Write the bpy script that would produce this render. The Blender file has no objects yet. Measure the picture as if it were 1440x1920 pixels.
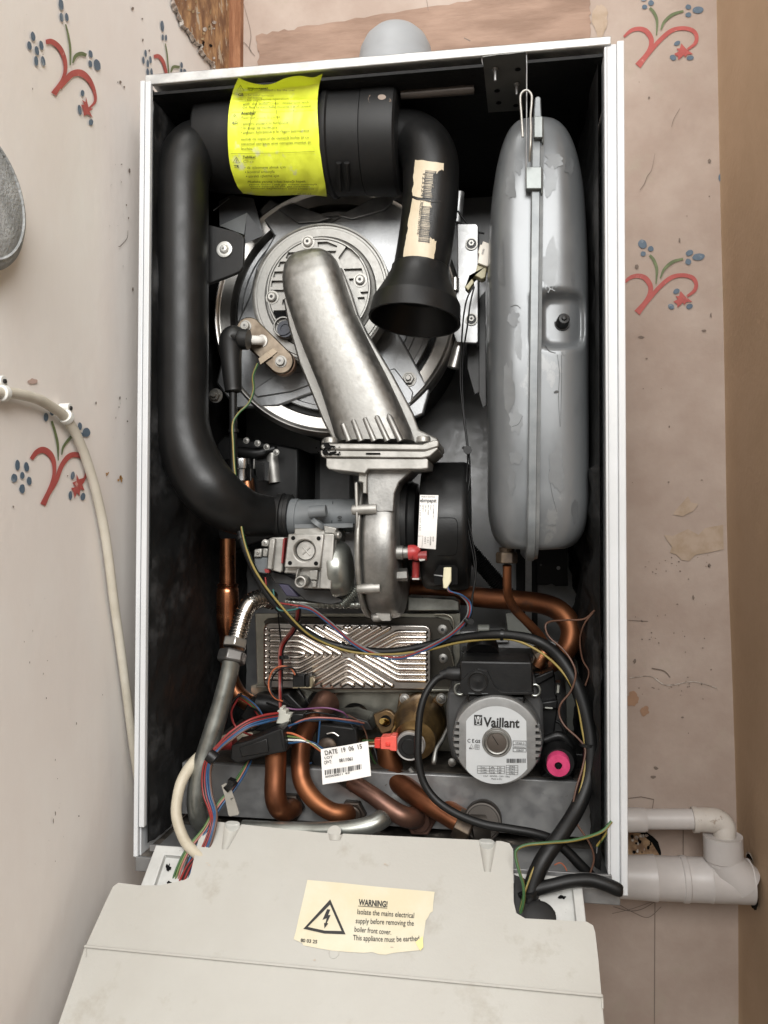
import bpy, bmesh, math, random
import numpy as np
from mathutils import Vector, Matrix, noise
from mathutils.bvhtree import BVHTree
random.seed(7)
SC = bpy.context.scene
COL = SC.collection
# ------------------------------------------------------------------ camera
F = 1449.7
CAM = np.array([0.3341, -0.6773, 0.3026])
def _rot(a):
    th = np.linalg.norm(a); k = a / th
    K = np.array([[0, -k[2], k[1]], [k[2], 0, -k[0]], [-k[1], k[0], 0]])
    return np.eye(3) + np.sin(th) * K + (1 - np.cos(th)) * K @ K
RC = _rot(np.array([-0.022, 0.148, 0.0004])) @ np.array([[1, 0, 0], [0, 0, -1], [0, 1, 0]], float)
cam = bpy.data.cameras.new('camera'); camo = bpy.data.objects.new('camera', cam); COL.objects.link(camo)
cam.sensor_fit = 'HORIZONTAL'; cam.sensor_width = 36; cam.lens = F / 1440 * 36
cam.clip_start = 0.01; cam.clip_end = 50
camo.matrix_world = Matrix(((RC[0][0], -RC[1][0], -RC[2][0], CAM[0]), (RC[0][1], -RC[1][1], -RC[2][1], CAM[1]),
                            (RC[0][2], -RC[1][2], -RC[2][2], CAM[2]), (0, 0, 0, 1)))
SC.camera = camo
# ------------------------------------------------------------------ light
W = bpy.data.worlds.new('World'); SC.world = W; W.use_nodes = True
nt = W.node_tree; bg = nt.nodes['Background']
tc = nt.nodes.new('ShaderNodeTexCoord'); sx = nt.nodes.new('ShaderNodeSeparateXYZ'); rmp = nt.nodes.new('ShaderNodeValToRGB')
mp = nt.nodes.new('ShaderNodeMapRange'); mp.inputs[1].default_value = -1; mp.inputs[2].default_value = 1
nt.links.new(tc.outputs['Generated'], sx.inputs[0]); nt.links.new(sx.outputs['Z'], mp.inputs[0])
nt.links.new(mp.outputs[0], rmp.inputs[0])
wn = nt.nodes.new('ShaderNodeTexNoise'); wn.inputs['Scale'].default_value = 1.7; wn.inputs['Detail'].default_value = 1.5
wr_ = nt.nodes.new('ShaderNodeMapRange'); wr_.inputs[1].default_value = .38; wr_.inputs[2].default_value = .62; wr_.inputs[3].default_value = .45; wr_.inputs[4].default_value = 1.55
wm = nt.nodes.new('ShaderNodeVectorMath'); wm.operation = 'SCALE'
nt.links.new(tc.outputs['Generated'], wn.inputs['Vector']); nt.links.new(wn.outputs['Fac'], wr_.inputs[0]); nt.links.new(rmp.outputs[0], wm.inputs[0]); nt.links.new(wr_.outputs[0], wm.inputs['Scale']); nt.links.new(wm.outputs[0], bg.inputs[0])
el = rmp.color_ramp.elements; el[0].position = 0.25; el[0].color = (.13, .12, .105, 1); el[1].position = 0.85; el[1].color = (.78, .77, .74, 1)
e = el.new(0.52); e.color = (.40, .385, .36, 1)
bg.inputs[1].default_value = 1.0
def area(name, loc, tgt, sx_, sy_, power, col):
    l = bpy.data.lights.new(name, 'AREA'); l.shape = 'RECTANGLE'; l.size = sx_; l.size_y = sy_; l.energy = power; l.color = col
    o = bpy.data.objects.new(name, l); COL.objects.link(o); o.location = loc
    o.rotation_euler = (Vector(tgt) - Vector(loc)).to_track_quat('-Z', 'Y').to_euler(); return o
area('window_light', (0.60, -1.75, 1.2), (0.2, 0.05, 0.3), 1.5, 0.8, 56, (1, .995, .98))
area('ceiling_light', (-0.05, -0.75, 2.2), (0.2, 0.05, 0.2), 0.6, 0.6, 12, (1, .985, .96))
SC.view_settings.view_transform = 'Standard'; SC.view_settings.look = 'None'
SC.view_settings.exposure = 0; SC.view_settings.gamma = 1
SC.render.engine = 'CYCLES'
# ------------------------------------------------------------------ projection of measured points on to real planes
def ray(px, py):
    v = RC.T @ np.array([(px - 720) / F, (py - 960) / F, 1.0]); return v
def P(px, py, d):
    v = ray(px, py); return CAM + v * ((d - CAM[1]) / v[1])
def PX(px, py, x):
    v = ray(px, py); return CAM + v * ((x - CAM[0]) / v[0])
def PL(px, py, q, n):
    v = ray(px, py); q = np.array(q); n = np.array(n); return CAM + v * (np.dot(q - CAM, n) / np.dot(v, n))
def mpp(p): return float(RC[2] @ (np.array(p) - CAM)) / F
def surf_y(d): return lambda x, y, e=0: P(x, y, d - e)
def surf_x(X): return lambda x, y, e=0: PX(x, y, X + e)
def surf_cyl(A, B, r):
    A = np.array(A); B = np.array(B); ax = (B - A) / np.linalg.norm(B - A)
    def f(x, y, e=0):
        v = ray(x, y); v = v / np.linalg.norm(v); w = CAM - A
        v_ = v - ax * (v @ ax); w_ = w - ax * (w @ ax); R = r + e
        a = v_ @ v_; b = 2 * v_ @ w_; c = w_ @ w_ - R * R; D = b * b - 4 * a * c
        t = (-b - math.sqrt(D)) / (2 * a) if D > 0 else -b / (2 * a)
        return CAM + v * t
    return f
def zc(ox, oy, k): return lambda x, y: (ox + x / k, oy + y / k)
# ------------------------------------------------------------------ materials
def mat(name, c1, rough=.5, metal=0., c2=None, scale=30, lo=.4, hi=.65, bump=0., bscale=150, stretch=(1, 1, 1), rvar=0., spot=None, coat=0., spec=None, detail=5, emit=None):
    m = bpy.data.materials.new(name); m.use_nodes = True; t = m.node_tree; b = t.nodes['Principled BSDF']; L = t.links.new
    b.inputs['Roughness'].default_value = rough; b.inputs['Metallic'].default_value = metal
    if coat: b.inputs['Coat Weight'].default_value = coat; b.inputs['Coat Roughness'].default_value = .2
    if spec is not None: b.inputs['Specular IOR Level'].default_value = spec
    b.inputs['Base Color'].default_value = (*c1, 1)
    tcn = t.nodes.new('ShaderNodeTexCoord'); mpn = t.nodes.new('ShaderNodeMapping'); mpn.inputs['Scale'].default_value = stretch
    L(tcn.outputs['Object'], mpn.inputs[0])
    if c2 is None: c2 = tuple(x * .8 for x in c1)
    n = t.nodes.new('ShaderNodeTexNoise'); n.inputs['Scale'].default_value = scale; n.inputs['Detail'].default_value = detail; n.inputs['Roughness'].default_value = .6
    L(mpn.outputs[0], n.inputs['Vector'])
    r = t.nodes.new('ShaderNodeValToRGB'); r.color_ramp.elements[0].position = lo; r.color_ramp.elements[1].position = hi
    r.color_ramp.elements[0].color = (*c2, 1); r.color_ramp.elements[1].color = (*c1, 1); L(n.outputs['Fac'], r.inputs[0])
    out = r.outputs[0]
    if spot:
        sc_, slo, shi, scol = spot[:4]
        n2 = t.nodes.new('ShaderNodeTexNoise'); n2.inputs['Scale'].default_value = sc_; n2.inputs['Detail'].default_value = 8; n2.inputs['Roughness'].default_value = .65
        L(mpn.outputs[0], n2.inputs['Vector'])
        r2 = t.nodes.new('ShaderNodeValToRGB'); r2.color_ramp.elements[0].position = slo; r2.color_ramp.elements[1].position = shi
        r2.color_ramp.elements[0].color = (0, 0, 0, 1); r2.color_ramp.elements[1].color = (1, 1, 1, 1); L(n2.outputs['Fac'], r2.inputs[0])
        mx = t.nodes.new('ShaderNodeMix'); mx.data_type = 'RGBA'; L(r2.outputs[0], mx.inputs[0]); L(out, mx.inputs[6]); mx.inputs[7].default_value = (*scol, 1); out = mx.outputs[2]
    L(out, b.inputs['Base Color'])
    if rvar:
        mr = t.nodes.new('ShaderNodeMapRange'); mr.inputs[1].default_value = .3; mr.inputs[2].default_value = .7
        mr.inputs[3].default_value = max(.02, rough - rvar); mr.inputs[4].default_value = rough + rvar
        L(n.outputs['Fac'], mr.inputs[0]); L(mr.outputs[0], b.inputs['Roughness'])
    if bump:
        n3 = t.nodes.new('ShaderNodeTexNoise'); n3.inputs['Scale'].default_value = bscale; n3.inputs['Detail'].default_value = 6
        L(mpn.outputs[0], n3.inputs['Vector']); bp = t.nodes.new('ShaderNodeBump'); bp.inputs['Strength'].default_value = bump; bp.inputs['Distance'].default_value = .002 if metal < .5 else .0005
        L(n3.outputs['Fac'], bp.inputs['Height']); L(bp.outputs[0], b.inputs['Normal'])
    return m
M = {}
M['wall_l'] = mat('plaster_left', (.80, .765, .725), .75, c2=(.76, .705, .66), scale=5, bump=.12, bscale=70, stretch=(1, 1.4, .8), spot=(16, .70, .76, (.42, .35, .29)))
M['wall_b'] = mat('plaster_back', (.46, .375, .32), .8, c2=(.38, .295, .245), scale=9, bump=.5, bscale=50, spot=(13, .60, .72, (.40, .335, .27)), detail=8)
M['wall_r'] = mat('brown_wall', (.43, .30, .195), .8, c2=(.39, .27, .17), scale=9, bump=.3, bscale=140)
M['bare'] = mat('bare_plaster', (.36, .245, .185), .9, c2=(.26, .17, .125), scale=22, bump=.8, bscale=60, stretch=(.5, 1, 2))
M['wood'] = mat('rough_wood', (.48, .28, .13), .9, c2=(.20, .10, .05), scale=45, bump=1, bscale=50, stretch=(1.5, 1.5, .9), spot=(40, .58, .62, (.50, .42, .32)), detail=9)
M['lip'] = mat('broken_plaster', (.66, .62, .56), .9, c2=(.3, .24, .2), scale=120, bump=1, bscale=150)
M['red'] = mat('red_paint', (.45, .095, .08), .6, c2=(.37, .07, .06), scale=50, spot=(70, .62, .70, (.55, .30, .26)))
M['blue'] = mat('blue_paint', (.115, .16, .21), .6, c2=(.08, .12, .165), scale=50, spot=(70, .60, .70, (.25, .29, .33)))
M['green'] = mat('green_paint', (.16, .20, .09), .6, c2=(.11, .14, .06), scale=80)
M['stain'] = mat('stain', (.38, .285, .20), .85, c2=(.45, .35, .27), scale=60)
M['pencil'] = mat('pencil_mark', (.21, .165, .135), .8)
M['white'] = mat('white_enamel', (.60, .61, .62), .38, c2=(.565, .575, .58), scale=12, bump=.05, bscale=300)
M['whitechip'] = mat('chipped_rim', (.62, .62, .60), .4, .3, c2=(.42, .42, .41), scale=60, spot=(110, .68, .72, (.08, .07, .06)), stretch=(.6, 1, 1))
M['galv'] = mat('galvanised', (.30, .30, .295), .5, .75, c2=(.262, .262, .264), scale=80, bump=.15, bscale=300, rvar=.12, spot=(90, .70, .76, (.12, .10, .09)))
M['galvlight'] = mat('galvanised_light', (.40, .40, .395), .45, .85, c2=(.28, .28, .28), scale=70, rvar=.12)
M['olive'] = mat('passivated', (.33, .32, .27), .35, .85, c2=(.20, .195, .165), scale=22, rvar=.1)
M['foam'] = mat('black_foam', (.007, .007, .007), .6, c2=(.003, .003, .003), scale=30, bump=1, bscale=38, spec=.4, spot=(14, .54, .68, (.05, .05, .051)))
M['torn'] = mat('torn_foil', (.055, .055, .057), .42, .3, c2=(.012, .012, .012), scale=45, bump=1, bscale=90)
M['blackin'] = mat('black_lining', (.005, .005, .005), .6, c2=(.003, .003, .003), scale=15, bump=.3, bscale=200, spec=.3)
M['plastic'] = mat('black_plastic', (.0065, .0065, .0065), .42, c2=(.005, .005, .005), scale=60, bump=.05, bscale=500, spec=.36, rvar=.05)
M['matte'] = mat('black_matte', (.008, .008, .008), .55, c2=(.006, .006, .006), scale=60, spot=(60, .74, .78, (.03, .03, .028)), spec=.4)
M['rubber'] = mat('black_rubber', (.007, .007, .007), .48, spec=.4)
M['alu'] = mat('cast_aluminium', (.33, .323, .305), .52, 1, c2=(.265, .26, .245), scale=160, bump=.2, bscale=350, rvar=.1, detail=8)
M['aludark'] = mat('cast_aluminium_door', (.42, .425, .43), .47, 1, c2=(.29, .295, .30), scale=45, bump=.3, bscale=420, rvar=.1, detail=9)
M['alubright'] = mat('die_cast', (.47, .457, .43), .5, .8, c2=(.30, .292, .27), scale=40, bump=.2, bscale=350, rvar=.08)
M['steel'] = mat('bright_steel', (.60, .58, .55), .36, 1, c2=(.42, .405, .38), scale=14, rvar=.05)
M['plate'] = mat('pressed_steel', (.72, .67, .62), .22, 1, c2=(.62, .57, .52), scale=20, rvar=.06)
M['alufan'] = mat('cast_fan_aluminium', (.36, .355, .34), .52, 1, c2=(.25, .247, .237), scale=60, bump=.3, bscale=450, detail=9)
M['plateshade'] = mat('pressed_steel_valley_shade', (.46, .43, .40), .3, 1)  # darker copy of the ridge steel, shade of the deep valleys put into colour
M['tan'] = mat('heat_tinted', (.27, .225, .175), .36, 1, c2=(.18, .145, .11), scale=60, rvar=.08)
M['zinc'] = mat('zinc_pipe', (.36, .37, .34), .33, .85, c2=(.22, .225, .205), scale=28, rvar=.1)
M['copper'] = mat('copper_bright', (.70, .31, .15), .28, 1, c2=(.42, .17, .085), scale=25, rvar=.08)
M['copperdull'] = mat('copper_dull', (.25, .098, .043), .44, .88, c2=(.17, .065, .032), scale=22, rvar=.1, spot=(28, .60, .72, (.10, .055, .04)))
M['copperdark'] = mat('copper_tarnished', (.19, .10, .07), .42, .8, c2=(.12, .065, .05), scale=30, rvar=.1)
M['brass'] = mat('brass_cast', (.42, .28, .12), .35, .95, c2=(.14, .09, .045), scale=35, rvar=.1, bump=.2)
M['brassbright'] = mat('brass_screw', (.80, .60, .22), .22, 1)
M['brassold'] = mat('old_brass', (.12, .09, .06), .5, .7, c2=(.06, .045, .035), scale=60)
M['tank'] = mat('grey_tank_paint', (.15, .158, .163), .34, .25, c2=(.115, .122, .127), scale=9, lo=.42, hi=.56, rvar=.07, spot=(17, .60, .63, (.19, .195, .195)), stretch=(1, 1, .6), coat=.25)
M['tankseam'] = mat('grey_seam_paint', (.18, .19, .192), .38, .25, c2=(.13, .14, .145), scale=50)
M['grey'] = mat('grey_plastic', (.13, .14, .145), .5, c2=(.11, .118, .122), scale=60)
M['pumpbody'] = mat('grey_pump_body', (.045, .045, .045), .5, .2, c2=(.06, .06, .06), scale=60)
M['box'] = mat('ivory_plastic', (.43, .42, .385), .45, c2=(.40, .385, .35), scale=9, bump=.08, bscale=400, rvar=.08, spot=(21, .57, .72, (.33, .305, .26)))
M['tray'] = mat('white_plastic_tray', (.52, .52, .50), .45, c2=(.42, .42, .40), scale=30, spot=(70, .68, .72, (.05, .045, .04)))
M['pvc'] = mat('grey_pvc', (.56, .525, .505), .4, c2=(.50, .47, .45), scale=20, spot=(26, .66, .72, (.60, .57, .52)))
M['pvcwhite'] = mat('painted_pvc', (.58, .54, .49), .5, c2=(.50, .45, .40), scale=25, spot=(40, .62, .66, (.33, .27, .22)))
M['flue'] = mat('flue_white', (.30, .31, .32), .5, c2=(.285, .295, .305), scale=15)
M['fabric'] = mat('grey_fabric', (.44, .455, .455), .95, c2=(.30, .31, .31), scale=55, bump=.6, bscale=400)
M['yellow'] = mat('yellow_sticker', (.84, .93, .06), .45, c2=(.78, .86, .06), scale=18, bump=.5, bscale=40, spot=(30, .58, .66, (.66, .68, .42)))
M['sticker'] = mat('cream_sticker', (.58, .50, .37), .45, c2=(.52, .44, .31), scale=30, bump=.3, bscale=60)
M['cream'] = mat('aged_sticker', (.62, .58, .46), .5, c2=(.60, .53, .37), scale=18, bump=.15, bscale=60, spot=(26, .62, .72, (.60, .48, .28)))
M['paper'] = mat('white_label', (.82, .80, .77), .4, c2=(.78, .76, .73), scale=20)
M['silverlabel'] = mat('silver_label', (.62, .64, .65), .4, .35, c2=(.56, .58, .59), scale=15)
M['ink'] = mat('ink', (.015, .014, .013), .5)
M['inkgrey'] = mat('grey_ink', (.16, .155, .15), .5)
M['inkfade'] = mat('faded_ink', (.20, .19, .02), .5)
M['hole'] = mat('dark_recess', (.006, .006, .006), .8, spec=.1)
M['hose'] = mat('cream_hose', (.52, .47, .37), .5, c2=(.42, .37, .28), scale=35)
M['wcable'] = mat('white_cable', (.56, .52, .44), .45, c2=(.48, .44, .36), scale=35)
M['clip'] = mat('white_clip', (.82, .82, .78), .4)
M['pink'] = mat('pink_cap', (.62, .06, .17), .5, c2=(.52, .04, .13), scale=90)
M['redc'] = mat('red_plastic', (.70, .055, .04), .4)
M['redd'] = mat('dark_red_plastic', (.24, .025, .025), .4)
M['w_red'] = mat('wire_red', (.23, .018, .016), .42)
M['w_blue'] = mat('wire_blue', (.02, .07, .16), .42)
M['w_black'] = mat('wire_black', (.005, .005, .005), .48, spec=.35)
M['w_brown'] = mat('wire_brown', (.10, .048, .03), .45)
M['w_pink'] = mat('wire_pink', (.33, .12, .10), .45)
M['w_orange'] = mat('wire_orange', (.50, .14, .06), .45)
M['w_green'] = mat('wire_green', (.035, .10, .03), .45)
M['w_yellow'] = mat('wire_yellow', (.26, .19, .045), .45)
M['w_lime'] = mat('wire_lime', (.12, .17, .05), .45)
M['w_white'] = mat('wire_white', (.75, .74, .70), .45)
M['w_teal'] = mat('wire_teal', (.03, .13, .12), .45)
M['conn'] = mat('ivory_connector', (.62, .58, .40), .5)
M['connw'] = mat('pale_connector', (.50, .50, .44), .5)
M['ceramic'] = mat('ceramic', (.80, .77, .72), .25)
M['sight'] = mat('sight_glass_ring', (.03, .035, .05), .4)
M['dirt'] = mat('dirty_floor', (.16, .14, .12), .8, .1, c2=(.05, .042, .035), scale=60, bump=1, bscale=80, spot=(60, .60, .64, (.36, .31, .26)))
# ------------------------------------------------------------------ mesh builder
def cr(pts, n=6):
    pts = [np.array(p, float) for p in pts]
    if len(pts) < 3: return pts
    q = [2 * pts[0] - pts[1]] + pts + [2 * pts[-1] - pts[-2]]; out = []
    for i in range(1, len(q) - 2):
        a, b, c, d = q[i - 1:i + 3]
        for k in range(n):
            t = k / n
            out.append(.5 * ((2 * b) + (c - a) * t + (2 * a - 5 * b + 4 * c - d) * t * t + (-a + 3 * b - 3 * c + d) * t ** 3))
    out.append(pts[-1]); return out
class MB:
    def __init__(s): s.v = []; s.f = []; s.m = []
    def add(s, vs, fs, m=0):
        k = len(s.v); s.v += [tuple(map(float, v)) for v in vs]
        for f in fs: s.f.append([i + k for i in f]); s.m.append(m)
        return s
    def box(s, a, b, m=0):
        x0, y0, z0 = np.minimum(a, b); x1, y1, z1 = np.maximum(a, b)
        return s.add([(x0, y0, z0), (x1, y0, z0), (x1, y1, z0), (x0, y1, z0), (x0, y0, z1), (x1, y0, z1), (x1, y1, z1), (x0, y1, z1)],
                     [(0, 3, 2, 1), (4, 5, 6, 7), (0, 1, 5, 4), (1, 2, 6, 5), (2, 3, 7, 6), (3, 0, 4, 7)], m)
    def ext(s, pts, vec, m=0):
        n = len(pts); vec = np.array(vec); a = [np.array(p) for p in pts]; b = [p + vec for p in a]
        return s.add(a + b, [list(range(n))[::-1], list(range(n, 2 * n))] + [(i, (i + 1) % n, n + (i + 1) % n, n + i) for i in range(n)], m)
    def prism(s, px, d0, d1, m=0): return s.ext([P(x, y, d0) for x, y in px], (0, d1 - d0, 0), m)
    def rect(s, x0, y0, x1, y1, d0, d1, m=0): return s.prism([(x0, y0), (x1, y0), (x1, y1), (x0, y1)], d0, d1, m)
    def loft(s, secs, m=0, caps=True):
        n = len(secs[0]); vs = [p for sec in secs for p in sec]; fs = []
        for j in range(len(secs) - 1):
            for i in range(n): fs.append((j * n + i, j * n + (i + 1) % n, (j + 1) * n + (i + 1) % n, (j + 1) * n + i))
        if caps: fs += [list(range(n))[::-1], list(range((len(secs) - 1) * n, len(secs) * n))]
        return s.add(vs, fs, m)
    def tube(s, pts, rad, m=0, seg=12, stripe=None, caps=True):
        pts = [np.array(p, float) for p in pts]; n = len(pts)
        if not hasattr(rad, '__len__'): rad = [rad] * n
        T = [pts[min(i + 1, n - 1)] - pts[max(i - 1, 0)] for i in range(n)]; T = [t / (np.linalg.norm(t) + 1e-12) for t in T]
        u = np.cross(T[0], (0, 1, 0) if abs(T[0][1]) < .9 else (1, 0, 0)); u /= np.linalg.norm(u); k = len(s.v)
        for i in range(n):
            u = u - T[i] * (u @ T[i]); u /= np.linalg.norm(u); w = np.cross(T[i], u)
            for j in range(seg):
                a = 2 * math.pi * j / seg; s.v.append(tuple(pts[i] + rad[i] * (math.cos(a) * u + math.sin(a) * w)))
        for i in range(n - 1):
            for j in range(seg):
                mm = m
                if stripe is not None and ((j + seg // 4 + int(i * stripe[1])) % seg) < seg * .42: mm = stripe[0]
                s.f.append([k + i * seg + j, k + i * seg + (j + 1) % seg, k + (i + 1) * seg + (j + 1) % seg, k + (i + 1) * seg + j]); s.m.append(mm)
        if caps:
            s.f.append([k + j for j in range(seg)][::-1]); s.m.append(m); s.f.append([k + (n - 1) * seg + j for j in range(seg)]); s.m.append(m)
        return s
    def ptube(s, pts, m=0, seg=14, n=6, stripe=None, caps=True):   # (px, py, depth, radius px)
        q = cr([list(P(x, y, d)) + [r * mpp(P(x, y, d))] for x, y, d, r in pts], n)
        return s.tube([p[:3] for p in q], [p[3] for p in q], m, seg, stripe, caps)
    def lathe(s, o, ax, prof, m=0, seg=32, caps=True, phase=0):
        o = np.array(o, float); ax = np.array(ax, float); ax /= np.linalg.norm(ax)
        u = np.cross(ax, (0, 0, 1) if abs(ax[2]) < .9 else (1, 0, 0)); u /= np.linalg.norm(u); w = np.cross(ax, u)
        secs = [[o + ax * t + r * (math.cos(2 * math.pi * (j + phase) / seg) * u + math.sin(2 * math.pi * (j + phase) / seg) * w) for j in range(seg)] for t, r in prof]
        return s.loft(secs, m, caps)
    def grid(s, fn, nu, nv, m=0):
        vs = [fn(i / nu, j / nv) for j in range(nv + 1) for i in range(nu + 1)]
        return s.add(vs, [(j * (nu + 1) + i, j * (nu + 1) + i + 1, (j + 1) * (nu + 1) + i + 1, (j + 1) * (nu + 1) + i) for j in range(nv) for i in range(nu)], m)
    # decals: flat marks laid on a real surface
    def poly(s, pts, sf, m=0, e=.0006): return s.add([sf(x, y, e) for x, y in pts], [list(range(len(pts)))], m)
    def stroke(s, pts, sf, m=0, e=.0006, n=5, w=None, sm=True):
        if w is not None: pts = [(p[0], p[1], w) for p in pts]
        q = cr(pts, n) if sm else [np.array(p, float) for p in pts]; L = []; R = []
        for i, p in enumerate(q):
            t = q[min(i + 1, len(q) - 1)][:2] - q[max(i - 1, 0)][:2]; t = t / (np.linalg.norm(t) + 1e-9); nn = np.array([-t[1], t[0]]) * p[2] / 2
            L.append(p[:2] + nn); R.append(p[:2] - nn)
        s.ec = getattr(s, 'ec', 0) + 1; e = e + .00006 * (s.ec % 12)
        k = len(L); return s.add([sf(x, y, e) for x, y in L] + [sf(x, y, e) for x, y in R], [(i, i + 1, k + i + 1, k + i) for i in range(k - 1)], m)
    def ell(s, x, y, a, b, sf, ang=0, m=0, e=.0007, wob=.06, seg=14):
        c, d = math.cos(ang), math.sin(ang); pts = []
        for i in range(seg):
            t = 2 * math.pi * i / seg; k = 1 + random.uniform(-wob, wob); u, v = a * k * math.cos(t), b * k * math.sin(t); pts.append((x + u * c - v * d, y + u * d + v * c))
        return s.poly(pts, sf, m, e)
    def text(s, st, x, y, h, sf, ang=0, m=0, xs=1, bold=0, e=.0008, width=None):
        vs, fs, w = textgeo(st, bold)
        if width: xs = width / (w * h)
        c, d = math.cos(ang), math.sin(ang); out = []
        for u, v in vs:
            u, v = u * h * xs, -v * h; out.append(sf(x + u * c - v * d, y + u * d + v * c, e))
        return s.add(out, fs, m)
_tc = {}
def textgeo(st, bold):
    if (st, bold) in _tc: return _tc[(st, bold)]
    cu = bpy.data.curves.new('t', 'FONT'); cu.body = st; cu.size = 1.37; cu.offset = bold * .02; cu.resolution_u = 3   # cap height about 1
    o = bpy.data.objects.new('t', cu); COL.objects.link(o); dg = bpy.context.evaluated_depsgraph_get()
    me = bpy.data.meshes.new_from_object(o.evaluated_get(dg))
    vs = [(v.co.x, v.co.y) for v in me.vertices]; fs = [list(p.vertices) for p in me.polygons]; w = max([v[0] for v in vs] or [1])
    bpy.data.objects.remove(o); bpy.data.meshes.remove(me); bpy.data.curves.remove(cu); _tc[(st, bold)] = (vs, fs, w); return _tc[(st, bold)]
def mk(name, mb, mats, loc=(0, 0, 0), parent=None, smooth=True, bevel=0, bseg=2, sharp=38, recalc=True, cut=None):
    if not isinstance(mats, (list, tuple)): mats = [mats]
    loc = np.array(loc, float)
    me = bpy.data.meshes.new(name); me.from_pydata([tuple(np.array(v) - loc) for v in mb.v], [], mb.f)
    for m in mats: me.materials.append(M[m] if isinstance(m, str) else m)
    me.polygons.foreach_set('material_index', mb.m)
    bm = bmesh.new(); bm.from_mesh(me)
    if recalc: bmesh.ops.recalc_face_normals(bm, faces=bm.faces)
    def fin(bm):
        for f in bm.faces: f.smooth = smooth
        for e_ in bm.edges:
            if len(e_.link_faces) == 2 and e_.calc_face_angle(0) > math.radians(sharp): e_.smooth = False
    fin(bm); bm.to_mesh(me); bm.free(); me.update()
    o = bpy.data.objects.new(name, me); COL.objects.link(o)
    if cut is not None:
        cm = bpy.data.meshes.new('c'); cm.from_pydata([tuple(np.array(v) - loc) for v in cut.v], [], cut.f)
        bm = bmesh.new(); bm.from_mesh(cm); bmesh.ops.recalc_face_normals(bm, faces=bm.faces); bm.to_mesh(cm); bm.free()
        co = bpy.data.objects.new('c', cm); COL.objects.link(co)
        md = o.modifiers.new('b', 'BOOLEAN'); md.operation = 'DIFFERENCE'; md.object = co; md.solver = 'EXACT'; md.use_self = True
        dg = bpy.context.evaluated_depsgraph_get(); nm = bpy.data.meshes.new_from_object(o.evaluated_get(dg))
        o.modifiers.clear(); o.data = nm; nm.name = name; bpy.data.objects.remove(co)
        bm = bmesh.new(); bm.from_mesh(nm); fin(bm); bm.to_mesh(nm); bm.free()
    if bevel:
        md = o.modifiers.new('bevel', 'BEVEL'); md.width = bevel; md.segments = bseg; md.limit_method = 'ANGLE'; md.angle_limit = math.radians(35)
    if parent: o.parent = parent
    o.location = loc if parent is None else (0, 0, 0)
    return o
def pieces(mb, tol):
    par = list(range(len(mb.v)))
    def fd(i):
        while par[i] != i: par[i] = par[par[i]]; i = par[i]
        return i
    for f in mb.f:
        r = fd(f[0])
        for i in f[1:]: par[fd(i)] = r
    comp = {}
    for k, f in enumerate(mb.f): comp.setdefault(fd(f[0]), []).append(k)
    V = np.array(mb.v); cl = []
    for fs in comp.values():
        idx = sorted({i for k in fs for i in mb.f[k]}); lo = V[idx].min(0) - tol; hi = V[idx].max(0) + tol; new = [fs, lo, hi]; rest = []
        for c in cl:
            if np.all(c[1] <= new[2]) and np.all(new[1] <= c[2]): new = [new[0] + c[0], np.minimum(new[1], c[1]), np.maximum(new[2], c[2])]
            else: rest.append(c)
        cl = rest + [new]
    out = []
    for fs, _, _ in cl:
        m = MB(); mp_ = {}
        for k in sorted(fs):
            f = []
            for i in mb.f[k]:
                if i not in mp_: mp_[i] = len(m.v); m.v.append(mb.v[i])
                f.append(mp_[i])
            m.f.append(f); m.m.append(mb.m[k])
        out.append(m)
    return out
class Thing:
    def __init__(s, name, label, cat, loc, group=None, kind=None):
        s.loc = np.array(loc, float); s.o = bpy.data.objects.new(name, None); COL.objects.link(s.o); s.o.location = s.loc
        s.o.empty_display_size = .02; s.o['label'] = label; s.o['category'] = cat
        if group: s.o['group'] = group
        if kind: s.o['kind'] = kind
    def part(s, name, mb, mats, parent=None, label=None, split=None, **k):
        if split is not None:
            out = [s.part(name, m_, mats, parent, label, **k) for m_ in pieces(mb, split)]
            return out[0]
        o = mk(name, mb, mats, loc=s.loc, parent=parent or s.o, **k)
        if label: o['label'] = label
        return o
def single(name, mb, mats, label, cat, loc=(0, 0, 0), group=None, **k):
    o = mk(name, mb, mats, loc=loc, **k); o['label'] = label; o['category'] = cat
    if group: o['group'] = group
    return o
def unit(a): a = np.array(a, float); return a / np.linalg.norm(a)
FRONT = np.array([0, -1, 0.])
def screwhead(mb, c, r, ax=FRONT, h=None, m=0, hm=1, hexa=False):
    h = h or r * .55; ax = unit(ax)
    mb.lathe(c, ax, [(0, r * 1.35), (h * .3, r * 1.35), (h * .3, r), (h * .9, r * .95), (h * 1.15, r * .7)], m, seg=20)
    if hexa: mb.lathe(c, ax, [(0, r * .8), (h * 2, r * .8)], m, seg=6)
    mb.lathe(np.array(c) + ax * (h * 1.13), ax, [(0, r * .34), (h * .06, r * .34)], hm, seg=6)
def pst(px, py, d): return P(px, py, d)
# ================================================================== the setting
WB = 0.335
XL = float(P(433, 50, WB)[0])
def structure(name, mb, mats, loc=(0, 0, 0), **k):
    o = mk(name, mb, mats, loc=loc, **k); o['kind'] = 'structure'; return o
mb = MB()
def wl(u, v):
    y = -1.3 + u * (WB + 1.3 + .02); z = -.7 + v * 2.2
    return (XL + .0006 * noise.noise(Vector((y * 5, z * 3, 1))) * (1 if y < WB - .05 else .2), y, z)
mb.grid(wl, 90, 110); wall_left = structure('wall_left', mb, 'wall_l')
mb = MB()
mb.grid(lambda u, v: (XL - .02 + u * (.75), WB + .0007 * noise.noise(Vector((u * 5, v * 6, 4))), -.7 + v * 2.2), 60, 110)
wall_back = structure('wall_back', mb, 'wall_b')
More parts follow.
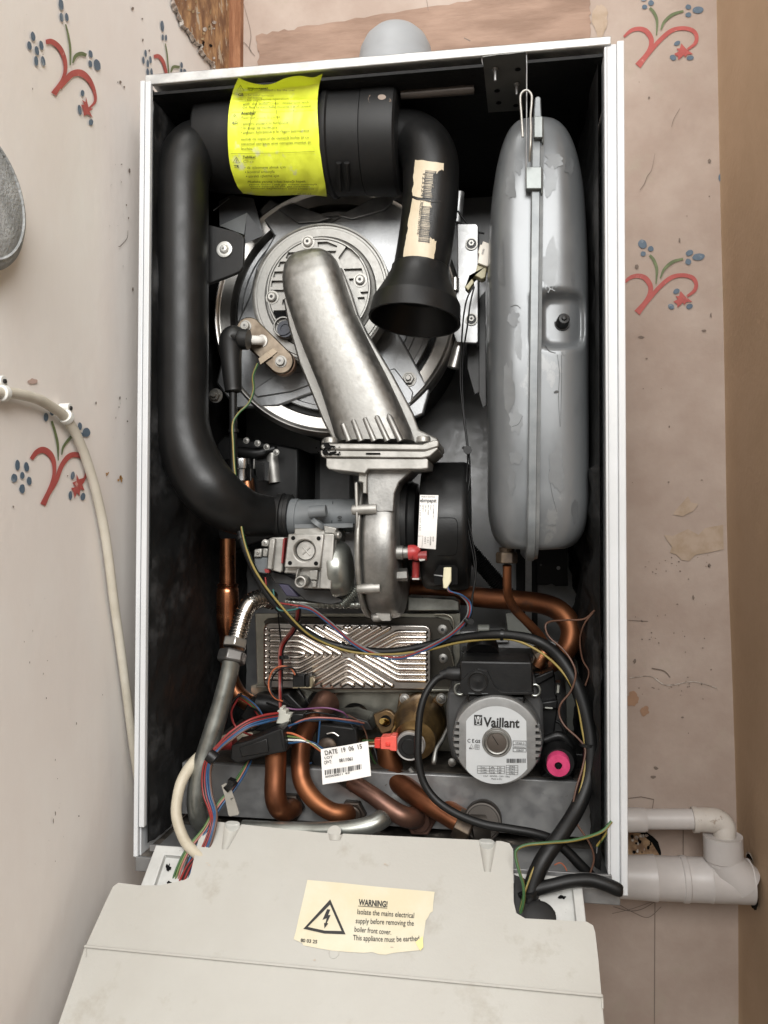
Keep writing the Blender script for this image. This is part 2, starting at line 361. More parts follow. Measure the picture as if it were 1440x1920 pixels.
# right wall: a boxed-in side standing a little out of true, with a ragged hole for the waste pipe
edge = [(1337, -160), (1341, 100), (1347, 400), (1353, 640), (1359, 1000), (1368, 1250), (1376, 1500), (1380, 1700), (1381, 2100)]
ec = [P(x, y, WB + .004) for x, y in cr([(a, b) for a, b in edge], 6)]
mb = MB(); n = len(ec)
yy = [0, .004, .012, .04, .1, .3, .6, 1.0]; xx = [0, .0015, .003, .004, .005, .007, .010, .013]
vs = [(c[0] + x_, c[1] - y_, c[2]) for y_, x_ in zip(yy, xx) for c in ec]
mb.add(vs, [(j * n + i, j * n + i + 1, (j + 1) * n + i + 1, (j + 1) * n + i) for j in range(len(yy) - 1) for i in range(n - 1)])
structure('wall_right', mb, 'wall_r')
XR = float(P(1378, 1640, WB)[0])
SL = surf_x(XL + .0005)          # painted marks sit just off the uneven plaster
SB = surf_y(WB - .0006)
# ---- painted sprigs on the walls
def sprig(wall, sf, z, reds, greens, blues, star):
    mb = MB(); K = z(1, 0)[0] - z(0, 0)[0]
    for s in reds: mb.stroke([(*z(a, b), w * K) for a, b, w in s], sf, 0)
    for s in greens: mb.stroke([(*z(a, b), w * K) for a, b, w in s], sf, 1)
    for a, b, r1, r2, an in blues: mb.ell(*z(a, b), r1 * K, r2 * K, sf, an, 2)
    if star: mb.poly([z(a, b) for a, b in star], sf, 0, .0009)
    mk('painted_sprig', mb, ['red', 'green', 'blue'], parent=wall)
z6 = zc(0, 0, 3.4286); z7 = zc(0, 700, 5.538); z8 = zc(1160, 0, 5.143); z9 = zc(1160, 420, 5.143)
sprig(wall_left, SL, z6, [[(295, 270, 30), (335, 268, 34), (385, 310, 32), (415, 380, 28), (420, 450, 24), (400, 520, 26), (345, 605, 40)],
      [(380, 560, 40), (420, 520, 34), (465, 475, 40), (520, 470, 44), (570, 510, 34), (605, 580, 22), (612, 650, 18), (575, 695, 12)]],
      [[(422, 155, 8), (438, 220, 12), (452, 310, 14), (452, 420, 8)], [(468, 405, 8), (485, 362, 22), (520, 345, 26), (556, 355, 20)]],
      [(393, 30, 16, 38, -.15), (396, 110, 12, 30, -.15), (430, 110, 11, 28, -.15), (213, 233, 14, 31, -.2), (190, 293, 14, 28, -.2), (266, 290, 13, 31, -.2), (238, 325, 13, 31, -.2),
       (233, 392, 13, 33, -.15), (278, 392, 13, 33, -.2), (583, 347, 13, 26, -.2), (581, 410, 12, 24, -.2), (625, 417, 21, 38, -.3), (531, 598, 12, 21, 0), (513, 705, 11, 34, -.2), (585, 785, 14, 20, 0)],
      [(552, 620), (570, 690), (600, 700), (575, 715), (598, 758), (565, 735), (540, 745), (535, 705), (520, 672), (542, 675), (528, 642), (550, 655)])
sprig(wall_left, SL, z6, [[(990, 365, 24), (1020, 362, 26), (1050, 400, 22), (1072, 480, 18)]],
      [[(1063, 280, 6), (1075, 350, 8), (1085, 475, 8)], [(1098, 465, 7), (1115, 430, 18), (1155, 432, 18)]],
      [(1044, 168, 11, 36, -.1), (1047, 240, 7, 20, 0), (1068, 243, 7, 20, 0), (937, 343, 8, 24, -.1), (923, 387, 8, 24, -.1), (968, 383, 8, 24, -.1), (951, 408, 8, 24, -.1), (950, 462, 9, 24, -.1), (975, 462, 8, 24, -.1),
       (1168, 418, 8, 20, -.1), (1166, 455, 7, 16, -.1), (1188, 456, 10, 14, -.3)], None)
sprig(wall_left, SL, z7, [[(325, 890, 40), (380, 820, 52), (450, 795, 66), (520, 840, 62), (560, 930, 46), (560, 1060, 36), (520, 1200, 46), (445, 1365, 60)],
      [(500, 1260, 40), (580, 1120, 44), (640, 960, 48), (720, 860, 54), (810, 848, 56), (880, 900, 40), (905, 1010, 34), (870, 1110, 26), (840, 1160, 18)]],
      [[(537, 495, 22), (570, 600, 26), (600, 740, 26), (605, 905, 10)], [(640, 845, 12), (660, 760, 24), (735, 665, 30), (800, 630, 26)]],
      [(478, 455, 24, 46, 0), (540, 400, 24, 40, 0), (830, 550, 22, 40, 0), (898, 613, 42, 50, 0), (845, 650, 24, 36, 0), (182, 953, 25, 54, 0), (276, 973, 26, 52, -.1), (147, 1088, 33, 46, 0), (232, 1060, 24, 38, 0),
       (304, 1117, 26, 44, -.1), (231, 1198, 30, 48, 0), (756, 1060, 21, 42, .15), (732, 1267, 19, 46, 0), (862, 1280, 24, 42, .15)],
      [(795, 1045), (820, 1100), (870, 1085), (850, 1140), (878, 1215), (835, 1205), (825, 1275), (800, 1240), (775, 1300), (765, 1240), (738, 1190), (785, 1180), (752, 1135), (795, 1115)])
RD = [[(50, 355, 22), (120, 295, 36), (200, 278, 44), (270, 305, 52), (315, 380, 48), (305, 460, 42), (260, 540, 46), (185, 635, 66)],
      [(215, 600, 50), (300, 500, 40), (400, 385, 42), (510, 295, 42), (620, 272, 40), (715, 295, 42), (752, 355, 38), (735, 420, 34), (665, 475, 22)]]
SD = [(605, 418), (650, 470), (718, 522), (665, 525), (640, 552), (628, 530), (575, 580), (570, 545), (535, 520), (580, 495), (557, 468), (590, 465)]
sprig(wall_back, SB, z8, RD, [[(300, 75, 26), (340, 120, 30), (370, 200, 26), (365, 340, 10)], [(408, 285, 14), (440, 210, 26), (520, 140, 30), (625, 105, 20)]],
      [(240, -10, 28, 22, 0), (312, 27, 28, 27, 0), (250, 65, 26, 22, 0), (671, 66, 28, 24, 0), (673, 142, 29, 24, 0), (765, 95, 54, 33, 0), (564, 416, 32, 21, -.5), (524, 555, 34, 25, .6), (690, 557, 36, 22, -.2)], SD)
sprig(wall_back, SB, z9, [[(x - (50 if i < 3 else 10) * (i < 3) * 0 - 8, y + 222, w) for i, (x, y, w) in enumerate(RD[0])], [(x - 5, y + 222, w) for x, y, w in RD[1]]],
      [[(300, 300, 24), (340, 350, 30), (368, 440, 28), (360, 578, 10)], [(402, 522, 12), (440, 435, 26), (520, 365, 30), (622, 335, 20)]],
      [(230, 193, 46, 40, .9), (310, 238, 28, 27, 0), (237, 286, 26, 24, 0), (684, 278, 38, 28, -.4), (672, 363, 30, 30, 0), (770, 316, 60, 34, -.15), (557, 648, 32, 24, -.5), (507, 795, 32, 26, .4), (683, 793, 34, 24, -.3)],
      [(x - 8, y + 228) for x, y in SD])
mb = MB(); mb.ell(1351, 333, 4, 7, SB); mk('painted_leaf', mb, 'blue', parent=wall_back)
# ---- wear on the walls
mb = MB(); e1 = 3.2e-3
pts = [(481, 65), (560, 52), (700, 30), (860, 6), (1000, -20), (1108, -30), (1106, 40), (1104, 100), (1000, 112), (800, 140), (480, 160), (485, 110)]
q = []
for i in range(len(pts)):
    a, b = np.array(pts[i]), np.array(pts[(i + 1) % len(pts)])
    for t in np.linspace(0, 1, 9)[:-1]: q.append(tuple(a + (b - a) * t + np.array([random.uniform(-2.5, 2.5), random.uniform(-3, 3)])))
mb.poly(q, SB, 0); mk('bare_plaster_patch', mb, 'bare', parent=wall_back)
mb = MB()
def blob(mb, x, y, a, b, sf, m=0, wob=.25, seg=26, ang=0):
    c, d = math.cos(ang), math.sin(ang); pts = []
    ph = random.random() * 10
    for i in range(seg):
        t = 2 * math.pi * i / seg; k = 1 + wob * 1.6 * noise.noise(Vector((math.cos(t) * 1.6 + ph, math.sin(t) * 1.6, ph))) + random.uniform(-wob, wob) * .3
        u, v = a * k * math.cos(t), b * k * math.sin(t); pts.append((x + u * c - v * d, y + u * d + v * c))
    mb.poly(pts, sf, m)
mb.poly([(1245, 1003), (1262, 1005), (1290, 992), (1310, 1003), (1322, 990), (1356, 984), (1357, 1030), (1330, 1036), (1305, 1040), (1292, 1052), (1278, 1050), (1268, 1040), (1256, 1036), (1260, 1025), (1250, 1012)], SB)
mb.poly([(1268, 955), (1282, 940), (1290, 930), (1296, 942), (1310, 945), (1300, 958), (1280, 968), (1262, 965)], SB)
blob(mb, 1186, 1311, 11, 14, SB, 1); blob(mb, 1209, 1333, 9, 9, SB, 1); blob(mb, 1125, 40, 14, 30, SB); blob(mb, 1230, 1440, 4, 3, SB, 2)
for x, y, w, h in [(1217, 183, 2, 2), (1274, 450, 1.6, 4), (1333, 591, 1.6, 4), (1194, 500, 4, 4), (1330, 302, 3, 4), (1202, 632, 6, 2), (1320, 620, 4, 2), (1330, 1060, 3, 3), (1190, 1240, 3, 4), (1300, 1120, 2, 4), (1225, 1457, 5, 2.5), (1255, 800, 1.5, 2), (1316, 900, 2, 1), (1280, 1345, 2.5, 1.5)]: blob(mb, x, y, w, h, SB, 2)
for k in range(70): blob(mb, random.uniform(1185, 1335), random.choice([random.gauss(1180, 25), random.gauss(1285, 14), random.gauss(1060, 12), random.uniform(150, 1480)]), random.uniform(.7, 2.2), random.uniform(.5, 1.4), SB, 2, seg=8)
mb.stroke([(1178, 1497, 1.6), (1202, 1494, 1.6), (1226, 1499, 1.6)], SB, 2, sm=False); mb.stroke([(1226, 1499, 1.3), (1223, 1517, 1.3)], SB, 2, sm=False)
mb.stroke([(1281, 1555, 1.8), (1281, 1612, 1.8)], SB, 2, sm=False); mb.stroke([(1228, 1690, 1.3), (1227, 1920, 1.3)], SB, 2, sm=False)
mb.stroke([(1150, 1700, 1.4), (1180, 1708, 1.4), (1205, 1704, 1.4), (1232, 1688, 1.4)], SB, 2); mb.stroke([(1155, 1693, 1.2), (1190, 1712, 1.2), (1216, 1720, 1.2), (1240, 1700, 1)], SB, 2); mb.stroke([(1148, 1713, 1), (1185, 1704, 1), (1225, 1690, 1)], SB, 2)
mb.stroke([(1200, 356, .9), (1208, 345, 1.1), (1214, 330, 1.1), (1222, 318, .8), (1228, 288, .5)], SB, 2); mb.stroke([(1259, 238, .6), (1264, 222, .9), (1275, 203, .5)], SB, 2)
mb.stroke([(1180, 1271, 1.6), (1220, 1268, 1.4), (1250, 1285, 1.6), (1300, 1278, 1.2), (1345, 1290, 1.4)], SB, 3); mb.stroke([(1222, 1253, 2), (1245, 1258, 2), (1257, 1270, 1)], SB, 2)
mb.stroke([(1178, 1163, 1), (1215, 1165, 1)], SB, 2)
mb.stroke([(455, 0, .6), (470, 60, 1), (468, 90, 1.2), (478, 105, .7)], SB, 2); mb.stroke([(800, 0, 1), (803, 20, .8)], SB, 2); mb.stroke([(870, 71, 2), (882, 77, 2)], SB, 2)
mb.stroke([(440, 72, .7), (458, 80, 1), (471, 95, 1)], SB, 2)
mk('wall_mark', mb, ['stain', mat('tan_spot', (.40, .24, .15), .8), 'pencil', 'lip'], parent=wall_back)
mb = MB()
for x, y, w, h in [(249, 16, 2.5, 3), (267, 35, 1.5, 1.5), (268, 75, 1.5, 2.5), (226, 154, 2, 3), (221, 154, 1, 1.5), (243, 320, 2, 4), (228, 308, 1.3, 1), (249, 543, 1.6, 4), (225, 746, 1.4, 3), (180, 756, 1.2, 3), (239, 790, 1.5, 1.5), (25, 950, 1.5, 2), (127, 892, 1.2, 1.2), (104, 1525, 1, 4), (280, 95, 1.5, 2), (233, 163, 2, 1.6), (100, 1540, .8, 5), (148, 1530, 1.3, 1.3)]: blob(mb, x, y, w, h, SL, 0, seg=10)
mb.stroke([(222, 462, 1), (226, 461, 1.4), (238, 447, 1), (240, 432, .6)], SL, 0)
for x, y, a, b in [(62, 715, 9, 5)]: blob(mb, x, y, a, b, SL, 1)
for k in range(6): blob(mb, 225 + random.uniform(-3, 4), 899 + random.uniform(-6, 6), 1.6, 2.6, SL, 2, seg=8)
for k in range(4): blob(mb, 200 + random.uniform(-4, 4), 890 + random.uniform(-4, 4), 1.4, 1.4, SL, 2, seg=8)
for k in range(60):
    cx, cy = random.choice([(90, 1545), (228, 760), (235, 860), (60, 100), (150, 1350), (215, 330), (225, 420), (70, 1200)]); blob(mb, cx + random.gauss(0, 16), cy + random.gauss(0, 50), random.uniform(.4, 1.1), random.uniform(.6, 2.2), SL, random.choice([0, 3, 3, 4]), seg=7)
mk('wall_mark', mb, ['pencil', mat('pink_smudge', (.58, .42, .36), .8), mat('rust_spot', (.50, .26, .08), .8), mat('pale_chip', (.74, .70, .66), .8), mat('grey_scuff', (.50, .45, .40), .8)], parent=wall_left)
# ---- broken corner at the top: rough filler and timber where the plaster has come away
mb = MB()
ragged = [(322, -30), (326, 5), (333, 20), (341, 38), (343, 47), (352, 55), (357, 62), (365, 75), (369, 80), (380, 86), (378, 92), (384, 104), (392, 112), (399, 118), (404, 132)]
mb.poly(ragged + [(404, 180), (431, 180), (431, -60), (322, -60)], SL, 0, .0012)
for k in range(20): y_ = random.uniform(-10, 125); blob(mb, random.uniform(345 + y_ * .42, 403), y_, random.uniform(1, 4), random.uniform(1, 5), lambda x, y, e=0: SL(x, y, .002), random.choice([1, 2, 3, 3, 3]), seg=12)
mk('bared_timber', mb, ['wood', 'hole', 'lip', mat('ochre_filler', (.50, .36, .20), .9, c2=(.3, .2, .1), scale=60)], parent=wall_left)
mb = MB(); q_ = cr(ragged, 6); L_, R_ = [], []
for i, (x, y) in enumerate(q_):
    w_ = 3 + 4.5 * (noise.noise(Vector((i * .35, 0, 0))) + .5) + random.uniform(-.8, .8); L_.append((x - w_, y + w_ * .45)); R_.append((x + random.uniform(-.5, 2.5), y - random.uniform(0, 1)))
n_ = len(q_); mb.add([SL(*p, .0012) for p in L_] + [SL(*p, .0042) for p in R_] + [SL(p[0] + 1, p[1], .0008) for p in R_], [(i, i + 1, n_ + i + 1, n_ + i) for i in range(n_ - 1)] + [(n_ + i, n_ + i + 1, 2 * n_ + i + 1, 2 * n_ + i) for i in range(n_ - 1)], 0); mk('plaster_edge', mb, 'lip', parent=wall_left)
mb = MB(); mb.box((XL - .002, WB - .012, .6), (XL + .018, WB + .01, 1.4), 0)
mk('timber_batten', mb, mat('red_timber', (.36, .17, .085), .8, c2=(.22, .09, .04), scale=40, bump=.8, stretch=(3, 3, .5)), parent=wall_back)
# ================================================================== boiler case
CW, CH, CD = .44, .7242, .2773
case = Thing('boiler_case', 'open white sheet-steel boiler case with black lining, hung on the pink wall', 'boiler case', (.22, .2, 0))
mb = MB()
mb.box((0, 0, 0), (.0045, .30, CH)); mb.box((.0058, -.0015, .028), (.0112, .004, CH - .002)); mb.box((.0045, .004, .0), (.0058, .30, CH))
case.part('side_panel', mb, 'white', bevel=.0008)
mb = MB()
mb.box((.4345, -.001, -.004), (.4405, .30, CH - .0025)); mb.box((.4240, 0, .012), (.4262, .02, CH - .006)); mb.box((.4262, .0022, -.002), (.4345, .012, CH - .003))
case.part('side_panel', mb, 'white', bevel=.0008)
mb = MB(); a = P(272, 140, 0); b = P(1146, 67, 0); h1 = 19 * mpp(a); h2 = 16 * mpp(b)
mb.ext([a, b, b - np.array([0, 0, h2]), a - np.array([0, 0, h1])], (0, .004, 0)); mb.ext([a, b, b - np.array([0, 0, .0015]), a - np.array([0, 0, .0015])], (0, .30, 0))
case.part('top_rim', mb, 'whitechip', bevel=.0012)
ztop = float(P(360, 151, 0)[2])
mb = MB(); mb.box((.006, .006, CH - .0112), (.434, CD, CH - .0085)); case.part('top_lining', mb, 'blackin')
mb = MB(); mb.box((.008, CD, .0), (.432, CD + .004, CH - .0085)); case.part('back_panel', mb, 'galv')
mb = MB()
def foam(xs, sgn, amp):
    def f(u, v):
        y = .003 + u * (CD - .003); z = .012 + v * (CH - .03); p = Vector((y * 14, z * 14, xs * 10))
        d = amp * (noise.fractal(p, 1, 2, 5) * .7 + .5 * abs(noise.noise(p * 2.2)))
        if sgn > 0 and z < .34: d += .004 * abs(noise.noise(p * 1.7)) + .003 * abs(noise.noise(p * 5))
        if sgn < 0: d *= (.35 + .65 * min(1, u * 1.5)) + (.6 if v < .5 else 0)
        return (xs + sgn * (d if u > .02 else 0), y, z)
    return f
mb.grid(foam(.0125, 1, .0042), 60, 160); 
l_in = case.part('side_lining', mb, 'foam', recalc=False)
mb = MB(); mb.grid(foam(.4190, -1, .011), 50, 190); case.part('side_lining', mb, 'foam', recalc=False)
mb = MB()
mb.grid(lambda u, v: (.006 + u * .428, v * CD, .0005 + .0012 * noise.noise(Vector((u * 20, v * 12, 0)))), 60, 30, 0)
case.part('floor_pan', mb, 'dirt', recalc=False)
mb = MB(); mb.box((.003, -.002, -.012), (.434, .002, .001)); mb.box((.003, .002, -.012), (.434, .29, -.010)); case.part('bottom_rim', mb, 'galv', bevel=.0008)
# shelf
SY = .072
zt = P(700, 1455, SY)[2]; zb = P(700, 1578, SY)[2]
mb = MB(); a = P(341, 1418, SY); b = P(1126, 1481, SY); c = P(1126, 1592, SY); d = P(341, 1545, SY)
zsh = float((a[2] + b[2]) / 2)
mb.ext([(a[0], SY, zsh), (b[0], SY, zsh), (b[0], SY, .014), (a[0], SY, .014)], (0, .0018, 0)); mb.box((a[0], SY + .0018, zsh - .0018), (b[0], .25, zsh))
shelf = case.part('shelf', mb, 'galv', bevel=.0012)
mb = MB(); mb.box((a[0] + .002, SY + .006, zsh + .0003), (b[0] - .002, .25, zsh + .0011)); case.part('shelf_grime', mb, mat('grime', (.055, .045, .035), .7, c2=(.02, .016, .013), scale=50, bump=.6), parent=shelf)
mb = MB(); mb.box((a[0], .02, .0025), (b[0], SY, .004)); mb.box((a[0], .0, .006), (b[0], .003, .012)); case.part('drip_ledge', mb, 'galv', bevel=.0005)
# black strip and small plates on the back panel
mb = MB()
mb.rect(968, 1030, 985, 1200, CD - .012, CD - .002); mb.rect(997, 1030, 1008, 1200, CD - .014, CD - .002); case.part('rail', mb, 'matte', split=0)
mb = MB(); mb.rect(985, 1020, 997, 1190, CD - .018, CD - .008); case.part('rail', mb, 'galvlight')
mb = MB(); mb.prism([(1006, 1025), (1063, 1027), (1065, 1099), (1042, 1099), (1035, 1094), (1025, 1097), (1006, 1096)], CD - .03, CD - .028)
bp_ = case.part('bracket', mb, 'matte', bevel=.0006)
mb = MB(); mb.lathe(P(1047, 1065, CD - .0301), FRONT, [(0, .0022), (.0003, .0022)], seg=14); mb.lathe(P(1014, 1059, CD - .0301), FRONT, [(0, .0013), (.0003, .0013)], 1, seg=14); case.part('hole', mb, ['galvlight', 'inkgrey'], parent=bp_)
mb = MB(); mb.rect(600, 790, 655, 1000, .24, .262); mb.rect(560, 850, 600, 960, .25, .262, 1); case.part('inner_panel', mb, ['pumpbody', 'matte'])
# top hanging bracket and its spring clip
mb = MB(); z3 = zc(860, 60, 4.2353)
bk = [z3(190, 200), z3(320, 180), z3(400, 175), z3(530, 158), z3(540, 620), z3(235, 640)]
mb.add([PL(x, y, (0, 0, CH - .0122), (0, 0, 1)) for x, y in bk] + [PL(x, y, (0, 0, CH - .0122), (0, 0, 1)) + np.array([0, 0, .0008]) for x, y in bk], [list(range(6)), list(range(6, 12))] + [(i, (i + 1) % 6, 6 + (i + 1) % 6, 6 + i) for i in range(6)])
mb.ptube([(*z3(190, 260), .006, 1.1), (*z3(195, 200), .004, 1.1), (*z3(320, 183), .004, 1.1), (*z3(350, 190), .004, 1.2), (*z3(385, 188), .004, 1.2), (*z3(410, 172), .004, 1.1), (*z3(520, 162), .004, 1.1), (*z3(538, 180), .004, 1.3), (*z3(540, 420), .004, 1.3), (*z3(538, 900), .004, 1.3), (*z3(532, 1200), .006, 1)], 1, 8)
for a_, b_, h_ in [(290, 290, 100), (460, 410, 90)]:
    q_ = PL(*z3(a_, b_), (0, 0, CH - .0125), (0, 0, 1)); mb.tube([q_, q_ - np.array([0, 0, h_ / 4.24 * mpp(q_)])], .0013, 1, 10); mb.tube([q_, q_ - np.array([0, 0, .0015])], .0026, 1, 12)
brk = case.part('hanging_bracket', mb, [mat('bracket_dim', (.16, .16, .15), .5, .6), 'galv'], bevel=.0005)
mb = MB()
for a_, b_ in [(470, 297), (305, 467), (318, 562), (455, 583)]: mb.lathe(PL(*z3(a_, b_), (0, 0, CH - .0124), (0, 0, 1)), (0, 0, -1), [(0, .0026), (.0003, .0026)], seg=12)
case.part('hole', mb, 'hole', parent=brk, split=0)
mb = MB(); g = -.004
mb.ptube([(*z3(510, 835), g, 2.3), (*z3(497, 640), g, 2.3), (*z3(490, 540), g, 2.3), (*z3(495, 495), g, 2.3), (*z3(520, 468), g, 2.3), (*z3(550, 466), g, 2.3), (*z3(578, 500), g, 2.3), (*z3(580, 560), g, 2.3), (*z3(572, 660), g, 2.3), (*z3(574, 780), g - .004, 2.6), (*z3(570, 900), g - .006, 2.8), (*z3(562, 1030), g, 2.2)], 0, 10, n=8)
single('spring_clip', mb, 'alubright', 'bent bright wire spring clip hooked over the top of the grey tank', 'wire clip', loc=P(982, 230, g))
# ================================================================== flue above the case
fl = Thing('flue_elbow', 'smooth pale grey flue elbow rising behind the top edge of the boiler case', 'flue elbow', P(742, 120, .17))
mb = MB(); cpt = P(742, 120, .17); R_ = 72 * mpp(cpt); q = [cpt + np.array([0, 0, -.03])]
for k in range(9):
    t = k / 8 * math.pi / 2; q.append(cpt + np.array([0, .055 * (1 - math.cos(t)), (P(742, 113, .17)[2] - cpt[2]) + .0 + .012 * math.sin(t)]))
q.append(q[-1] + np.array([0, .12, 0]))
mb.lathe(cpt + np.array([0, 0, -.02]), (0, 0, 1), [(0, R_ * 1.02), (.012, R_ * 1.02), (.014, R_ * .98), (.022, R_ * .97), (.034, R_ * .92), (.045, R_ * .80), (.053, R_ * .62), (.0575, R_ * .40), (.0595, R_ * .18), (.060, .0005)], seg=64)
fb = fl.part('elbow_body', mb, 'flue', sharp=60)
mb = MB(); mb.box(cpt + np.array([-.02, .01, .0]), cpt + np.array([.02, .15, .035])); fl.part('wall_duct', mb, 'flue', bevel=.01)
mb = MB(); sp = surf_cyl(cpt, cpt + np.array([0, 0, 1.]), R_ * .9)(730, 86, .001); mb.lathe(sp, FRONT + np.array([0, 0, .4]), [(0, .003), (.0006, .003)]); mb.lathe(sp + np.array([0, -.0007, .0003]), FRONT + np.array([0, 0, .4]), [(0, .0017), (.0006, .0017)], 1); fl.part('screw', mb, ['paper', 'inkgrey'])
# ================================================================== pipes on the wall
dw = .275
pv = Thing('waste_pipe', 'thick grey plastic waste pipe with branch socket, low on the wall at right', 'waste pipe', P(1250, 1650, dw))
A = P(1150, 1643, dw); B = P(1440, 1654, dw); ax = unit(B - A); r_ = 39 * mpp(A)
def along(x): t = (P(x, 1645, dw) - A) @ ax; return t
prof = [(along(1040), r_ * .96), (along(1150), r_ * .96), (along(1182), r_ * .98), (along(1205), r_ * 1.0), (along(1228), r_ * 1.05), (along(1231), r_ * 1.0), (along(1276), r_ * 1.0), (along(1278), r_ * 1.05), (along(1287), r_ * 1.05), (along(1289), r_), (along(1328), r_ * 1.0), (along(1330), r_ * 1.03), (along(1334), r_), (along(1407), r_)]
mb = MB(); mb.lathe(A, ax, prof, seg=56); p_ = pv.part('pipe', mb, 'pvc')
mb = MB(); mb.tube([P(1356, 1600, dw - .004), P(1362, 1622, dw - .006), P(1392, 1654, dw - .003)], [r_ * .80, r_ * .84, r_ * .95], seg=48); pv.part('branch', mb, 'pvc')
mb = MB(); a_ = P(1355, 1566, dw - .004); b_ = P(1357, 1618, dw - .004); rr = 35 * mpp(a_); L_ = np.linalg.norm(b_ - a_)
mb.lathe(a_, b_ - a_, [(.001, rr * .8), (0, rr), (L_ * .85, rr * 1.0), (L_ * .9, rr * .93), (L_, rr * .93)], seg=48); pv.part('socket', mb, 'pvc')
cp = Thing('overflow_pipe', 'thinner cream-painted plastic pipe with elbow dropping into the grey socket', 'overflow pipe', P(1280, 1537, dw))
mb = MB(); mb.ptube([(1040, 1535, dw, 18.5), (1345, 1536, dw, 18.5)], 0, 28); cp.part('pipe', mb, 'pvc')
mb = MB(); mb.ptube([(1150, 1537, dw, 22), (1206, 1537, dw, 22), (1211, 1537, dw, 19)], 0, 28, n=2); cp.part('coupler', mb, 'pvc')
mb = MB(); mb.ptube([(1299, 1537, dw, 22), (1325, 1537, dw, 22), (1345, 1540, dw, 22.5), (1357, 1550, dw - .002, 21), (1358, 1562, dw - .004, 20), (1358, 1572, dw - .004, 19.5)], 0, 28); mb.ptube([(1298, 1537, dw, 23.4), (1308, 1537, dw, 23.4)], 0, 28, n=2); cp.part('elbow', mb, 'pvcwhite')
mb = MB(); blob(mb, 1188, 1600, 50, 44, SB, 0, wob=.05, seg=40); mb.poly([(1170, 1560), (1200, 1562), (1222, 1580), (1237, 1604), (1210, 1612), (1170, 1600)], SB, 1, .0012)
for k in range(22): blob(mb, random.uniform(1182, 1222), random.uniform(1566, 1602), random.uniform(1, 4), random.uniform(1, 4), lambda x, y, e=0: SB(x, y, .002), random.choice([0, 2]), seg=8)
mk('pipe_hole', mb, ['hole', mat('crumbly_fill', (.42, .28, .16), .9, c2=(.2, .12, .07), scale=90, bump=1), 'lip'], parent=wall_back)
# ragged gap over the pipe on the right wall; shade under it painted dark
mb = MB(); cx = np.array([XR, A[1], B[2]]); pts = []
xw = XR + .004
for k in range(40):
    t = 2 * math.pi * k / 40; rr = r_ * (1.05 + .06 * noise.noise(Vector((math.cos(t) * 2, math.sin(t) * 2, 2)))) * (1.0 + .05 * max(0, -math.sin(t)))
    pts.append((xw - .0025, A[1] - .004 + rr * math.cos(t), P(1400, 1652, dw)[2] + rr * math.sin(t)))
n0 = len(pts); cz_ = P(1400, 1652, dw)[2]
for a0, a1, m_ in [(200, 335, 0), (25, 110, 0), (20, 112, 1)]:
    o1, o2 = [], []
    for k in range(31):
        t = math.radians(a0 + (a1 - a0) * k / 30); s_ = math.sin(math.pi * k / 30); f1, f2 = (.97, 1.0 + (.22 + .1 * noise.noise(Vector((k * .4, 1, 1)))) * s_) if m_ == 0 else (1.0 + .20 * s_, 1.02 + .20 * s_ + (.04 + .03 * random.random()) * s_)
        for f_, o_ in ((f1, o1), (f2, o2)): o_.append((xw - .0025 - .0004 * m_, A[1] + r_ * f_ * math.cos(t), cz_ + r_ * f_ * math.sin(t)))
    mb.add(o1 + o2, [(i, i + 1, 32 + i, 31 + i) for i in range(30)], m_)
wr = bpy.data.objects['wall_right']; mk('pipe_gap_and_shade', mb, ['hole', 'lip'], parent=wr)
# left wall: cable and clips
cb = [(-60, 742), (0, 736), (30, 738), (70, 748), (100, 765), (118, 778), (135, 800), (152, 835), (168, 880), (182, 930), (195, 990), (204, 1050), (214, 1130), (224, 1200), (236, 1290), (250, 1400), (262, 1480)]
q = [SL(x, y, .0075) for x, y in cr(cb, 5)]
mb = MB(); mb.tube(q, .0042, 0, 16); single('wall_cable', mb, 'wcable', 'cream round cable clipped to the left wall and curving down beside the boiler', 'cable', loc=SL(150, 830, .0075))
for x, y, an, lab in [(5, 737, 0.05, 'white cable clip at the very left end of the cream cable'), (124, 782, .75, 'white cable clip at the bend of the cream cable on the left wall')]:
    t = Thing('cable_clip', lab, 'cable clip', SL(x, y, .007), group='clips holding the cream cable')
    c = SL(x, y, .0075); dd = unit(SL(x + 10 * math.cos(an), y + 10 * math.sin(an), .0075) - c); up = unit(np.cross(dd, (1, 0, 0)));
    if up[2] < 0: up = -up
    mb = MB(); mb.lathe(c - dd * .0028, dd, [(0, .0060), (.0056, .0060)], seg=24); hb = c + up * .0085
    mb.lathe(hb - np.array([.007, 0, 0]), (1, 0, 0), [(0, .0042), (.009, .0042)], seg=16); t.part('clip_body', mb, 'clip', bevel=.0006)
    mb = MB(); mb.lathe(hb + np.array([.002, 0, 0]), (1, 0, 0), [(0, .0018), (.0012, .0016)], seg=12); t.part('nail', mb, 'ink')
# grey fabric object at the far left
t = Thing('padded_cover', 'mottled grey felt-covered rounded pad hanging on the left wall at the photo edge', 'wall pad', SL(0, 365, .02))
mb = MB(); c = SL(-82, 362, .0); rz = 145 * mpp(c) * .98; ry = abs(PX(47, 362, XL + .012)[1] - c[1])
prof = [(0, .97), (.003, .995), (.007, 1.0), (.011, .985), (.015, .90), (.017, .6), (.018, .3), (.0182, .02)]
secs = [[np.array([XL + .002 + h_, c[1] + ry * s_ * math.cos(2 * math.pi * j / 64), c[2] + rz * s_ * math.sin(2 * math.pi * j / 64)]) for j in range(64)] for h_, s_ in prof]
mb.loft(secs); t.part('cover', mb, 'fabric', sharp=80)
mb = MB(); mb.tube([np.array([XL + .002 + .0155, c[1] + ry * .84 * math.cos(a_), c[2] + rz * .84 * math.sin(a_)]) for a_ in np.linspace(0, 2 * math.pi, 50)], .0012, 0, 6); t.part('seam', mb, 'fabric')
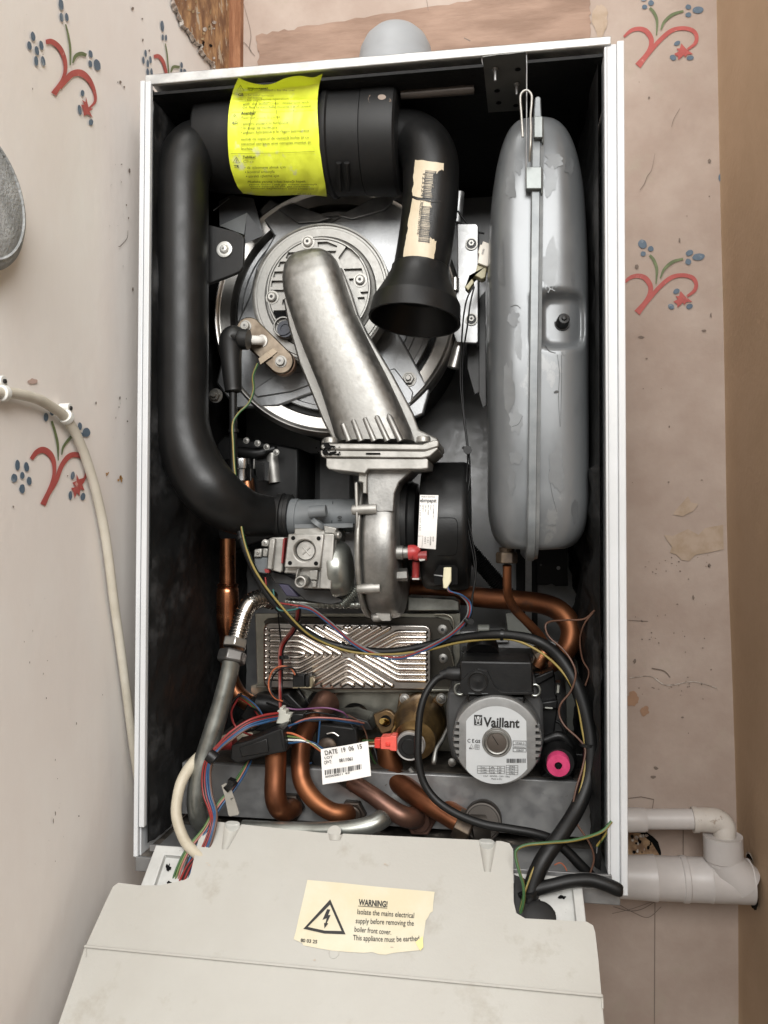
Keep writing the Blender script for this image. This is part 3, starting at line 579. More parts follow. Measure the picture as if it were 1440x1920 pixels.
# ================================================================== expansion vessel (flat grey tank standing on edge)
ty = .055
xc = float(P(1000, 620, .02)[0])
ZB = float(P(1000, 1031, .06)[2]); ZT = float(P(1050, 206, .024)[2]); zcn = (ZB + ZT) / 2; hz = (ZT - ZB) / 2
tank = Thing('expansion_vessel', 'tall flat grey-painted metal expansion tank standing along the right side of the case', 'expansion tank', (xc, .13, ZB))
xl0 = float(P(913, 800, ty)[0]); xr0 = float(P(1106, 800, ty)[0])
YF, YBk = .014, .235
dv = P(1052, 606, .03); dvx, dvz = dv[0], dv[2]
def tank_sec(z, k=1.0):
    t = (z - zcn) / hz
    tt = abs(t)
    rc = .085 if t > 0 else .055     # corner radius up / down in m
    dz = hz - abs(z - zcn)
    s = 1.0
    if dz < rc: s = (1 - ((rc - dz) / rc) ** 2.4) ** (1 / 2.4)
    top = max(0, (z - (zcn + .05)) / (ZT - zcn - .05))
    wl = (xc - xl0 - .010 * top ** 1.6) ; wr_ = (xr0 - xc - .009 * top ** 1.6)
    return s, wl, wr_
def tank_pt(ang, z):
    s, wl_, wr_ = tank_sec(z)
    c, d = math.cos(ang), math.sin(ang); e_ = .52
    x = (wr_ if c > 0 else wl_) * abs(c) ** e_ * (1 if c > 0 else -1)
    yh = (YBk - YF) / 2
    y = yh * abs(d) ** .34 * (1 if d > 0 else -1)
    sx = .25 + .75 * s if s > 0 else .25
    X = xc + x * (s ** .45 if s > 0 else 0); Y = (YF + YBk) / 2 + y * (.80 + .20 * s) 
    if d < 0:
        a = max(abs(X - dvx) / .0195, abs(z - dvz) / .0235); a = (abs((X - dvx) / .0215) ** 4 + abs((z - dvz) / .0245) ** 4) ** .25
        kk = max(0, min(1, (1.12 - a) / .35)); kk = kk * kk * (3 - 2 * kk); Y += .012 * kk * min(1, max(0, (-d)) * 3)
        Y += .0006 * noise.noise(Vector((X * 40, z * 22, 5))) 
    return np.array([X, Y, z])
mb = MB(); NZ = 170; NA = 200; secs = []
angs = []
for i in range(NA):
    u = i / NA
    angs.append(2 * math.pi * u)
for j in range(NZ + 1):
    t = j / NZ; tt = .5 - .5 * math.cos(math.pi * t); tt = .35 * tt + .65 * t
    z = ZB + (ZT - ZB) * tt
    secs.append([tank_pt(a, z) for a in angs])
mb.loft(secs); tbody = tank.part('shell', mb, 'tank', sharp=70)
bvh = BVHTree.FromPolygons([Vector(v) for v in mb.v], mb.f)
def TS(x, y, e=0):
    v_ = ray(x, y); v_ = v_ / np.linalg.norm(v_); h_ = bvh.ray_cast(Vector(CAM), Vector(v_))[0]
    return (np.array(h_) if h_ is not None else P(x, y, .06)) - v_ * e
mt_ = MB()
for x, y, a, b, m_ in [(964, 598, 10, 15, 1), (972, 640, 8, 30, 0), (955, 725, 9, 45, 0), (966, 790, 12, 22, 0), (958, 350, 10, 24, 0), (972, 310, 7, 14, 1), (1040, 300, 20, 13, 0), (1032, 335, 14, 26, 0), (1068, 312, 9, 16, 1), (1043, 735, 5, 2.5, 2), (1057, 661, 4, 4, 0), (1036, 985, 7, 2, 0), (1030, 996, 4, 2, 0), (966, 858, 12, 12, 0), (960, 905, 8, 20, 1), (1045, 880, 16, 40, 0), (1030, 500, 15, 40, 0), (940, 500, 6, 40, 1), (1078, 960, 6, 20, 1), (1075, 520, 4, 12, 1)]: blob(mt_, x, y, a, b, TS, m_, wob=.35, seg=30)
for pts in [[(1045, 665, .9), (1049, 700, .9), (1047, 745, .8), (1050, 800, .5)], [(1053, 665, .9), (1053, 720, .8), (1051, 800, .5)], [(1022, 648, 1), (1030, 658, 1.4), (1042, 662, 1)], [(1030, 880, .6), (1034, 920, .8), (1044, 960, .5)], [(957, 575, .8), (968, 572, 1.2), (976, 578, .8)], [(960, 800, .8), (972, 795, 1), (980, 780, .7)]]: mt_.stroke(pts, TS, 2, e=.0003)
for i_, v_ in enumerate(mt_.v): pass
tank.part('paint_mark', mt_, [mat('tank_pale_patch', (.152, .159, .163), .37, .22), mat('tank_dull_patch', (.138, .145, .150), .37, .22), mat('tank_scrape', (.05, .05, .05), .6)], parent=tbody, recalc=False, split=.004)
def seam_path(off):
    out = []; r = .055; y0 = YF - off; y1 = YBk + off; z0 = ZB - off - .003; z1 = ZT + off
    for (cy, cz, a0, r) in [(y0, z0, math.pi, .035), (y1, z0, 1.5 * math.pi, .035), (y1, z1, 0, .05), (y0, z1, .5 * math.pi, .05)]:
        ccy = cy + (r if cy == y0 else -r); ccz = cz + (r if cz == z0 else -r)
        for k in range(9):
            a = a0 + k / 8 * math.pi / 2; out.append((ccy + r * math.cos(a), ccz + r * math.sin(a)))
    return out
def xs(z): return xc + (z - ZB) / (ZT - ZB) * (P(1007, 300, .01)[0] - P(997, 1030, .01)[0]) - .0012
mb = MB(); sw = .0053; secs = []
for (dx, off) in [(-sw, .000), (-sw, .0055), (-sw * .8, .0066), (sw * .35, .0066), (sw * .45, .0055), (sw, .0048), (sw, .000)]: secs.append([np.array([xs(z) + dx, y, z]) for y, z in seam_path(off)])
mb.loft(secs); tank.part('seam_band', mb, 'tankseam', sharp=40)
for (x0, y0, x1, y1) in [(1001, 217, 1018, 258), (986, 312, 1016, 354)]:
    mb = MB(); mb.rect(x0, y0, x1, y1, YF - .0105, YF - .0025); mb.rect(x1 - 2, y0 + 3, x1 + 1.5, y1 + 9, YF - .0085, YF + .005); tank.part('seam_clip', mb, 'galvlight' if 0 else mat('clip_zinc', (.20, .215, .21), .42, .5, c2=(.15, .16, .155)), bevel=.001)
mb = MB(); mb.prism([(1001, 205), (1003, 182), (1009, 179), (1014, 182), (1016, 225), (1001, 240)], YF + .012, YF + .02); tank.part('top_tab', mb, 'tankseam', bevel=.001)
mb = MB(); vc = P(1053, 608, .03); va = unit((.10, -1, .16)); mb.lathe(vc, va, [(0, .0075), (.003, .0070), (.003, .0058), (.011, .0054), (.0125, .0045), (.0128, .0024), (.0145, .0020), (.0148, .0012)], 0, 28); mb.lathe(vc - va * .0005, va, [(0, .0088), (.0012, .0085)], 1, 28)
tank.part('air_valve', mb, ['rubber', mat('rust_ring', (.15, .10, .07), .7)])
mb = MB(); mb.ptube([(950, 1026, .055, 14), (950, 1036, .055, 13)], 0, 20); a = P(950, 1035, .055); mb.lathe(a, (0, 0, -1), [(0, .0092), (.002, .0102), (.0095, .0102), (.0105, .0095)], 0, 6, phase=.5); tank.part('union_nut', mb, 'brassold', bevel=.0006, smooth=False)
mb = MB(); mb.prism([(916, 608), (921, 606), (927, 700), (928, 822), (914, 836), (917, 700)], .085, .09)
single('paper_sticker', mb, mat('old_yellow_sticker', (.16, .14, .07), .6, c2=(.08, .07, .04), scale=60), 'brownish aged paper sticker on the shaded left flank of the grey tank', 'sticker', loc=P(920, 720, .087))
# ================================================================== air intake silencer and its pipes
SD_ = .068
SA = P(384, 270, SD_); SBp = P(756, 260, SD_); sax = unit(SBp - SA); mS = mpp(SA)
def sl(x): return float((P(x, 265, SD_) - SA) @ sax)
sil = Thing('intake_silencer', 'wide matt black ribbed plastic cylinder lying across the top of the boiler', 'air silencer', P(570, 265, SD_))
RS = 96 * mS
mb = MB(); mb.lathe(SA, sax, [(sl(386), RS * .55), (sl(386.5), RS * .80), (sl(392), RS * .87), (sl(410), RS * .90), (sl(440), RS * .915), (sl(590), RS * .945), (sl(619), RS * .95), (sl(621), RS * 1.02), (sl(624), RS * 1.035), (sl(630), RS * 1.035), (sl(633), RS * .995), (sl(688), RS * .985), (sl(689), RS * .975), (sl(690), RS * 1.0), (sl(740), RS * 1.01), (sl(748), RS * .99), (sl(752), RS * .93), (sl(753), RS * .5)], seg=96)
sb = sil.part('body', mb, 'matte', sharp=30)
mb = MB(); scf = surf_cyl(SA, SBp, RS * 1.0)
mb.ptube([(632, 160, .05, 5), (645, 157, .05, 6), (665, 158, .05, 5)], 0, 12); mb.ptube([(640, 156, .05, 3), (652, 154, .05, 4), (656, 156, .05, 3)], 0, 10)
for x in (637, 652): mb.tube([scf(x - 2, 305, .002), scf(x - 2, 325, .002), scf(x, 356, .002)], .0028, 0, 8)
mb.ptube([(640, 352, .09, 7), (700, 358, .09, 7), (750, 354, .09, 6)], 0, 12)
sil.part('rib', mb, 'matte', split=0)
mb = MB(); blob(mb, 712, 184, 22, 12, surf_cyl(SA, SBp, RS * .992), 0, wob=.3); mb.ell(716, 182, 8, 5, surf_cyl(SA, SBp, RS * .992), m=1, e=.0012); sil.part('scuff', mb, [mat('clay_scuff', (.12, .09, .07), .8), mat('clay_scuff_light', (.30, .24, .20), .8)], parent=sb)
mb = MB(); mb.ptube([(752, 178, .036, 8), (878, 168, .036, 9), (884, 168, .036, 6)], 0, 20);  # rod added for the dull highlight reflected on the black case ceiling
single('ceiling_highlight_rod', mb, mat('ceiling_highlight', (.10, .085, .075), .4, .4), 'short dull brown rod standing for a highlight reflected on the case ceiling by the silencer', 'tube', loc=P(810, 172, .036))
# yellow notice
yl = Thing('yellow_notice', 'creased bright yellow multilingual warning sticker wrapped over the black silencer', 'warning sticker', scf(515, 260, .003))
Lp = cr([(447, 146), (437, 170), (429, 208), (427, 258), (431, 308), (444, 347), (459, 367)], 6); Rp = cr([(605, 138), (598, 163), (595, 198), (597, 240), (601, 288), (607, 330), (616, 375)], 6)
surf_lab = surf_cyl(SA, SBp, RS * .99)
nv = 36
def lerp_poly(q, t): t = t * (len(q) - 1); i = min(int(t), len(q) - 2); return q[i] * (1 - (t - i)) + q[i + 1] * (t - i)
topw = cr([(0, 0), (.14, 11), (.30, 17), (.42, 15), (.55, 6), (.72, 2), (.88, 7), (1, 0)], 6)
def labpt(u, v):
    a = lerp_poly(Lp, v); b = lerp_poly(Rp, v); p = a * (1 - u) + b * u
    for i in range(len(topw) - 1):
        if topw[i][0] <= u <= topw[i + 1][0] + 1e-9: w = topw[i][1] + (topw[i + 1][1] - topw[i][1]) * (u - topw[i][0]) / max(1e-6, topw[i + 1][0] - topw[i][0]); break
    y = p[1] + w * max(0, 1 - v * 5) ** 2 * .9 + (3 * math.sin(u * 6) * (v > .9) * (v - .9) * 10)
    return p[0], y
def lab_surf(x, y, e=0):
    cs = .0012 * abs(noise.noise(Vector((x * .045, y * .02, 2)))) + .0007 * math.sin(x * .12 + y * .03)
    b = surf_lab(x, y, .0022 + cs + e)
    if y < 188:
        t_ = min(1, (188 - y) / 44); t_ = t_ ** .8; b = P(x, y, b[1] * (1 - t_) + .0015 * t_ - e)
    if b[2] > .7112:
        v_ = ray(x, y); b = CAM + v_ * ((.7112 - CAM[2]) / v_[2]) - FRONT * 0
    if y > 345: b = b + np.array([0, -.006 * ((y - 345) / 25), 0])
    return b
mb = MB(); mb.grid(lambda u, v: lab_surf(*labpt(u, v)), 80, 96); lb = yl.part('sheet', mb, 'yellow', recalc=False, sharp=80)
mb = MB()
def T(st, x, y, h, m=0, b=0, ang=-.02, w=None): mb.text(st, x, y, h, lab_surf, ang, m, bold=b, e=.0014, width=w)
T('Important!', 464, 167, 4.5, 0, 2, .03, 38); T('The room-sealed ... for the user', 463, 171, 4, 1, 0, .0, 90); T('- for initial operation', 461, 180, 4.2, 1, 0, .02, 52); T('- for testing', 460, 185, 4.2, 1, 0, .0, 32); T('- for continuous operation', 459, 190, 4.4, 1, 0, -.04, 82)
T('with the boiler cover closed and with', 455, 197, 4.6, 0, 0, -.03, 124); T('the flue system fully mounted and sealed.', 454, 203, 4.6, 0, 0, -.02, 130)
for yy_ in (208, 287): mb.stroke([(433, yy_ + 1, .7), (510, yy_, .7), (590, yy_ - 3, .7)], lab_surf, 1, e=.0012)
T('Atenție!', 452, 214.5, 4.9, 0, 2, -.02, 27); T('Aparatul poate fi pornit', 452, 222, 5, 1, 0, -.02, 74); T('- pentru punere în funcțiune', 451, 234, 5, 0, 0, -.03, 90); T('• în scop de verificare', 451, 242, 5, 0, 0, -.02, 69); T('• pentru funcționare în regim permanent', 451, 250.5, 5, 0, 0, -.03, 129)
T('numai cu capacul de cameră închis și cu', 452, 263, 5, 0, 0, -.03, 127); T('sistemul aer/gaze arse complet montat și', 452, 272, 5, 0, 0, -.025, 130); T('închis.', 452, 281, 5, 0, 0, 0, 22)
T('Tehlike!', 455, 297, 5, 0, 2, -.01, 24); T('Cihazı', 456, 305, 5, 1, 0, 0, 20); T('• ilk işletmeye almak için', 458, 317, 5, 0, 0, -.02, 77); T('• kontrol amacıyla', 459, 325, 5, 0, 0, -.02, 56); T('• sürekli işletme için', 461, 333, 5, 0, 0, -.02, 62)
T('Mutlaka yanma odası kapağı kapalı,', 464, 343, 4.3, 0, 0, -.01, 110); T('yanma havası / atık gaz sistemi tamamıyla', 467, 348, 4, 0, 0, -.0, 128); T('monte edilmiş ve atık gaz sisteminin', 469, 352.5, 3.6, 0, 0, .0, 112); T('tamamen bağlandıktan sonra çalıştırınız', 472, 356.5, 3.3, 0, 0, .01, 118); T('80 00 24', 560, 369, 2.6, 1, 0, .02, 26)
for tx, ty_, g in [(451, 166, 'GB'), (440, 219, 'RO'), (443, 301, 'TR')]:
    mb.stroke([(tx, ty_ - 6, 1), (tx - 6.5, ty_ + 4.5, 1), (tx + 6.5, ty_ + 4.5, 1), (tx, ty_ - 6, 1)], lab_surf, 0, sm=False, e=.0013); T('!', tx - .7, ty_ + 3.2, 5.5, 0, 1); T(g, tx - 4.5, ty_ + 13.5, 5, 0, 2, 0, 10)
mb.stroke([(484, 186, .8), (476, 205, .8), (466, 240, .8), (462, 255, .4)], lab_surf, 1); mb.stroke([(516, 188, 1), (519, 215, .8), (527, 240, .5), (533, 255, .3)], lab_surf, 1); mb.stroke([(551, 196, .8), (550, 232, .4)], lab_surf, 1)
yl.part('printing', mb, ['ink', 'inkfade'], parent=lb, recalc=False)
# left down pipe
lp = Thing('intake_pipe', 'fat satin black plastic pipe running down the left side of the boiler', 'air pipe', P(343, 600, .12))
mb = MB(); pd = .032
mb.ptube([(402, 271, .066, 44), (388, 272, .060, 47), (366, 282, .047, 50), (350, 303, .038, 50), (343, 335, .034, 48.5), (342, 400, pd, 48), (342, 600, pd, 48), (342, 760, pd, 48), (346, 815, pd, 50), (362, 868, pd, 53), (392, 915, pd, 54), (428, 946, .045, 50), (465, 963, .062, 43), (505, 968, .078, 38), (532, 969, .085, 36)], 0, 56, n=8)
lpp = lp.part('pipe', mb, 'plastic', sharp=80)
mb = MB(); a = P(520, 968, .085); b = P(546, 969, .085); L_ = np.linalg.norm(b - a); m_ = mpp(a)
mb.lathe(a, b - a, [(0, 36 * m_), (.001, 43 * m_), (L_ * .45, 44 * m_), (L_ * .5, 40 * m_), (L_ * .7, 40 * m_), (L_ * .75, 42 * m_), (L_, 42 * m_), (L_ + .0005, 34 * m_)], seg=48); lp.part('collar', mb, 'rubber')
mb = MB(); mb.prism([(386, 420), (392, 421), (440, 433), (455, 440), (458, 448), (456, 500), (450, 509), (440, 514), (393, 532), (386, 534)], .045, .05); tabp = lp.part('bracket', mb, 'plastic', bevel=.0012)
mb = MB(); c_ = P(421, 468, .0445); r1 = 15 * mpp(c_); mb.lathe(c_, FRONT, [(0, r1), (.001, r1), (.0013, r1 * .93), (.0012, r1 * .6), (.0022, r1 * .55), (.0036, r1 * .42), (.004, r1 * .25)], 0, 32)
k_ = c_ + FRONT * .00402
for a in (0, math.pi / 2): mb.ext([k_ + np.array([math.cos(a) * .0016 * s1 - math.sin(a) * .0004 * s2, 0, math.sin(a) * .0016 * s1 + math.cos(a) * .0004 * s2]) for s1, s2 in [(-1, -1), (1, -1), (1, 1), (-1, 1)]], (0, -.0001 - a * .00004, 0), 1)
lp.part('screw', mb, [mat('screw_white_zinc', (.66, .66, .63), .35, .5), 'ink'], parent=tabp)
# right elbow and funnel
rp = Thing('intake_elbow', 'black plastic elbow pipe ending in a flared open funnel, white barcode strip on it', 'air funnel', P(800, 400, .08))
ed = .052
mb = MB(); mb.ptube([(735, 259, .068, 50), (756, 260, .067, 51), (778, 266, .065, 52), (796, 282, .06, 53), (806, 306, .056, 53), (808, 340, .054, 52.5), (805, 400, .053, 52), (797, 460, ed, 52), (790, 500, ed, 52), (787, 515, ed, 52)], 0, 56, n=8)
ep = rp.part('pipe', mb, 'plastic', sharp=80)
fa = P(789, 502, ed); fb_ = P(777, 602, ed - .006); fx = unit(fb_ - fa); FL = np.linalg.norm(fb_ - fa); mf = mpp(fb_)
mb = MB(); R1 = 53 * mpp(fa); R2 = 87 * mf
mb.lathe(fa, fx, [(0, R1 * .98), (.002, R1 * 1.03), (.006, R1 * 1.04), (FL * .3, R1 * 1.18), (FL * .6, R2 * .90), (FL * .66, R2 * .945), (FL * .68, R2 * .955), (FL * .98, R2 * .995), (FL, R2), (FL, R2 * .95), (FL * .8, R2 * .90), (FL * .5, R2 * .72), (FL * .45, R2 * .6), (FL * .1, R1 * .9)], 0, 72)
rp.part('funnel', mb, 'plastic', sharp=30)
bs = surf_cyl(P(808, 330, .0545), P(790, 505, ed), 52.3 * mpp(P(800, 400, .053)))
st = Thing('barcode_strip', 'cream torn barcode strip stuck lengthwise down the black elbow pipe', 'barcode sticker', bs(792, 400, 0))
mb = MB()
def qg(mb, TL, TR, BR, BL, sf, nu=14, nv=14, wob=0, m=0, e=0):
    TL, TR, BR, BL = map(np.array, (TL, TR, BR, BL))
    def f(u, v):
        p = (TL * (1 - u) + TR * u) * (1 - v) + (BL * (1 - u) + BR * u) * v
        p = p + wob * np.array([noise.noise(Vector((p[0] * .08, p[1] * .08, 1))) * (u - .5) * 2, noise.noise(Vector((p[0] * .08, p[1] * .08, 9)))])
        return sf(p[0], p[1], e + .0003 * abs(noise.noise(Vector((p[0] * .07, p[1] * .05, 3)))))
    mb.grid(f, nu, nv, m)
qg(mb, (778, 299), (832, 306), (826, 375), (773, 367), bs, 14, 16, 2.5, e=.0007); qg(mb, (773, 372), (826, 379), (812, 503), (753, 497), bs, 14, 20, 2.5, e=.0007); shp = st.part('strip', mb, 'sticker', recalc=False, sharp=80)
mb = MB(); random.seed(3); y = 318.0
while y < 452:
    w = random.choice([.7, .7, 1.2, 1.8]); t = (y - 318) / 134
    if not (369 < y < 382): mb.poly([(797 - 13 * t, y + 1), (819 - 13.5 * t, y + 3.4), (819 - 13.5 * t, y + 3.4 + w), (797 - 13 * t, y + 1 + w)], bs, 0, .0014)
    y += w + random.choice([.7, .9, 1.3])
mb.text('123324', 793, 322, 6, bs, 1.66, 0, e=.0014, width=46); mb.text('70238201716041476', 788, 377, 6, bs, 1.67, 0, e=.0014, width=62)
mb.stroke([(775, 368, 0.5), (781, 372, 3), (795, 374, 3.2), (810, 378, 2.2), (827, 377, 3)], bs, 0, e=.0014)
st.part('printing', mb, ['ink'], parent=shp, recalc=False)
# ================================================================== heat exchanger
HC = P(628, 586, .13); mH = mpp(HC); RH = 236 * mH
hx = Thing('heat_exchanger', 'large round polished steel heat exchanger with a cast aluminium door', 'heat exchanger', HC)
mb = MB(); mb.lathe(HC, FRONT, [(-.004, RH * 1.0), (.003, RH * 1.0), (.008, RH * .985), (.0105, RH * .965), (.0095, RH * .945), (.0080, RH * .94), (.0076, RH * .93), (.0067, RH * .85), (.0020, RH * .838), (-.004, RH * .83), (-.005, RH * .78)], 0, 128, caps=False); hx.part('steel_rim', mb, 'steel', sharp=50)
mb = MB(); pr_ = [(-.004, RH * .97)]
for k in range(12): pr_ += [(-.008 - k * .008, RH * .98), (-.011 - k * .008, RH * .93), (-.013 - k * .008, RH * .93)]
mb.lathe(HC, FRONT, pr_, 0, 96); hx.part('finned_drum', mb, 'plastic')
def hp(px, py, d): return P(px, py, d)
dr = Thing('burner_door', 'round cast aluminium burner door with star ribs and slotted centre', 'burner door', P(612, 566, .105))
DC = HC + np.array([0, .0045, 0]); RD_ = .107
mb = MB(); mb.lathe(DC, FRONT, [(-.002, RD_), (.0095, RD_), (.0105, RD_ * .992), (.0105, RD_ * .955), (.0085, RD_ * .945), (.0085, RD_ * .86), (.0102, RD_ * .85), (.0102, RD_ * .79), (.0070, RD_ * .77), (.0062, .01)], 0, 128)
dd_ = dr.part('disc', mb, 'aludark', sharp=30)
YD = DC[1] - .0062
# star frame
stp = [(585, 420), (508, 363), (470, 378), (500, 430), (478, 452), (470, 500), (474, 545), (455, 585), (432, 655), (398, 700), (402, 750), (425, 790), (470, 790), (560, 745), (640, 715), (700, 730), (745, 800), (790, 790), (812, 745), (800, 690), (768, 655), (745, 600), (742, 500), (768, 440), (800, 395), (760, 350), (700, 372), (640, 418), (610, 428)]
stp = [(612 + (x - 612) * .99, 566 + (y - 566) * .985) for x, y in [(590, 414), (505, 368), (480, 392), (512, 440), (478, 500), (466, 553), (440, 610), (420, 650), (402, 720), (440, 770), (520, 765), (640, 720), (720, 745), (748, 800), (796, 780), (808, 735), (775, 672), (740, 610), (738, 520), (775, 448), (800, 400), (752, 352), (690, 372), (612, 418)]]
mb = MB(); mb.prism(stp, YD - .0065, YD); dr.part('star_rib', mb, 'aludark', bevel=.0024, bseg=3)
mb = MB()
for pts in [[(520, 392), (548, 380), (622, 408), (598, 416), (560, 420)], [(632, 405), (700, 370), (755, 362), (720, 395), (660, 412)]]: mb.prism([(x, y) for x, y in pts], YD - .0088, YD - .006)
for pts in [[(482, 745), (470, 733), (520, 700), (640, 690), (620, 708), (545, 735)], [(705, 700), (740, 690), (775, 735), (770, 760), (745, 775)]]: mb.prism(pts, YD - .0084, YD - .006)
dr.part('raised_web', mb, 'aludark', bevel=.0018, split=-.001)
BC = P(601, 551, .084); mB = mpp(BC)
mb = MB(); r0 = 134 * mB
mb.lathe(BC, FRONT, [(-.020, r0 * .99), (.000, r0 * .99), (.002, r0 * .985), (.0025, r0 * .96), (.0015, r0 * .945), (.0015, r0 * .92), (.0025, r0 * .91), (.0025, r0 * .80), (.0015, r0 * .785), (.001, r0 * .77), (.001, .01)], 0, 128)
bx_ = dr.part('boss_ring', mb, 'alu', sharp=30)
SCc = P(598, 546, .078); rs = 100 * mpp(SCc)
mb = MB(); mb.lathe(SCc, FRONT, [(-.006, rs), (.0035, rs), (.0045, rs * .985), (.0045, rs * .96), (.0035, rs * .945), (.0035, .005)], 0, 96)
z5 = zc(380, 360, 4.8); cut = MB(); yS = SCc[1] - .0035
for pts in [[(720, 560), (745, 510), (910, 505), (900, 545), (870, 560), (730, 572)], [(650, 645), (670, 595), (790, 590), (780, 650)], [(605, 740), (620, 685), (760, 680), (760, 740)], [(585, 825), (595, 768), (760, 765), (760, 825)], [(580, 905), (585, 852), (760, 850), (760, 905)], [(690, 990), (695, 940), (780, 935), (780, 990)], [(620, 1080), (610, 1040), (800, 1035), (800, 1080)],
            [(1015, 465), (1012, 415), (1100, 412), (1190, 450), (1190, 465)], [(1010, 550), (1010, 497), (1185, 495), (1165, 550)], [(1280, 710), (1250, 660), (1415, 655), (1430, 705)], [(1320, 800), (1295, 750), (1360, 745), (1365, 795)], [(1400, 975), (1375, 920), (1440, 915), (1450, 970)], [(1420, 905), (1400, 870), (1470, 865), (1480, 900)]]:
    cut.prism([z5(*p) for p in pts], yS - .01, yS + .0042)
for pts in [[(1200, 560), (1275, 455), (1330, 490), (1400, 560), (1320, 640), (1245, 640)]]: cut.prism([z5(*p) for p in pts], yS - .01, yS + .0046)
sd_ = dr.part('slotted_disc', mb, 'alu', cut=cut, bevel=.0007, bseg=1)
mb = MB()
for x, y in [(578, 455), (511, 558), (676, 526)]:
    screwhead(mb, P(x, y, yS + .0005), 10 * mpp(SCc) * .95, h=.004)
dr.part('screw', mb, ['alubright', 'ink'], parent=sd_, split=0)
mb = MB(); mb.prism([(512, 585), (560, 582), (566, 600), (540, 596), (520, 600)], yS - .0012, yS + .001, 0); mb.lathe(P(536, 617, .081), FRONT, [(0, .0112), (.010, .0105), (.011, .0098), (.011, .0088), (.006, .0086)], 1, 40); mb.lathe(P(535, 617, .0712), FRONT, [(0, .0087), (.0012, .0084), (.0012, .0048), (-.006, .0046), (-.006, .0003)], 2, 40)
dr.part('sight_glass', mb, ['hole', 'alu', 'sight', 'brassold'])
mb = MB()
for x, y in [(767, 711), (405, 742), (436, 380), (800, 395)]:
    c_ = P(x, y, YD - .0068); mb.lathe(c_, FRONT, [(0, .0078), (.0012, .0078)], 0, 28); mb.lathe(c_ + FRONT * .001, FRONT, [(0, .0058), (.0045, .0058), (.005, .0052)], 0, 6); mb.lathe(c_ + FRONT * .005, FRONT, [(0, .0030), (.004, .0030), (.0045, .0024)], 0, 16)
dr.part('nut', mb, 'alubright', split=0)
# folded zinc corner bracket at upper left of door
mb = MB(); mb.prism([(410, 378), (432, 366), (475, 372), (492, 432), (465, 440), (412, 424)], .108, .110); mb.add([P(463, 399, .094), P(412, 423, .106), P(458, 440, .104)], [(0, 1, 2)], 1); mb.add([P(463, 399, .094), P(458, 458, .104), P(496, 440, .106)], [(0, 1, 2)], 0)
mb.stroke([(400, 395, 2), (430, 372, 2)], surf_y(.1), 1)
single('corner_bracket', mb, [mat('dull_zinc', (.17, .175, .18), .45, .6), mat('bright_zinc', (.50, .52, .52), .35, .5)], 'folded zinc corner bracket behind the black pipe bracket at the door edge', 'bracket', loc=P(440, 410, .108), recalc=False, smooth=False)
# support bracket right of the exchanger
sbk = Thing('side_bracket', 'bright zinc-plated vertical bracket with two screws between funnel and grey tank', 'bracket', P(878, 530, .11))
z4 = zc(600, 360, 4.5)
mb = MB(); mb.prism([(857, 419), (893, 419), (897, 424), (897, 640), (893, 644), (856, 642), (848, 620), (856, 540), (858, 520)], .108, .11); mb.prism([(893.5, 420), (897, 424), (897, 640), (893.5, 644)], .1102, .16); a_ = P(848, 480, .115)
mb.ptube([(862, 360, .125, 9), (856, 420, .125, 10)], 0, 14); sb1 = sbk.part('plate', mb, 'galvlight', bevel=.0012)
mb = MB(); mb.ptube([(853, 522, .105, 8), (853, 545, .105, 8)], 0, 14, n=2); mb.ptube([(862, 640, .12, 9), (850, 690, .12, 12)], 0, 14); sbk.part('tube', mb, 'steel', split=0)
for y in (458, 599):
    mb = MB(); c_ = P(884, y, .1078); mb.lathe(c_, FRONT, [(0, .0063), (.0015, .0063), (.0016, .0050)], 0, 28); mb.lathe(c_ + FRONT * .0014, FRONT, [(0, .0050), (.0012, .0048)], 1, 24); mb.lathe(c_ + FRONT * .002, FRONT, [(0, .0036), (.0022, .0030)], 0, 6)
    mb.lathe(c_ + FRONT * .0042, FRONT, [(0, .0016), (.0003, .0015)], 1, 4); sbk.part('screw', mb, ['alubright', 'ink'])
mb = MB(); mb.prism([(898, 560), (910, 545), (912, 760), (905, 765), (898, 740)], .13, .133); mb.prism([(876, 645), (898, 645), (900, 735), (890, 740), (884, 720), (876, 690)], .14, .145); sbk.part('rear_plate', mb, 'pumpbody', bevel=.0006)
# ================================================================== ignition electrode
ig = Thing('ignition_electrode', 'heat-tinted oblong metal plate with white ceramic electrode and two screws', 'electrode', P(500, 650, .08))
yp = .0745
mb = MB(); mp_ = mpp(P(500, 650, yp)); a_ = np.array([466., 618]); b_ = np.array([526., 677]); dv_ = (b_ - a_) / np.linalg.norm(b_ - a_); nn_ = np.array([-dv_[1], dv_[0]]); pts = []
for k in range(13): t = math.pi / 2 + math.pi * k / 12; pts.append(tuple(a_ + 24 * (dv_ * math.cos(t) + nn_ * math.sin(t))))
for k in range(13): t = -math.pi / 2 + math.pi * k / 12; pts.append(tuple(b_ + 24 * (dv_ * math.cos(t) + nn_ * math.sin(t))))
mb.prism(pts, yp, yp + .0035); pl_ = ig.part('plate', mb, 'tan', bevel=.0012)
mb = MB(); mb.prism([(500, 660), (512, 652), (520, 660), (508, 670)], yp - .0012, yp + .001); mb.prism([(484, 672), (500, 660), (510, 668), (488, 684)], yp - .003, yp - .0015); ig.part('earth_tag', mb, mat('tag_tin', (.34, .28, .21), .4, .9), parent=pl_, bevel=.0003)
mb = MB(); mb.prism([(a_[0] + (p[0] - a_[0]) * 1.03 + 1, p[1] + 3) for p in pts], yp + .0036, yp + .012); ig.part('gasket', mb, mat('copper_gasket', (.36, .24, .17), .5, .7, c2=(.22, .14, .1)), bevel=.001)
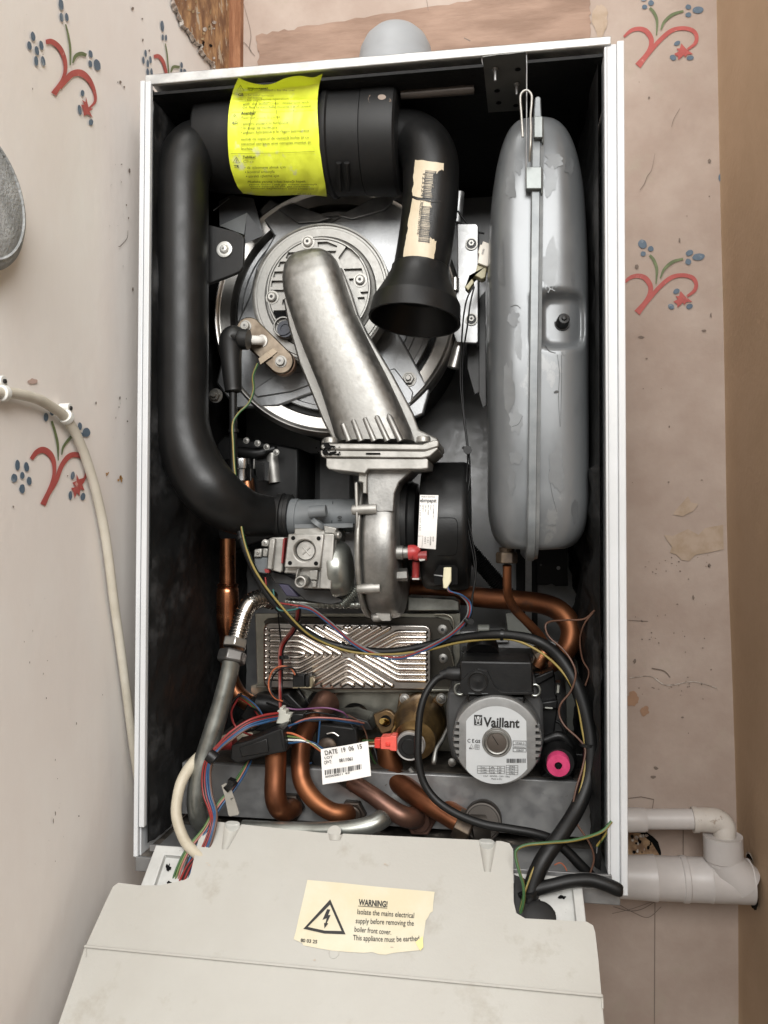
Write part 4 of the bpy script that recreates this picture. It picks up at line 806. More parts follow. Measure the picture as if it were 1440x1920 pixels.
for x, y, lab in [(461, 612, None), (527, 678, None)]:
    mb = MB(); c_ = P(x, y, yp); mb.lathe(c_, FRONT, [(0, .0060), (.001, .0060)], 0, 28); mb.lathe(c_ + FRONT * .001, FRONT, [(0, .0046), (.003, .0046), (.0036, .0040)], 0, 28); mb.lathe(c_ + FRONT * .004, FRONT, [(-.0005, .0030), (.001, .0028)], 0, 6); mb.lathe(c_ + FRONT * .0050, FRONT, [(0, .0014), (.0002, .0014)], 1, 6); ig.part('screw', mb, ['alubright', 'inkgrey'])
mb = MB(); q = cr([list(P(492, 639, yp)), list(P(482, 638, yp - .008)), list(P(462, 637, yp - .014))], 9)
mb.tube(q, [.0047 if i % 2 else .0042 for i in range(len(q))], 0, 20); mb.tube([q[0], q[1] * .7 + q[0] * .3], .0062, 0, 24); ig.part('ceramic', mb, 'ceramic', sharp=60)
il = Thing('ignition_lead', 'black rubber elbow boot and thick black cable plugged on the white electrode', 'ignition lead', P(436, 660, .06))
mb = MB(); bd = yp - .024
mb.ptube([(466, 637, bd, 19), (452, 636, bd, 19.5), (447, 636, bd, 18)], 0, 28, n=3); mb.ptube([(452, 636, bd, 15), (440, 632, bd, 22), (433, 642, bd, 22.5), (433, 668, bd, 20), (435, 700, bd, 18), (437, 728, bd, 16), (437.5, 734, bd, 15.5), (437.5, 736, bd, 8)], 0, 32, n=6)
il.part('boot', mb, 'rubber', sharp=80)
mb = MB(); mb.ptube([(437, 730, bd, 7.6), (437.5, 800, .05, 7.4), (438, 860, .05, 7.2), (440, 920, .045, 7), (444, 970, .045, 7), (452, 1005, .045, 6.6), (470, 1055, .045, 6.4), (505, 1120, .05, 6.4), (560, 1175, .06, 6.6), (620, 1207, .07, 6.6), (690, 1220, .075, 6.8), (740, 1221, .075, 7), (800, 1210, .075, 7.4), (860, 1197, .07, 8), (920, 1190, .06, 8.4), (965, 1192, .055, 9), (1010, 1203, .05, 10), (1048, 1232, .05, 12), (1078, 1280, .045, 13), (1100, 1345, .04, 14), (1108, 1400, .035, 14.5), (1104, 1455, .03, 14.5), (1085, 1510, .02, 14.5), (1055, 1560, .005, 15), (1020, 1610, -.008, 16), (1000, 1655, -.014, 16), (990, 1700, -.018, 15), (984, 1735, -.012, 14)], 0, 20, n=7)
il.part('cable', mb, 'w_black', sharp=80)
mb = MB()
for x, y, d, r, an in [(438, 808, .05, 10, 0), (452, 1007, .045, 9, .3), (641, 1212, .072, 9, 1.2), (941, 1190, .058, 11, 1.5), (1103, 1395, .036, 17, 0), (990, 1672, -.017, 20, .3)]:
    a0 = P(x - 3 * math.sin(an), y - 3 * math.cos(an), d); b0 = P(x + 3 * math.sin(an), y + 3 * math.cos(an), d); mb.tube([a0, b0], r * mpp(a0), 0, 18)
il.part('cable_tie', mb, 'plastic', split=0)
# ================================================================== gas elbow and fan
ge = Thing('gas_manifold', 'brushed cast aluminium gas duct slanting down from the burner door to the fan', 'gas duct', P(650, 650, .05))
Dg = .052
def gsec(c, ux, hw, hd, n_=44, ex=.62, lowc=0):
    out = []
    for j in range(n_):
        a = 2 * math.pi * j / n_; cc, ss = math.cos(a), math.sin(a)
        x_ = hw * abs(cc) ** ex * np.sign(cc); y_ = hd * abs(ss) ** .8 * np.sign(ss); out.append(c + ux * x_ + np.array([0, 1, 0]) * y_)
    return out
cl = [(575, 474, 6, .15), (575.5, 477, 25, .45), (577, 483, 37, .65), (579, 493, 46, .82), (582, 508, 53, .93), (587, 528, 56.5, 1), (594, 552, 57, 1), (612, 605, 57, 1), (636, 660, 59, 1), (665, 722, 63, 1), (687, 778, 67, 1), (699, 810, 71, 1), (705, 829, 73, 1)]
secs = []
for i, (x, y, hw, k) in enumerate(cl):
    c_ = P(x, y, Dg + .012 * (1 - k)); 
    tilt = 0 if i == len(cl) - 1 else (.33 if 0 < i < 9 else .33 - .1 * (i - 8))
    if i < 5: tilt = .12 + .05 * i
    if i >= 10: tilt = [.22, .1, .0][i - 10]
    secs.append(gsec(c_, np.array([math.cos(tilt), 0, math.sin(tilt)]), hw * mpp(c_), .027 * k + .001))
sm_ = []
for j in range(len(secs) - 1):
    for k in range(4):
        t = k / 4; sm_.append([a * (1 - t) + b * t for a, b in zip(secs[j], secs[j + 1])])
sm_.append(secs[-1]); mb = MB(); mb.loft(sm_); gb = ge.part('duct', mb, 'alu', sharp=75)
mb = MB()
for a0, b0 in [((642, 793), (655, 827)), ((662, 786), (677, 827)), ((683, 782), (702, 827)), ((705, 779), (727, 827)), ((728, 778), (751, 827))]:
    f = .0262
    pa, pb = P(*a0, Dg - f), P(*b0, Dg - f - .0006); mb.tube([pa - (pb - pa) * .05, pa * .92 + pb * .08, pb], [.0006, .0029, .0031], 0, 14)
ge.part('rib', mb, 'alu', parent=gb, split=-.002)
mb = MB(); mb.prism([(640, 500), (658, 545), (672, 590), (690, 625), (735, 700), (775, 775), (785, 805), (822, 822), (822, 832), (600, 832), (604, 822), (620, 818), (605, 790), (560, 680), (540, 610), (530, 560)], Dg + .010, Dg + .016); ge.part('rear_flange', mb, 'alu', bevel=.002)
mb = MB(); fy0, fy1 = .018, .088
mb.prism([(604, 831), (792, 833), (815, 824), (823, 826), (823, 838), (800, 845), (604, 843), (600, 838)], fy0, fy1); ge.part('flange', mb, 'alubright', bevel=.0018, bseg=3)
mb = MB()
for x, y in [(620, 825), (794, 823)]:
    c_ = P(x, y + 6, fy0 + .010); mb.lathe(c_, (0, 0, 1), [(0, .0066), (.0035, .0066), (.0050, .0058), (.0055, .0035)], 0, 28)
ge.part('screw', mb, 'alubright', split=0)
fan = Thing('fan', 'cast aluminium blower fan seen edge-on below the gas duct, black motor at its right', 'fan', P(720, 1010, .09))
mb = MB()
mb.prism([(601, 844), (796, 846), (820, 838), (822, 842), (806, 856), (790, 859), (604, 857), (601, 853)], fy0 + .001, fy1); mb.prism([(611, 858), (632, 859), (800, 859), (803, 862), (803, 878), (790, 880), (690, 880), (685, 888), (616, 880), (611, 874)], fy0 + .004, fy1 - .006)
fan.part('flange', mb, 'alubright', bevel=.0018, bseg=3)
mb = MB(); mb.prism([(686, 849), (713, 849), (713, 852), (686, 852)], fy0 - .0003, fy0 + .003); blob(mb, 615, 836, 10, 5, surf_y(fy0), 0, wob=.6); blob(mb, 622, 851, 14, 3, surf_y(fy0), 0, wob=.7); blob(mb, 608, 848, 5, 6, surf_y(fy0), 0, wob=.6)
for k in range(40): blob(mb, random.gauss(620, 12), random.uniform(832, 856), random.uniform(.6, 2), random.uniform(.5, 1.6), surf_y(fy0), 0, seg=7)
fan.part('sealant', mb, 'hole')
VY = .103; VC = P(700, 1020, VY); mV = mpp(VC)
def vx(px): return float(P(px, 1020, VY - .07)[0] - VC[0])
mb = MB(); RV = 137 * mV
mb.lathe(VC, (1, 0, 0), [(vx(676), RV * .80), (vx(677), RV * .92), (vx(682), RV * .97), (vx(686), RV * .985), (vx(694), RV * .985), (vx(700), RV * 1.0), (vx(722), RV * 1.0), (vx(732), RV * .985), (vx(738), RV * .95), (vx(741), RV * .88), (vx(744), RV * .6)], 0, 96)
mb.prism([(688, 870), (782, 870), (764, 890), (748, 905), (740, 925), (738, 960), (690, 960), (688, 925)], .035, .095)
vb = fan.part('volute', mb, 'alufan', sharp=35, bevel=.0012)
mb = MB(); mb.lathe(VC, (1, 0, 0), [(vx(664), RV * .6), (vx(665), RV * .96), (vx(669), RV * 1.0), (vx(675), RV * 1.0), (vx(676), RV * .9)], 0, 96); mb.prism([(672, 862), (688, 862), (688, 925), (680, 925), (680, 905), (672, 903)], .03, .06); mb.prism([(664, 905), (670, 903), (672, 1000), (668, 1000)], .03, .045)
fan.part('back_cover', mb, 'alubright', sharp=35, bevel=.0008)
mb = MB()
for (x0, x1, y, r, d) in [(662, 706, 956, 9.5, .034), (672, 713, 1104, 9.5, .041), (700, 722, 1158, 8, .075)]:
    mb.ptube([(x0, y, d, r * .8), (x0 + 2, y, d, r), (x1, y - 2, d, r)], 0, 22, n=2); mb.ptube([(x0 - 3, y, d, 4), (x0, y, d, 6.5)], 0, 16, n=2)
mb.prism([(704, 1150), (731, 1146), (732, 1164), (716, 1164)], .070, .082)
fan.part('lug', mb, 'alubright', sharp=50, split=0)
MC = P(830, 986, .105); mM = mpp(MC); RM = 119 * mM
def mx(px): return float(P(px, 986, .045)[0] - MC[0])
mb = MB(); mb.lathe(MC, (1, 0, 0), [(mx(742), RM * .78), (mx(757), RM * .80), (mx(760), RM * .70), (mx(772), RM * .66), (mx(776), RM * .5)], 0, 80); mb.ptube([(757, 1000, .1, 30), (790, 1000, .1, 30)], 0, 20)
fan.part('motor_ring', mb, mat('dark_ring', (.03, .03, .03), .3, .5), sharp=35)
mb = MB(); mb.lathe(MC, (1, 0, 0), [(mx(784), RM * .6), (mx(784.5), RM * .95), (mx(789), RM * .985), (mx(800), RM), (mx(864), RM * 1.0), (mx(872), RM * .985), (mx(876), RM * .95), (mx(877), RM * .5)], 0, 96)
mot = fan.part('motor', mb, 'plastic', sharp=35)
ms = surf_cyl(MC, MC + np.array([1., 0, 0]), RM)
mb = MB(); mb.stroke([(822, 971, 1), (848, 971, 1), (856, 976, 1), (858, 990, 1), (857, 1030, 1), (850, 1041, 1), (820, 1042, 1)], ms, 0, e=.0004); fan.part('moulded_line', mb, 'hole', parent=mot)
mb = MB(); mb.lathe(P(800, 872, .09), (1, 0, 0), [(-.022, .005), (-.012, .005), (-.010, .0075), (0, .0075)], 0, 20); fan.part('upper_plug', mb, 'redd')
mb = MB(); lw = .1; qg(mb, (787.5, 928), (822, 928.5), (817, 1030), (783, 1027), ms, 10, 24, 0, e=.0006)
ml = fan.part('label', mb, 'paper', recalc=False, label='white rating label on the black fan motor')
mb = MB(); mb.text('ebmpapst', 787.5, 941.5, 7.5, ms, .015, 0, bold=1.6, e=.0010, width=31); mb.text('Made in Germany', 790, 932.5, 3, ms, .01, 0, e=.0010, width=26)
for i, (s_, L_) in enumerate([('RG130/0800-3612', 27), ('55667', 12), ('NRG118/0800', 20), ('230V 50Hz', 15), ('EAN 8718', 13), ('91130107-151', 48)]): mb.text(s_, 811.5 - i * 4.9, 946, 3.2, ms, 1.59, 1, e=.0010, width=L_)
for i in range(4): mb.text(['00-08', '0020020008', '1151', '0051'][i], 811 - i * 5, 1006, 3, ms, 1.6, 1, e=.0010, width=[9, 16, 11, 13][i])
mb.stroke([(784, 1005, .6), (793, 1005, .6), (791, 1027, .6)], ms, 1, sm=False, e=.001)
fan.part('printing', mb, ['ink', 'inkgrey'], parent=ml, recalc=False)
fs = Thing('pressure_tap', 'red plastic hose fittings on steel spigots between fan housing and motor', 'hose fitting', P(775, 1040, .04))
mb = MB(); mb.ptube([(739, 1036, .045, 13), (756, 1036, .045, 13), (757, 1036, .045, 11), (768, 1036, .045, 11)], 0, 24, n=2); mb.ptube([(742, 1078, .05, 12), (764, 1077, .05, 12)], 0, 6, n=2); fs.part('spigot', mb, 'alu', split=0)
mb = MB(); mb.ptube([(766, 1036, .044, 14), (776, 1036, .044, 14), (782, 1041, .044, 11), (786, 1042, .044, 9)], 0, 22); fs.part('cap', mb, 'redc' if 0 else mat('red_cap', (.42, .04, .04), .4))
mb = MB(); mb.ptube([(784, 1042, .043, 8), (799, 1042, .043, 9), (800, 1042, .043, 9)], 0, 14); mb.ptube([(780, 1052, .05, 7), (779, 1085, .055, 7)], 0, 14); fs.part('elbow_hose', mb, 'redd')
mb = MB(); mb.prism([(773, 1084), (786, 1084), (786, 1087), (773, 1087)], .045, .06); mb.prism([(785, 1048), (797, 1048), (796, 1051), (787, 1052)], .035, .045); fs.part('hose_clip', mb, 'steel', split=0)
pc = Thing('fan_plug', 'ivory plug with red and grey wires in the bottom of the black fan motor', 'plug', P(838, 1080, .05))
mb = MB(); mb.prism([(823, 1060), (852, 1060), (858, 1066), (858, 1096), (815, 1096), (812, 1078)], .0465, .06); pc.part('socket', mb, 'hole')
mb = MB(); mb.prism([(832, 1064), (846, 1064), (846, 1090), (838, 1104), (831, 1103), (830, 1088)], .040, .052); mb.stroke([(814, 1078, 1.5), (830, 1080, 2)], surf_y(.045), 1); pc.part('plug_body', mb, ['conn', 'galvlight'], bevel=.0008)
# ================================================================== gas valve and mixing tube
mt = Thing('mixing_tube', 'grey plastic mixing tube between the black pipe collar and the fan', 'mixing tube', P(600, 968, .10))
mb = MB(); mtd = .085; mb.ptube([(542, 970, mtd, 35), (560, 970, mtd, 35), (561, 970, mtd, 33), (664, 966, mtd, 31), (666, 966, mtd, 28)], 0, 44, n=3)
mb.prism([(552, 983), (662, 981), (662, 989), (640, 990), (552, 991)], .05, .085); mb.ptube([(580, 961, .05, 12), (612, 958, .05, 12)], 0, 20, n=2); mb.ptube([(595, 985, .05, 16), (600, 978, .05, 14)], 0, 20, n=2)
mtb = mt.part('tube', mb, 'grey', bevel=.0008)
msf = surf_cyl(P(561, 970, mtd), P(664, 966, mtd), 33 * mpp(P(600, 968, mtd)))
mb = MB(); mb.text('10', 641, 978, 8, msf, -1.62, 0, bold=1, e=.0012); mb.stroke([(624, 940, 1), (622, 981, 1)], msf, 1, sm=False, e=.0008); mt.part('marking', mb, ['ink', 'hole'], parent=mtb, recalc=False)
gv = Thing('gas_valve', 'pale die-cast gas valve with round capped port and four black holes', 'gas valve', P(575, 1050, .06))
zv = zc(460, 960, 6.0)
def V(pts): return [zv(*p) for p in pts]
mb = MB(); gf = .038
mb.prism(V([(550, 180), (760, 175), (890, 140), (1020, 180), (1040, 210), (985, 620), (945, 868), (650, 862), (560, 690), (430, 690), (450, 620), (480, 250), (548, 245)]), gf + .012, gf + .055)
gvb = gv.part('valve_body', mb, 'alubright', bevel=.0012)
mb = MB(); mb.prism(V([(480, 245), (885, 250), (845, 630), (435, 625)]), gf, gf + .014)
cut = MB(); cq = P(*zv(665, 435), gf); cr_ = 128 / 6 * mpp(cq); cut.lathe(cq, FRONT, [(-.009, cr_ * .86), (.004, cr_)], 0, 40)
fp = gv.part('port_plate', mb, 'alubright', cut=cut, bevel=.0012)
mb = MB(); mb.lathe(cq + np.array([0, .009, 0]), FRONT, [(0, cr_ * .86), (.003, cr_ * .84), (.004, cr_ * .80)], 0, 40)
for a in (.75, .75 + math.pi / 2):
    c_ = cq + np.array([.0006, .0048, -.0004]); d_ = np.array([math.cos(a), 0, math.sin(a)]); l_ = .0052
    mb.tube([c_ - d_ * l_, c_, c_ + d_ * l_], .0007, 0, 8)
gv.part('port_cap', mb, 'alubright', parent=fp, sharp=50)
mb = MB()
for x, y in [(538, 293), (825, 297), (502, 574), (795, 578)]: mb.lathe(P(*zv(x, y), gf - .0004), FRONT, [(0, .0020), (.0003, .0020)], 0, 16)
gv.part('hole', mb, 'hole', parent=fp, split=0)
mb = MB(); mb.prism(V([(875, 240), (1000, 245), (965, 868), (830, 862)]), gf + .004, gf + .02); mb.prism(V([(880, 150), (1030, 180), (1010, 245), (888, 240)]), gf + .008, gf + .02); gv.part('side_block', mb, 'alubright', bevel=.001)
mb = MB(); mb.prism(V([(720, 655), (812, 655), (805, 765), (725, 752)]), gf + .004, gf + .014); mb.prism(V([(585, 640), (600, 640), (580, 730), (562, 740)]), gf + .002, gf + .014); mb.prism(V([(730, 775), (800, 780), (795, 845), (740, 845), (755, 810)]), gf + .006, gf + .014)
q = P(*zv(625, 785), gf - .003); mb.lathe(q, FRONT, [(-.02, .0058), (.002, .0058), (.0028, .0052), (.0028, .0040), (-.006, .0036), (-.006, .0002)], 0, 36); gv.part('test_nozzle', mb, 'alubright', bevel=.0004)
mb = MB(); mb.prism(V([(310, 285), (440, 285), (415, 665), (395, 685), (240, 640), (262, 300)]), gf + .012, gf + .05); mb.prism(V([(270, 300), (335, 300), (300, 650), (238, 640)]), gf + .006, gf + .03); mb.prism(V([(190, 320), (250, 310), (268, 330), (260, 390), (180, 385), (176, 345)]), gf + .014, gf + .03); mb.prism(V([(100, 420), (185, 410), (180, 510), (92, 510)]), gf + .014, gf + .04); mb.prism(V([(195, 405), (255, 410), (248, 505), (190, 505)]), gf + .016, gf + .04); gv.part('coil_block', mb, 'alubright', bevel=.001)
mb = MB(); 
for x, y, r in [(225, 345, .0024), (140, 455, .0018)]: screwhead(mb, P(*zv(x, y), gf + .014), r, h=.0015)
for x, y in [(1040, 260), (985, 780)]: mb.lathe(P(*zv(x, y), gf + .01), (1, -.5, 0), [(-.004, .0035), (.002, .0035), (.003, .0025)], 0, 20)
gv.part('screw', mb, ['alubright', 'ink'], split=0)
mb = MB(); mb.ptube([(*zv(175, 505), gf + .03, 12), (*zv(175, 600), gf + .03, 12), (*zv(195, 670), gf + .03, 10)], 0, 24); mb.prism(V([(100, 510), (250, 510), (245, 700), (150, 680), (105, 610)]), gf + .018, gf + .05); gv.part('coil', mb, 'grey', bevel=.002)
mb = MB(); mb.prism(V([(425, 300), (445, 290), (420, 575), (402, 575)]), gf + .010, gf + .02); mb.prism(V([(212, 640), (265, 650), (260, 685), (222, 680)]), gf + .006, gf + .012); gv.part('red_seal', mb, 'redd', split=0)
a_ = P(*zv(985, 640), gf + .030); b_ = P(*zv(1190, 625), gf + .030); ax_ = unit(b_ - a_); L_ = np.linalg.norm(b_ - a_); rr = 53 * mpp(a_)
mb = MB(); mb.lathe(a_, ax_, [(0, rr * .98), (.0015, rr * 1.0), (L_ * .55, rr * .97), (L_ * .78, rr * .90), (L_ * .92, rr * .78), (L_, rr * .6), (L_ * 1.0, .001)], 0, 64); gv.part('diaphragm_dome', mb, 'zinc', sharp=50)
mb = MB(); mb.prism(V([(240, 660), (430, 700), (560, 760), (660, 870), (960, 872), (1100, 1010), (960, 1045), (680, 1000), (480, 820), (330, 800)]), gf + .034, gf + .06); mb.prism(V([(370, 810), (480, 820), (600, 960), (460, 945)]), gf + .030, gf + .05, 1); gv.part('lower_body', mb, ['pumpbody', mat('violet_plastic', (.05, .045, .08), .5)], bevel=.001)
# stainless hose with nuts running behind valve
mb = MB(); q = cr([list(P(x, y, .085)) for x, y in [(536, 1128), (570, 1131), (620, 1133), (680, 1134)]], 22)
mb.tube(q, [(.0042 if (i // 2) % 2 else .0034) if (i < 12 or i > 34) else .0038 for i in range(len(q))], 0, 20)
q = cr([list(P(x, y, .08)) for x, y in [(640, 1134), (655, 1120), (672, 1100)]], 12); mb.tube(q, [.0062 if i % 2 else .0052 for i in range(len(q))], 0, 20)
single('thin_metal_hose', mb, 'zinc', 'thin ribbed metal tube with collars lying just below the gas valve', 'metal tube', loc=P(600, 1130, .085))
# ================================================================== plate heat exchanger on its mounting plate
mpd = .150
mp2 = Thing('mounting_plate', 'dull olive zinc mounting plate with round holes behind the ribbed heat exchanger', 'mounting plate', P(670, 1330, mpd))
mb = MB(); mb.prism([(478, 1150), (863, 1150), (863, 1235), (846, 1270), (866, 1290), (866, 1425), (470, 1420), (470, 1286), (482, 1282)], mpd, mpd + .002)
cut = MB()
for x, y, r in [(666, 1346, 27), (602, 1322, 27)]:
    c_ = P(x, y, mpd); cut.lathe(c_, FRONT, [(-.01, r * mpp(c_)), (.01, r * mpp(c_))], 0, 40)
mpl = mp2.part('plate', mb, 'olive', cut=cut, bevel=.0006)
mb = MB(); mb.prism([(480, 1290), (566, 1292), (600, 1300), (866, 1297), (866, 1293), (480, 1285)], mpd - .012, mpd + .001); mb.prism([(496, 1170), (494, 1166), (500, 1160), (530, 1157), (820, 1158), (842, 1164), (850, 1180), (848, 1220), (852, 1235), (846, 1290), (838, 1294), (500, 1290)], mpd - .006, mpd - .001, 1); mp2.part('edge', mb, ['olive', mat('dark_gap', (.05, .045, .036), .4, .6)], bevel=.0008)
mb = MB()
for x, y, r in [(830, 1180, .0070), (831, 1234, .0066), (557, 1308, .0056)]: screwhead(mb, P(x, y, mpd - .004), r * .8, h=.003); mb.lathe(P(x, y, mpd - .0045), FRONT, [(0, r * 1.35), (.0006, r * 1.35)], 0, 24)
mp2.part('screw', mb, ['alu', 'ink'], split=0)
mb = MB(); mb.ptube([(815, 1152, mpd - .006, 2), (838, 1153, mpd - .006, 2), (850, 1165, mpd - .006, 2), (850, 1195, mpd - .006, 2), (840, 1210, mpd - .006, 2), (846, 1225, mpd - .006, 2), (852, 1250, mpd - .006, 2)], 0, 8); mp2.part('pressed_rim', mb, 'olive')
# narrow black mouth behind the right hole plus stub pipe
mb = MB(); mb.ptube([(676, 1340, mpd + .02, 16), (690, 1335, mpd + .05, 15)], 0, 20); mp2.part('stub_pipe', mb, 'brassold')
px_ = Thing('plate_heat_exchanger', 'brazed steel plate heat exchanger with a pressed chevron ridge pattern', 'plate exchanger', P(655, 1230, .13))
z2 = zc(470, 1130, 3.6); pd_ = .128
mb = MB(); rp_ = []
for (cx_, cy_, a0) in [(1165, 190, -math.pi / 2), (1165, 530, 0), (140, 530, math.pi / 2), (140, 185, math.pi)]:
    for k in range(7): a = a0 + k / 6 * math.pi / 2; rp_.append((cx_ + 52 * math.cos(a), cy_ + (48 if cy_ > 300 else 48) * math.sin(a)))
rp_ = [(x, y + (x - 100) * .010) for x, y in rp_]
mb.prism([z2(*p) for p in rp_], pd_, pd_ + .004); hpl = px_.part('front_plate', mb, 'plateshade', bevel=.0014, bseg=3)
mb = MB()
for k in range(8):
    d0 = pd_ + .005 + k * .0026
    if d0 > mpd - .003: break
    mb.prism([z2(*p) for p in rp_], d0, d0 + .0016)
px_.part('plate_stack', mb, 'copperdull')
mb = MB(); rdg = []; X0, X1, Y0, Y1 = 118, 1200, 152, 560
sl_ = .60
def clip(p, q):
    # clip a segment to the plate
    t0, t1 = 0., 1.; d = (q[0] - p[0], q[1] - p[1])
    for pp, qq in ((-d[0], p[0] - X0), (d[0], X1 - p[0]), (-d[1], p[1] - Y0), (d[1], Y1 - p[1])):
        if abs(pp) < 1e-9:
            if qq < 0: return None
        else:
            r = qq / pp
            if pp < 0: t0 = max(t0, r)
            else: t1 = min(t1, r)
    if t0 >= t1: return None
    return ((p[0] + d[0] * t0, p[1] + d[1] * t0), (p[0] + d[0] * t1, p[1] + d[1] * t1))
def addl(ps):
    out = []
    for a, b in zip(ps[:-1], ps[1:]):
        c_ = clip(a, b)
        if c_ is None: continue
        if out and math.hypot(out[-1][-1][0] - c_[0][0], out[-1][-1][1] - c_[0][1]) < 2: out[-1].append(c_[1])
        else: out.append([c_[0], c_[1]])
    rdg.extend(out)
st_ = 36
for k in range(6):
    h = 18 + st_ * k
    ax1 = 345 + h / sl_
    hh = h
    if h < 175: addl([(X0, 348 - h), (330, 348 - h), (ax1, 348), (330, 348 + h), (X0, 348 + h)])
    ax2 = 975 - h / sl_
    if h < 175: addl([(X1, 350 - h), (990, 350 - h), (ax2, 350), (990, 350 + h), (X1, 350 + h)])
for k in range(7):
    g_ = 20 + st_ * 1.10 * k
    addl([(655 - 600, 350 - g_ - 600 * sl_), (655, 350 - g_), (655 + 600, 350 - g_ - 600 * sl_)]); addl([(655 - 600, 350 + g_ + 600 * sl_), (655, 350 + g_), (655 + 600, 350 + g_ + 600 * sl_)])
for pl in rdg:
    pts = []
    for a, b in zip(pl[:-1], pl[1:]):
        m = max(2, int(math.hypot(b[0] - a[0], b[1] - a[1]) / 12))
        for i in range(m): pts.append((a[0] + (b[0] - a[0]) * i / m, a[1] + (b[1] - a[1]) * i / m))
    pts.append(pl[-1])
    # round the corners
    for _ in range(2): pts = [pts[0]] + [tuple((np.array(pts[i - 1]) + 2 * np.array(pts[i]) + np.array(pts[i + 1])) / 4) for i in range(1, len(pts) - 1)] + [pts[-1]]
    w = [P(*z2(x, y + (x - 100) * .010), pd_ + .0010) for x, y in pts]; n = len(w); rr = [.0029] * n; rr[0] = rr[-1] = .0010
    mb.tube(w, rr, 0, 12)
for k in range(10): c_ = P(*z2(103, 178 + 37 * k), pd_ - .0002); mb.lathe(c_, FRONT, [(0, .0022), (.001, .0020), (.0018, .0012), (.002, .0002)], 0, 14)
px_.part('ridge_pattern', mb, 'plate', parent=hpl, sharp=75)
# sensor clip on the exchanger
sc = Thing('temperature_sensor', 'small black temperature sensor clipped on the lower left of the ridged plate', 'sensor', P(565, 1277, .12))
mb = MB(); mb.prism([(548, 1266), (570, 1264), (572, 1289), (549, 1289)], .112, .124); mb.prism([(572, 1268), (580, 1266), (580, 1288), (572, 1288)], .110, .124); sc.part('body', mb, 'plastic', bevel=.0008)
mb = MB(); mb.prism([(580, 1270), (587, 1271), (586, 1288), (579, 1288)], .112, .122); mb.rect(548, 1288, 584, 1291, .112, .126); sc.part('clip', mb, mat('clip_brassy', (.35, .30, .20), .35, .8), bevel=.0004)
# grey rail above it
mb = MB(); mb.prism([(764, 1118), (850, 1122), (861, 1128), (862, 1146), (764, 1146)], .135, .16); single('grey_channel', mb, 'zinc', 'short dull grey metal channel below the fan, above the ribbed exchanger', 'metal channel', loc=P(810, 1132, .135), bevel=.0015)
# ================================================================== pipes
def pipe(name, label, pts, mt_, cat='pipe', seg=24, parts=None, **k):
    t = Thing(name, label, cat, P(pts[0][0], pts[0][1], pts[0][2])); mb = MB(); mb.ptube(pts, 0, seg, n=7, **k); t.part('tube', mb, mt_, sharp=80); return t
t = pipe('copper_pipe', 'shiny orange copper pipe with wide sleeve, dropping down the left side', [(427, 1010, .15, 15), (427, 1098, .15, 15), (427, 1180, .15, 15), (427, 1230, .15, 14.5), (432, 1270, .15, 15), (448, 1303, .145, 16), (475, 1322, .14, 16), (505, 1330, .135, 16)], 'copper')
mb = MB(); mb.ptube([(427, 1094, .15, 17), (427, 1097, .15, 20), (427, 1101, .15, 18), (427, 1110, .15, 20.5), (427, 1172, .15, 20.5), (427, 1192, .15, 15)], 0, 28, n=3); t.part('sleeve', mb, 'copper')
mb = MB(); mb.prism([(500, 1325), (513, 1313), (518, 1320), (508, 1340), (498, 1352), (492, 1346)], .12, .135); mb.ptube([(506, 1322, .14, 20), (540, 1335, .14, 20)], 0, 20); t.part('union', mb, 'brassold', bevel=.0006)
t = pipe('copper_pipe', 'thick tarnished copper pipe crossing behind the fan and hooking back at right', [(740, 1098, .185, 19), (830, 1110, .185, 19), (900, 1120, .18, 19), (970, 1126, .17, 19), (1020, 1133, .16, 19.5), (1052, 1148, .152, 20), (1070, 1176, .145, 20), (1067, 1208, .14, 20), (1046, 1234, .14, 19), (1020, 1250, .14, 18), (1000, 1260, .14, 17)], 'copperdull', seg=32)
mb = MB(); a = P(1021, 1231, .125); mb.lathe(P(1012, 1232, .12), unit(P(1012, 1232, .12) - P(984, 1247, .12)), [(-.018, .0115), (-.004, .0115), (-.003, .0125), (.003, .0125), (.004, .010)], 0, 12); t.part('union_nut', mb, 'brassold', smooth=False)
mb = MB(); mb.ptube([(1022, 1222, .115, 13), (1012, 1238, .115, 15), (1005, 1248, .115, 15)], 0, 22); t.part('collar', mb, 'copper')
t = pipe('copper_pipe', 'slim copper pipe leaving the bottom of the grey tank and bending right', [(951, 1060, .055, 8.2), (951, 1095, .06, 8.2), (953, 1118, .07, 8.4), (965, 1142, .08, 8.4), (990, 1168, .09, 8.4), (1012, 1192, .1, 8.4), (1022, 1208, .105, 8.2)], 'copperdull')
FIT = mat('dark_fitting', (.05, .038, .03), .45, .7)
def nut(t, x, y, d, r, ax=FRONT, L=.008, m='brassold'):
    mb = MB(); c_ = P(x, y, d); R = r * mpp(c_); mb.lathe(c_, ax, [(0, R), (L * .85, R), (L, R * .88), (L, R * .6)], 0, 6); mb.lathe(c_ + unit(ax) * L, ax, [(-.001, R * .72), (.002, R * .70), (.003, R * .6)], 0, 28); t.part('nut', mb, m, sharp=30, bevel=.0005)
t = pipe('copper_pipe', 'leftmost brown copper pipe dropping from the black connector into the shelf front', [(517, 1380, .055, 20), (517, 1440, .05, 20), (516, 1485, .045, 20.5), (521, 1510, .045, 20), (533, 1521, .05, 19), (548, 1516, .062, 18), (552, 1513, .075, 18)], 'copperdull', seg=32); nut(t, 545, 1511, .0715, 28, m=FIT)
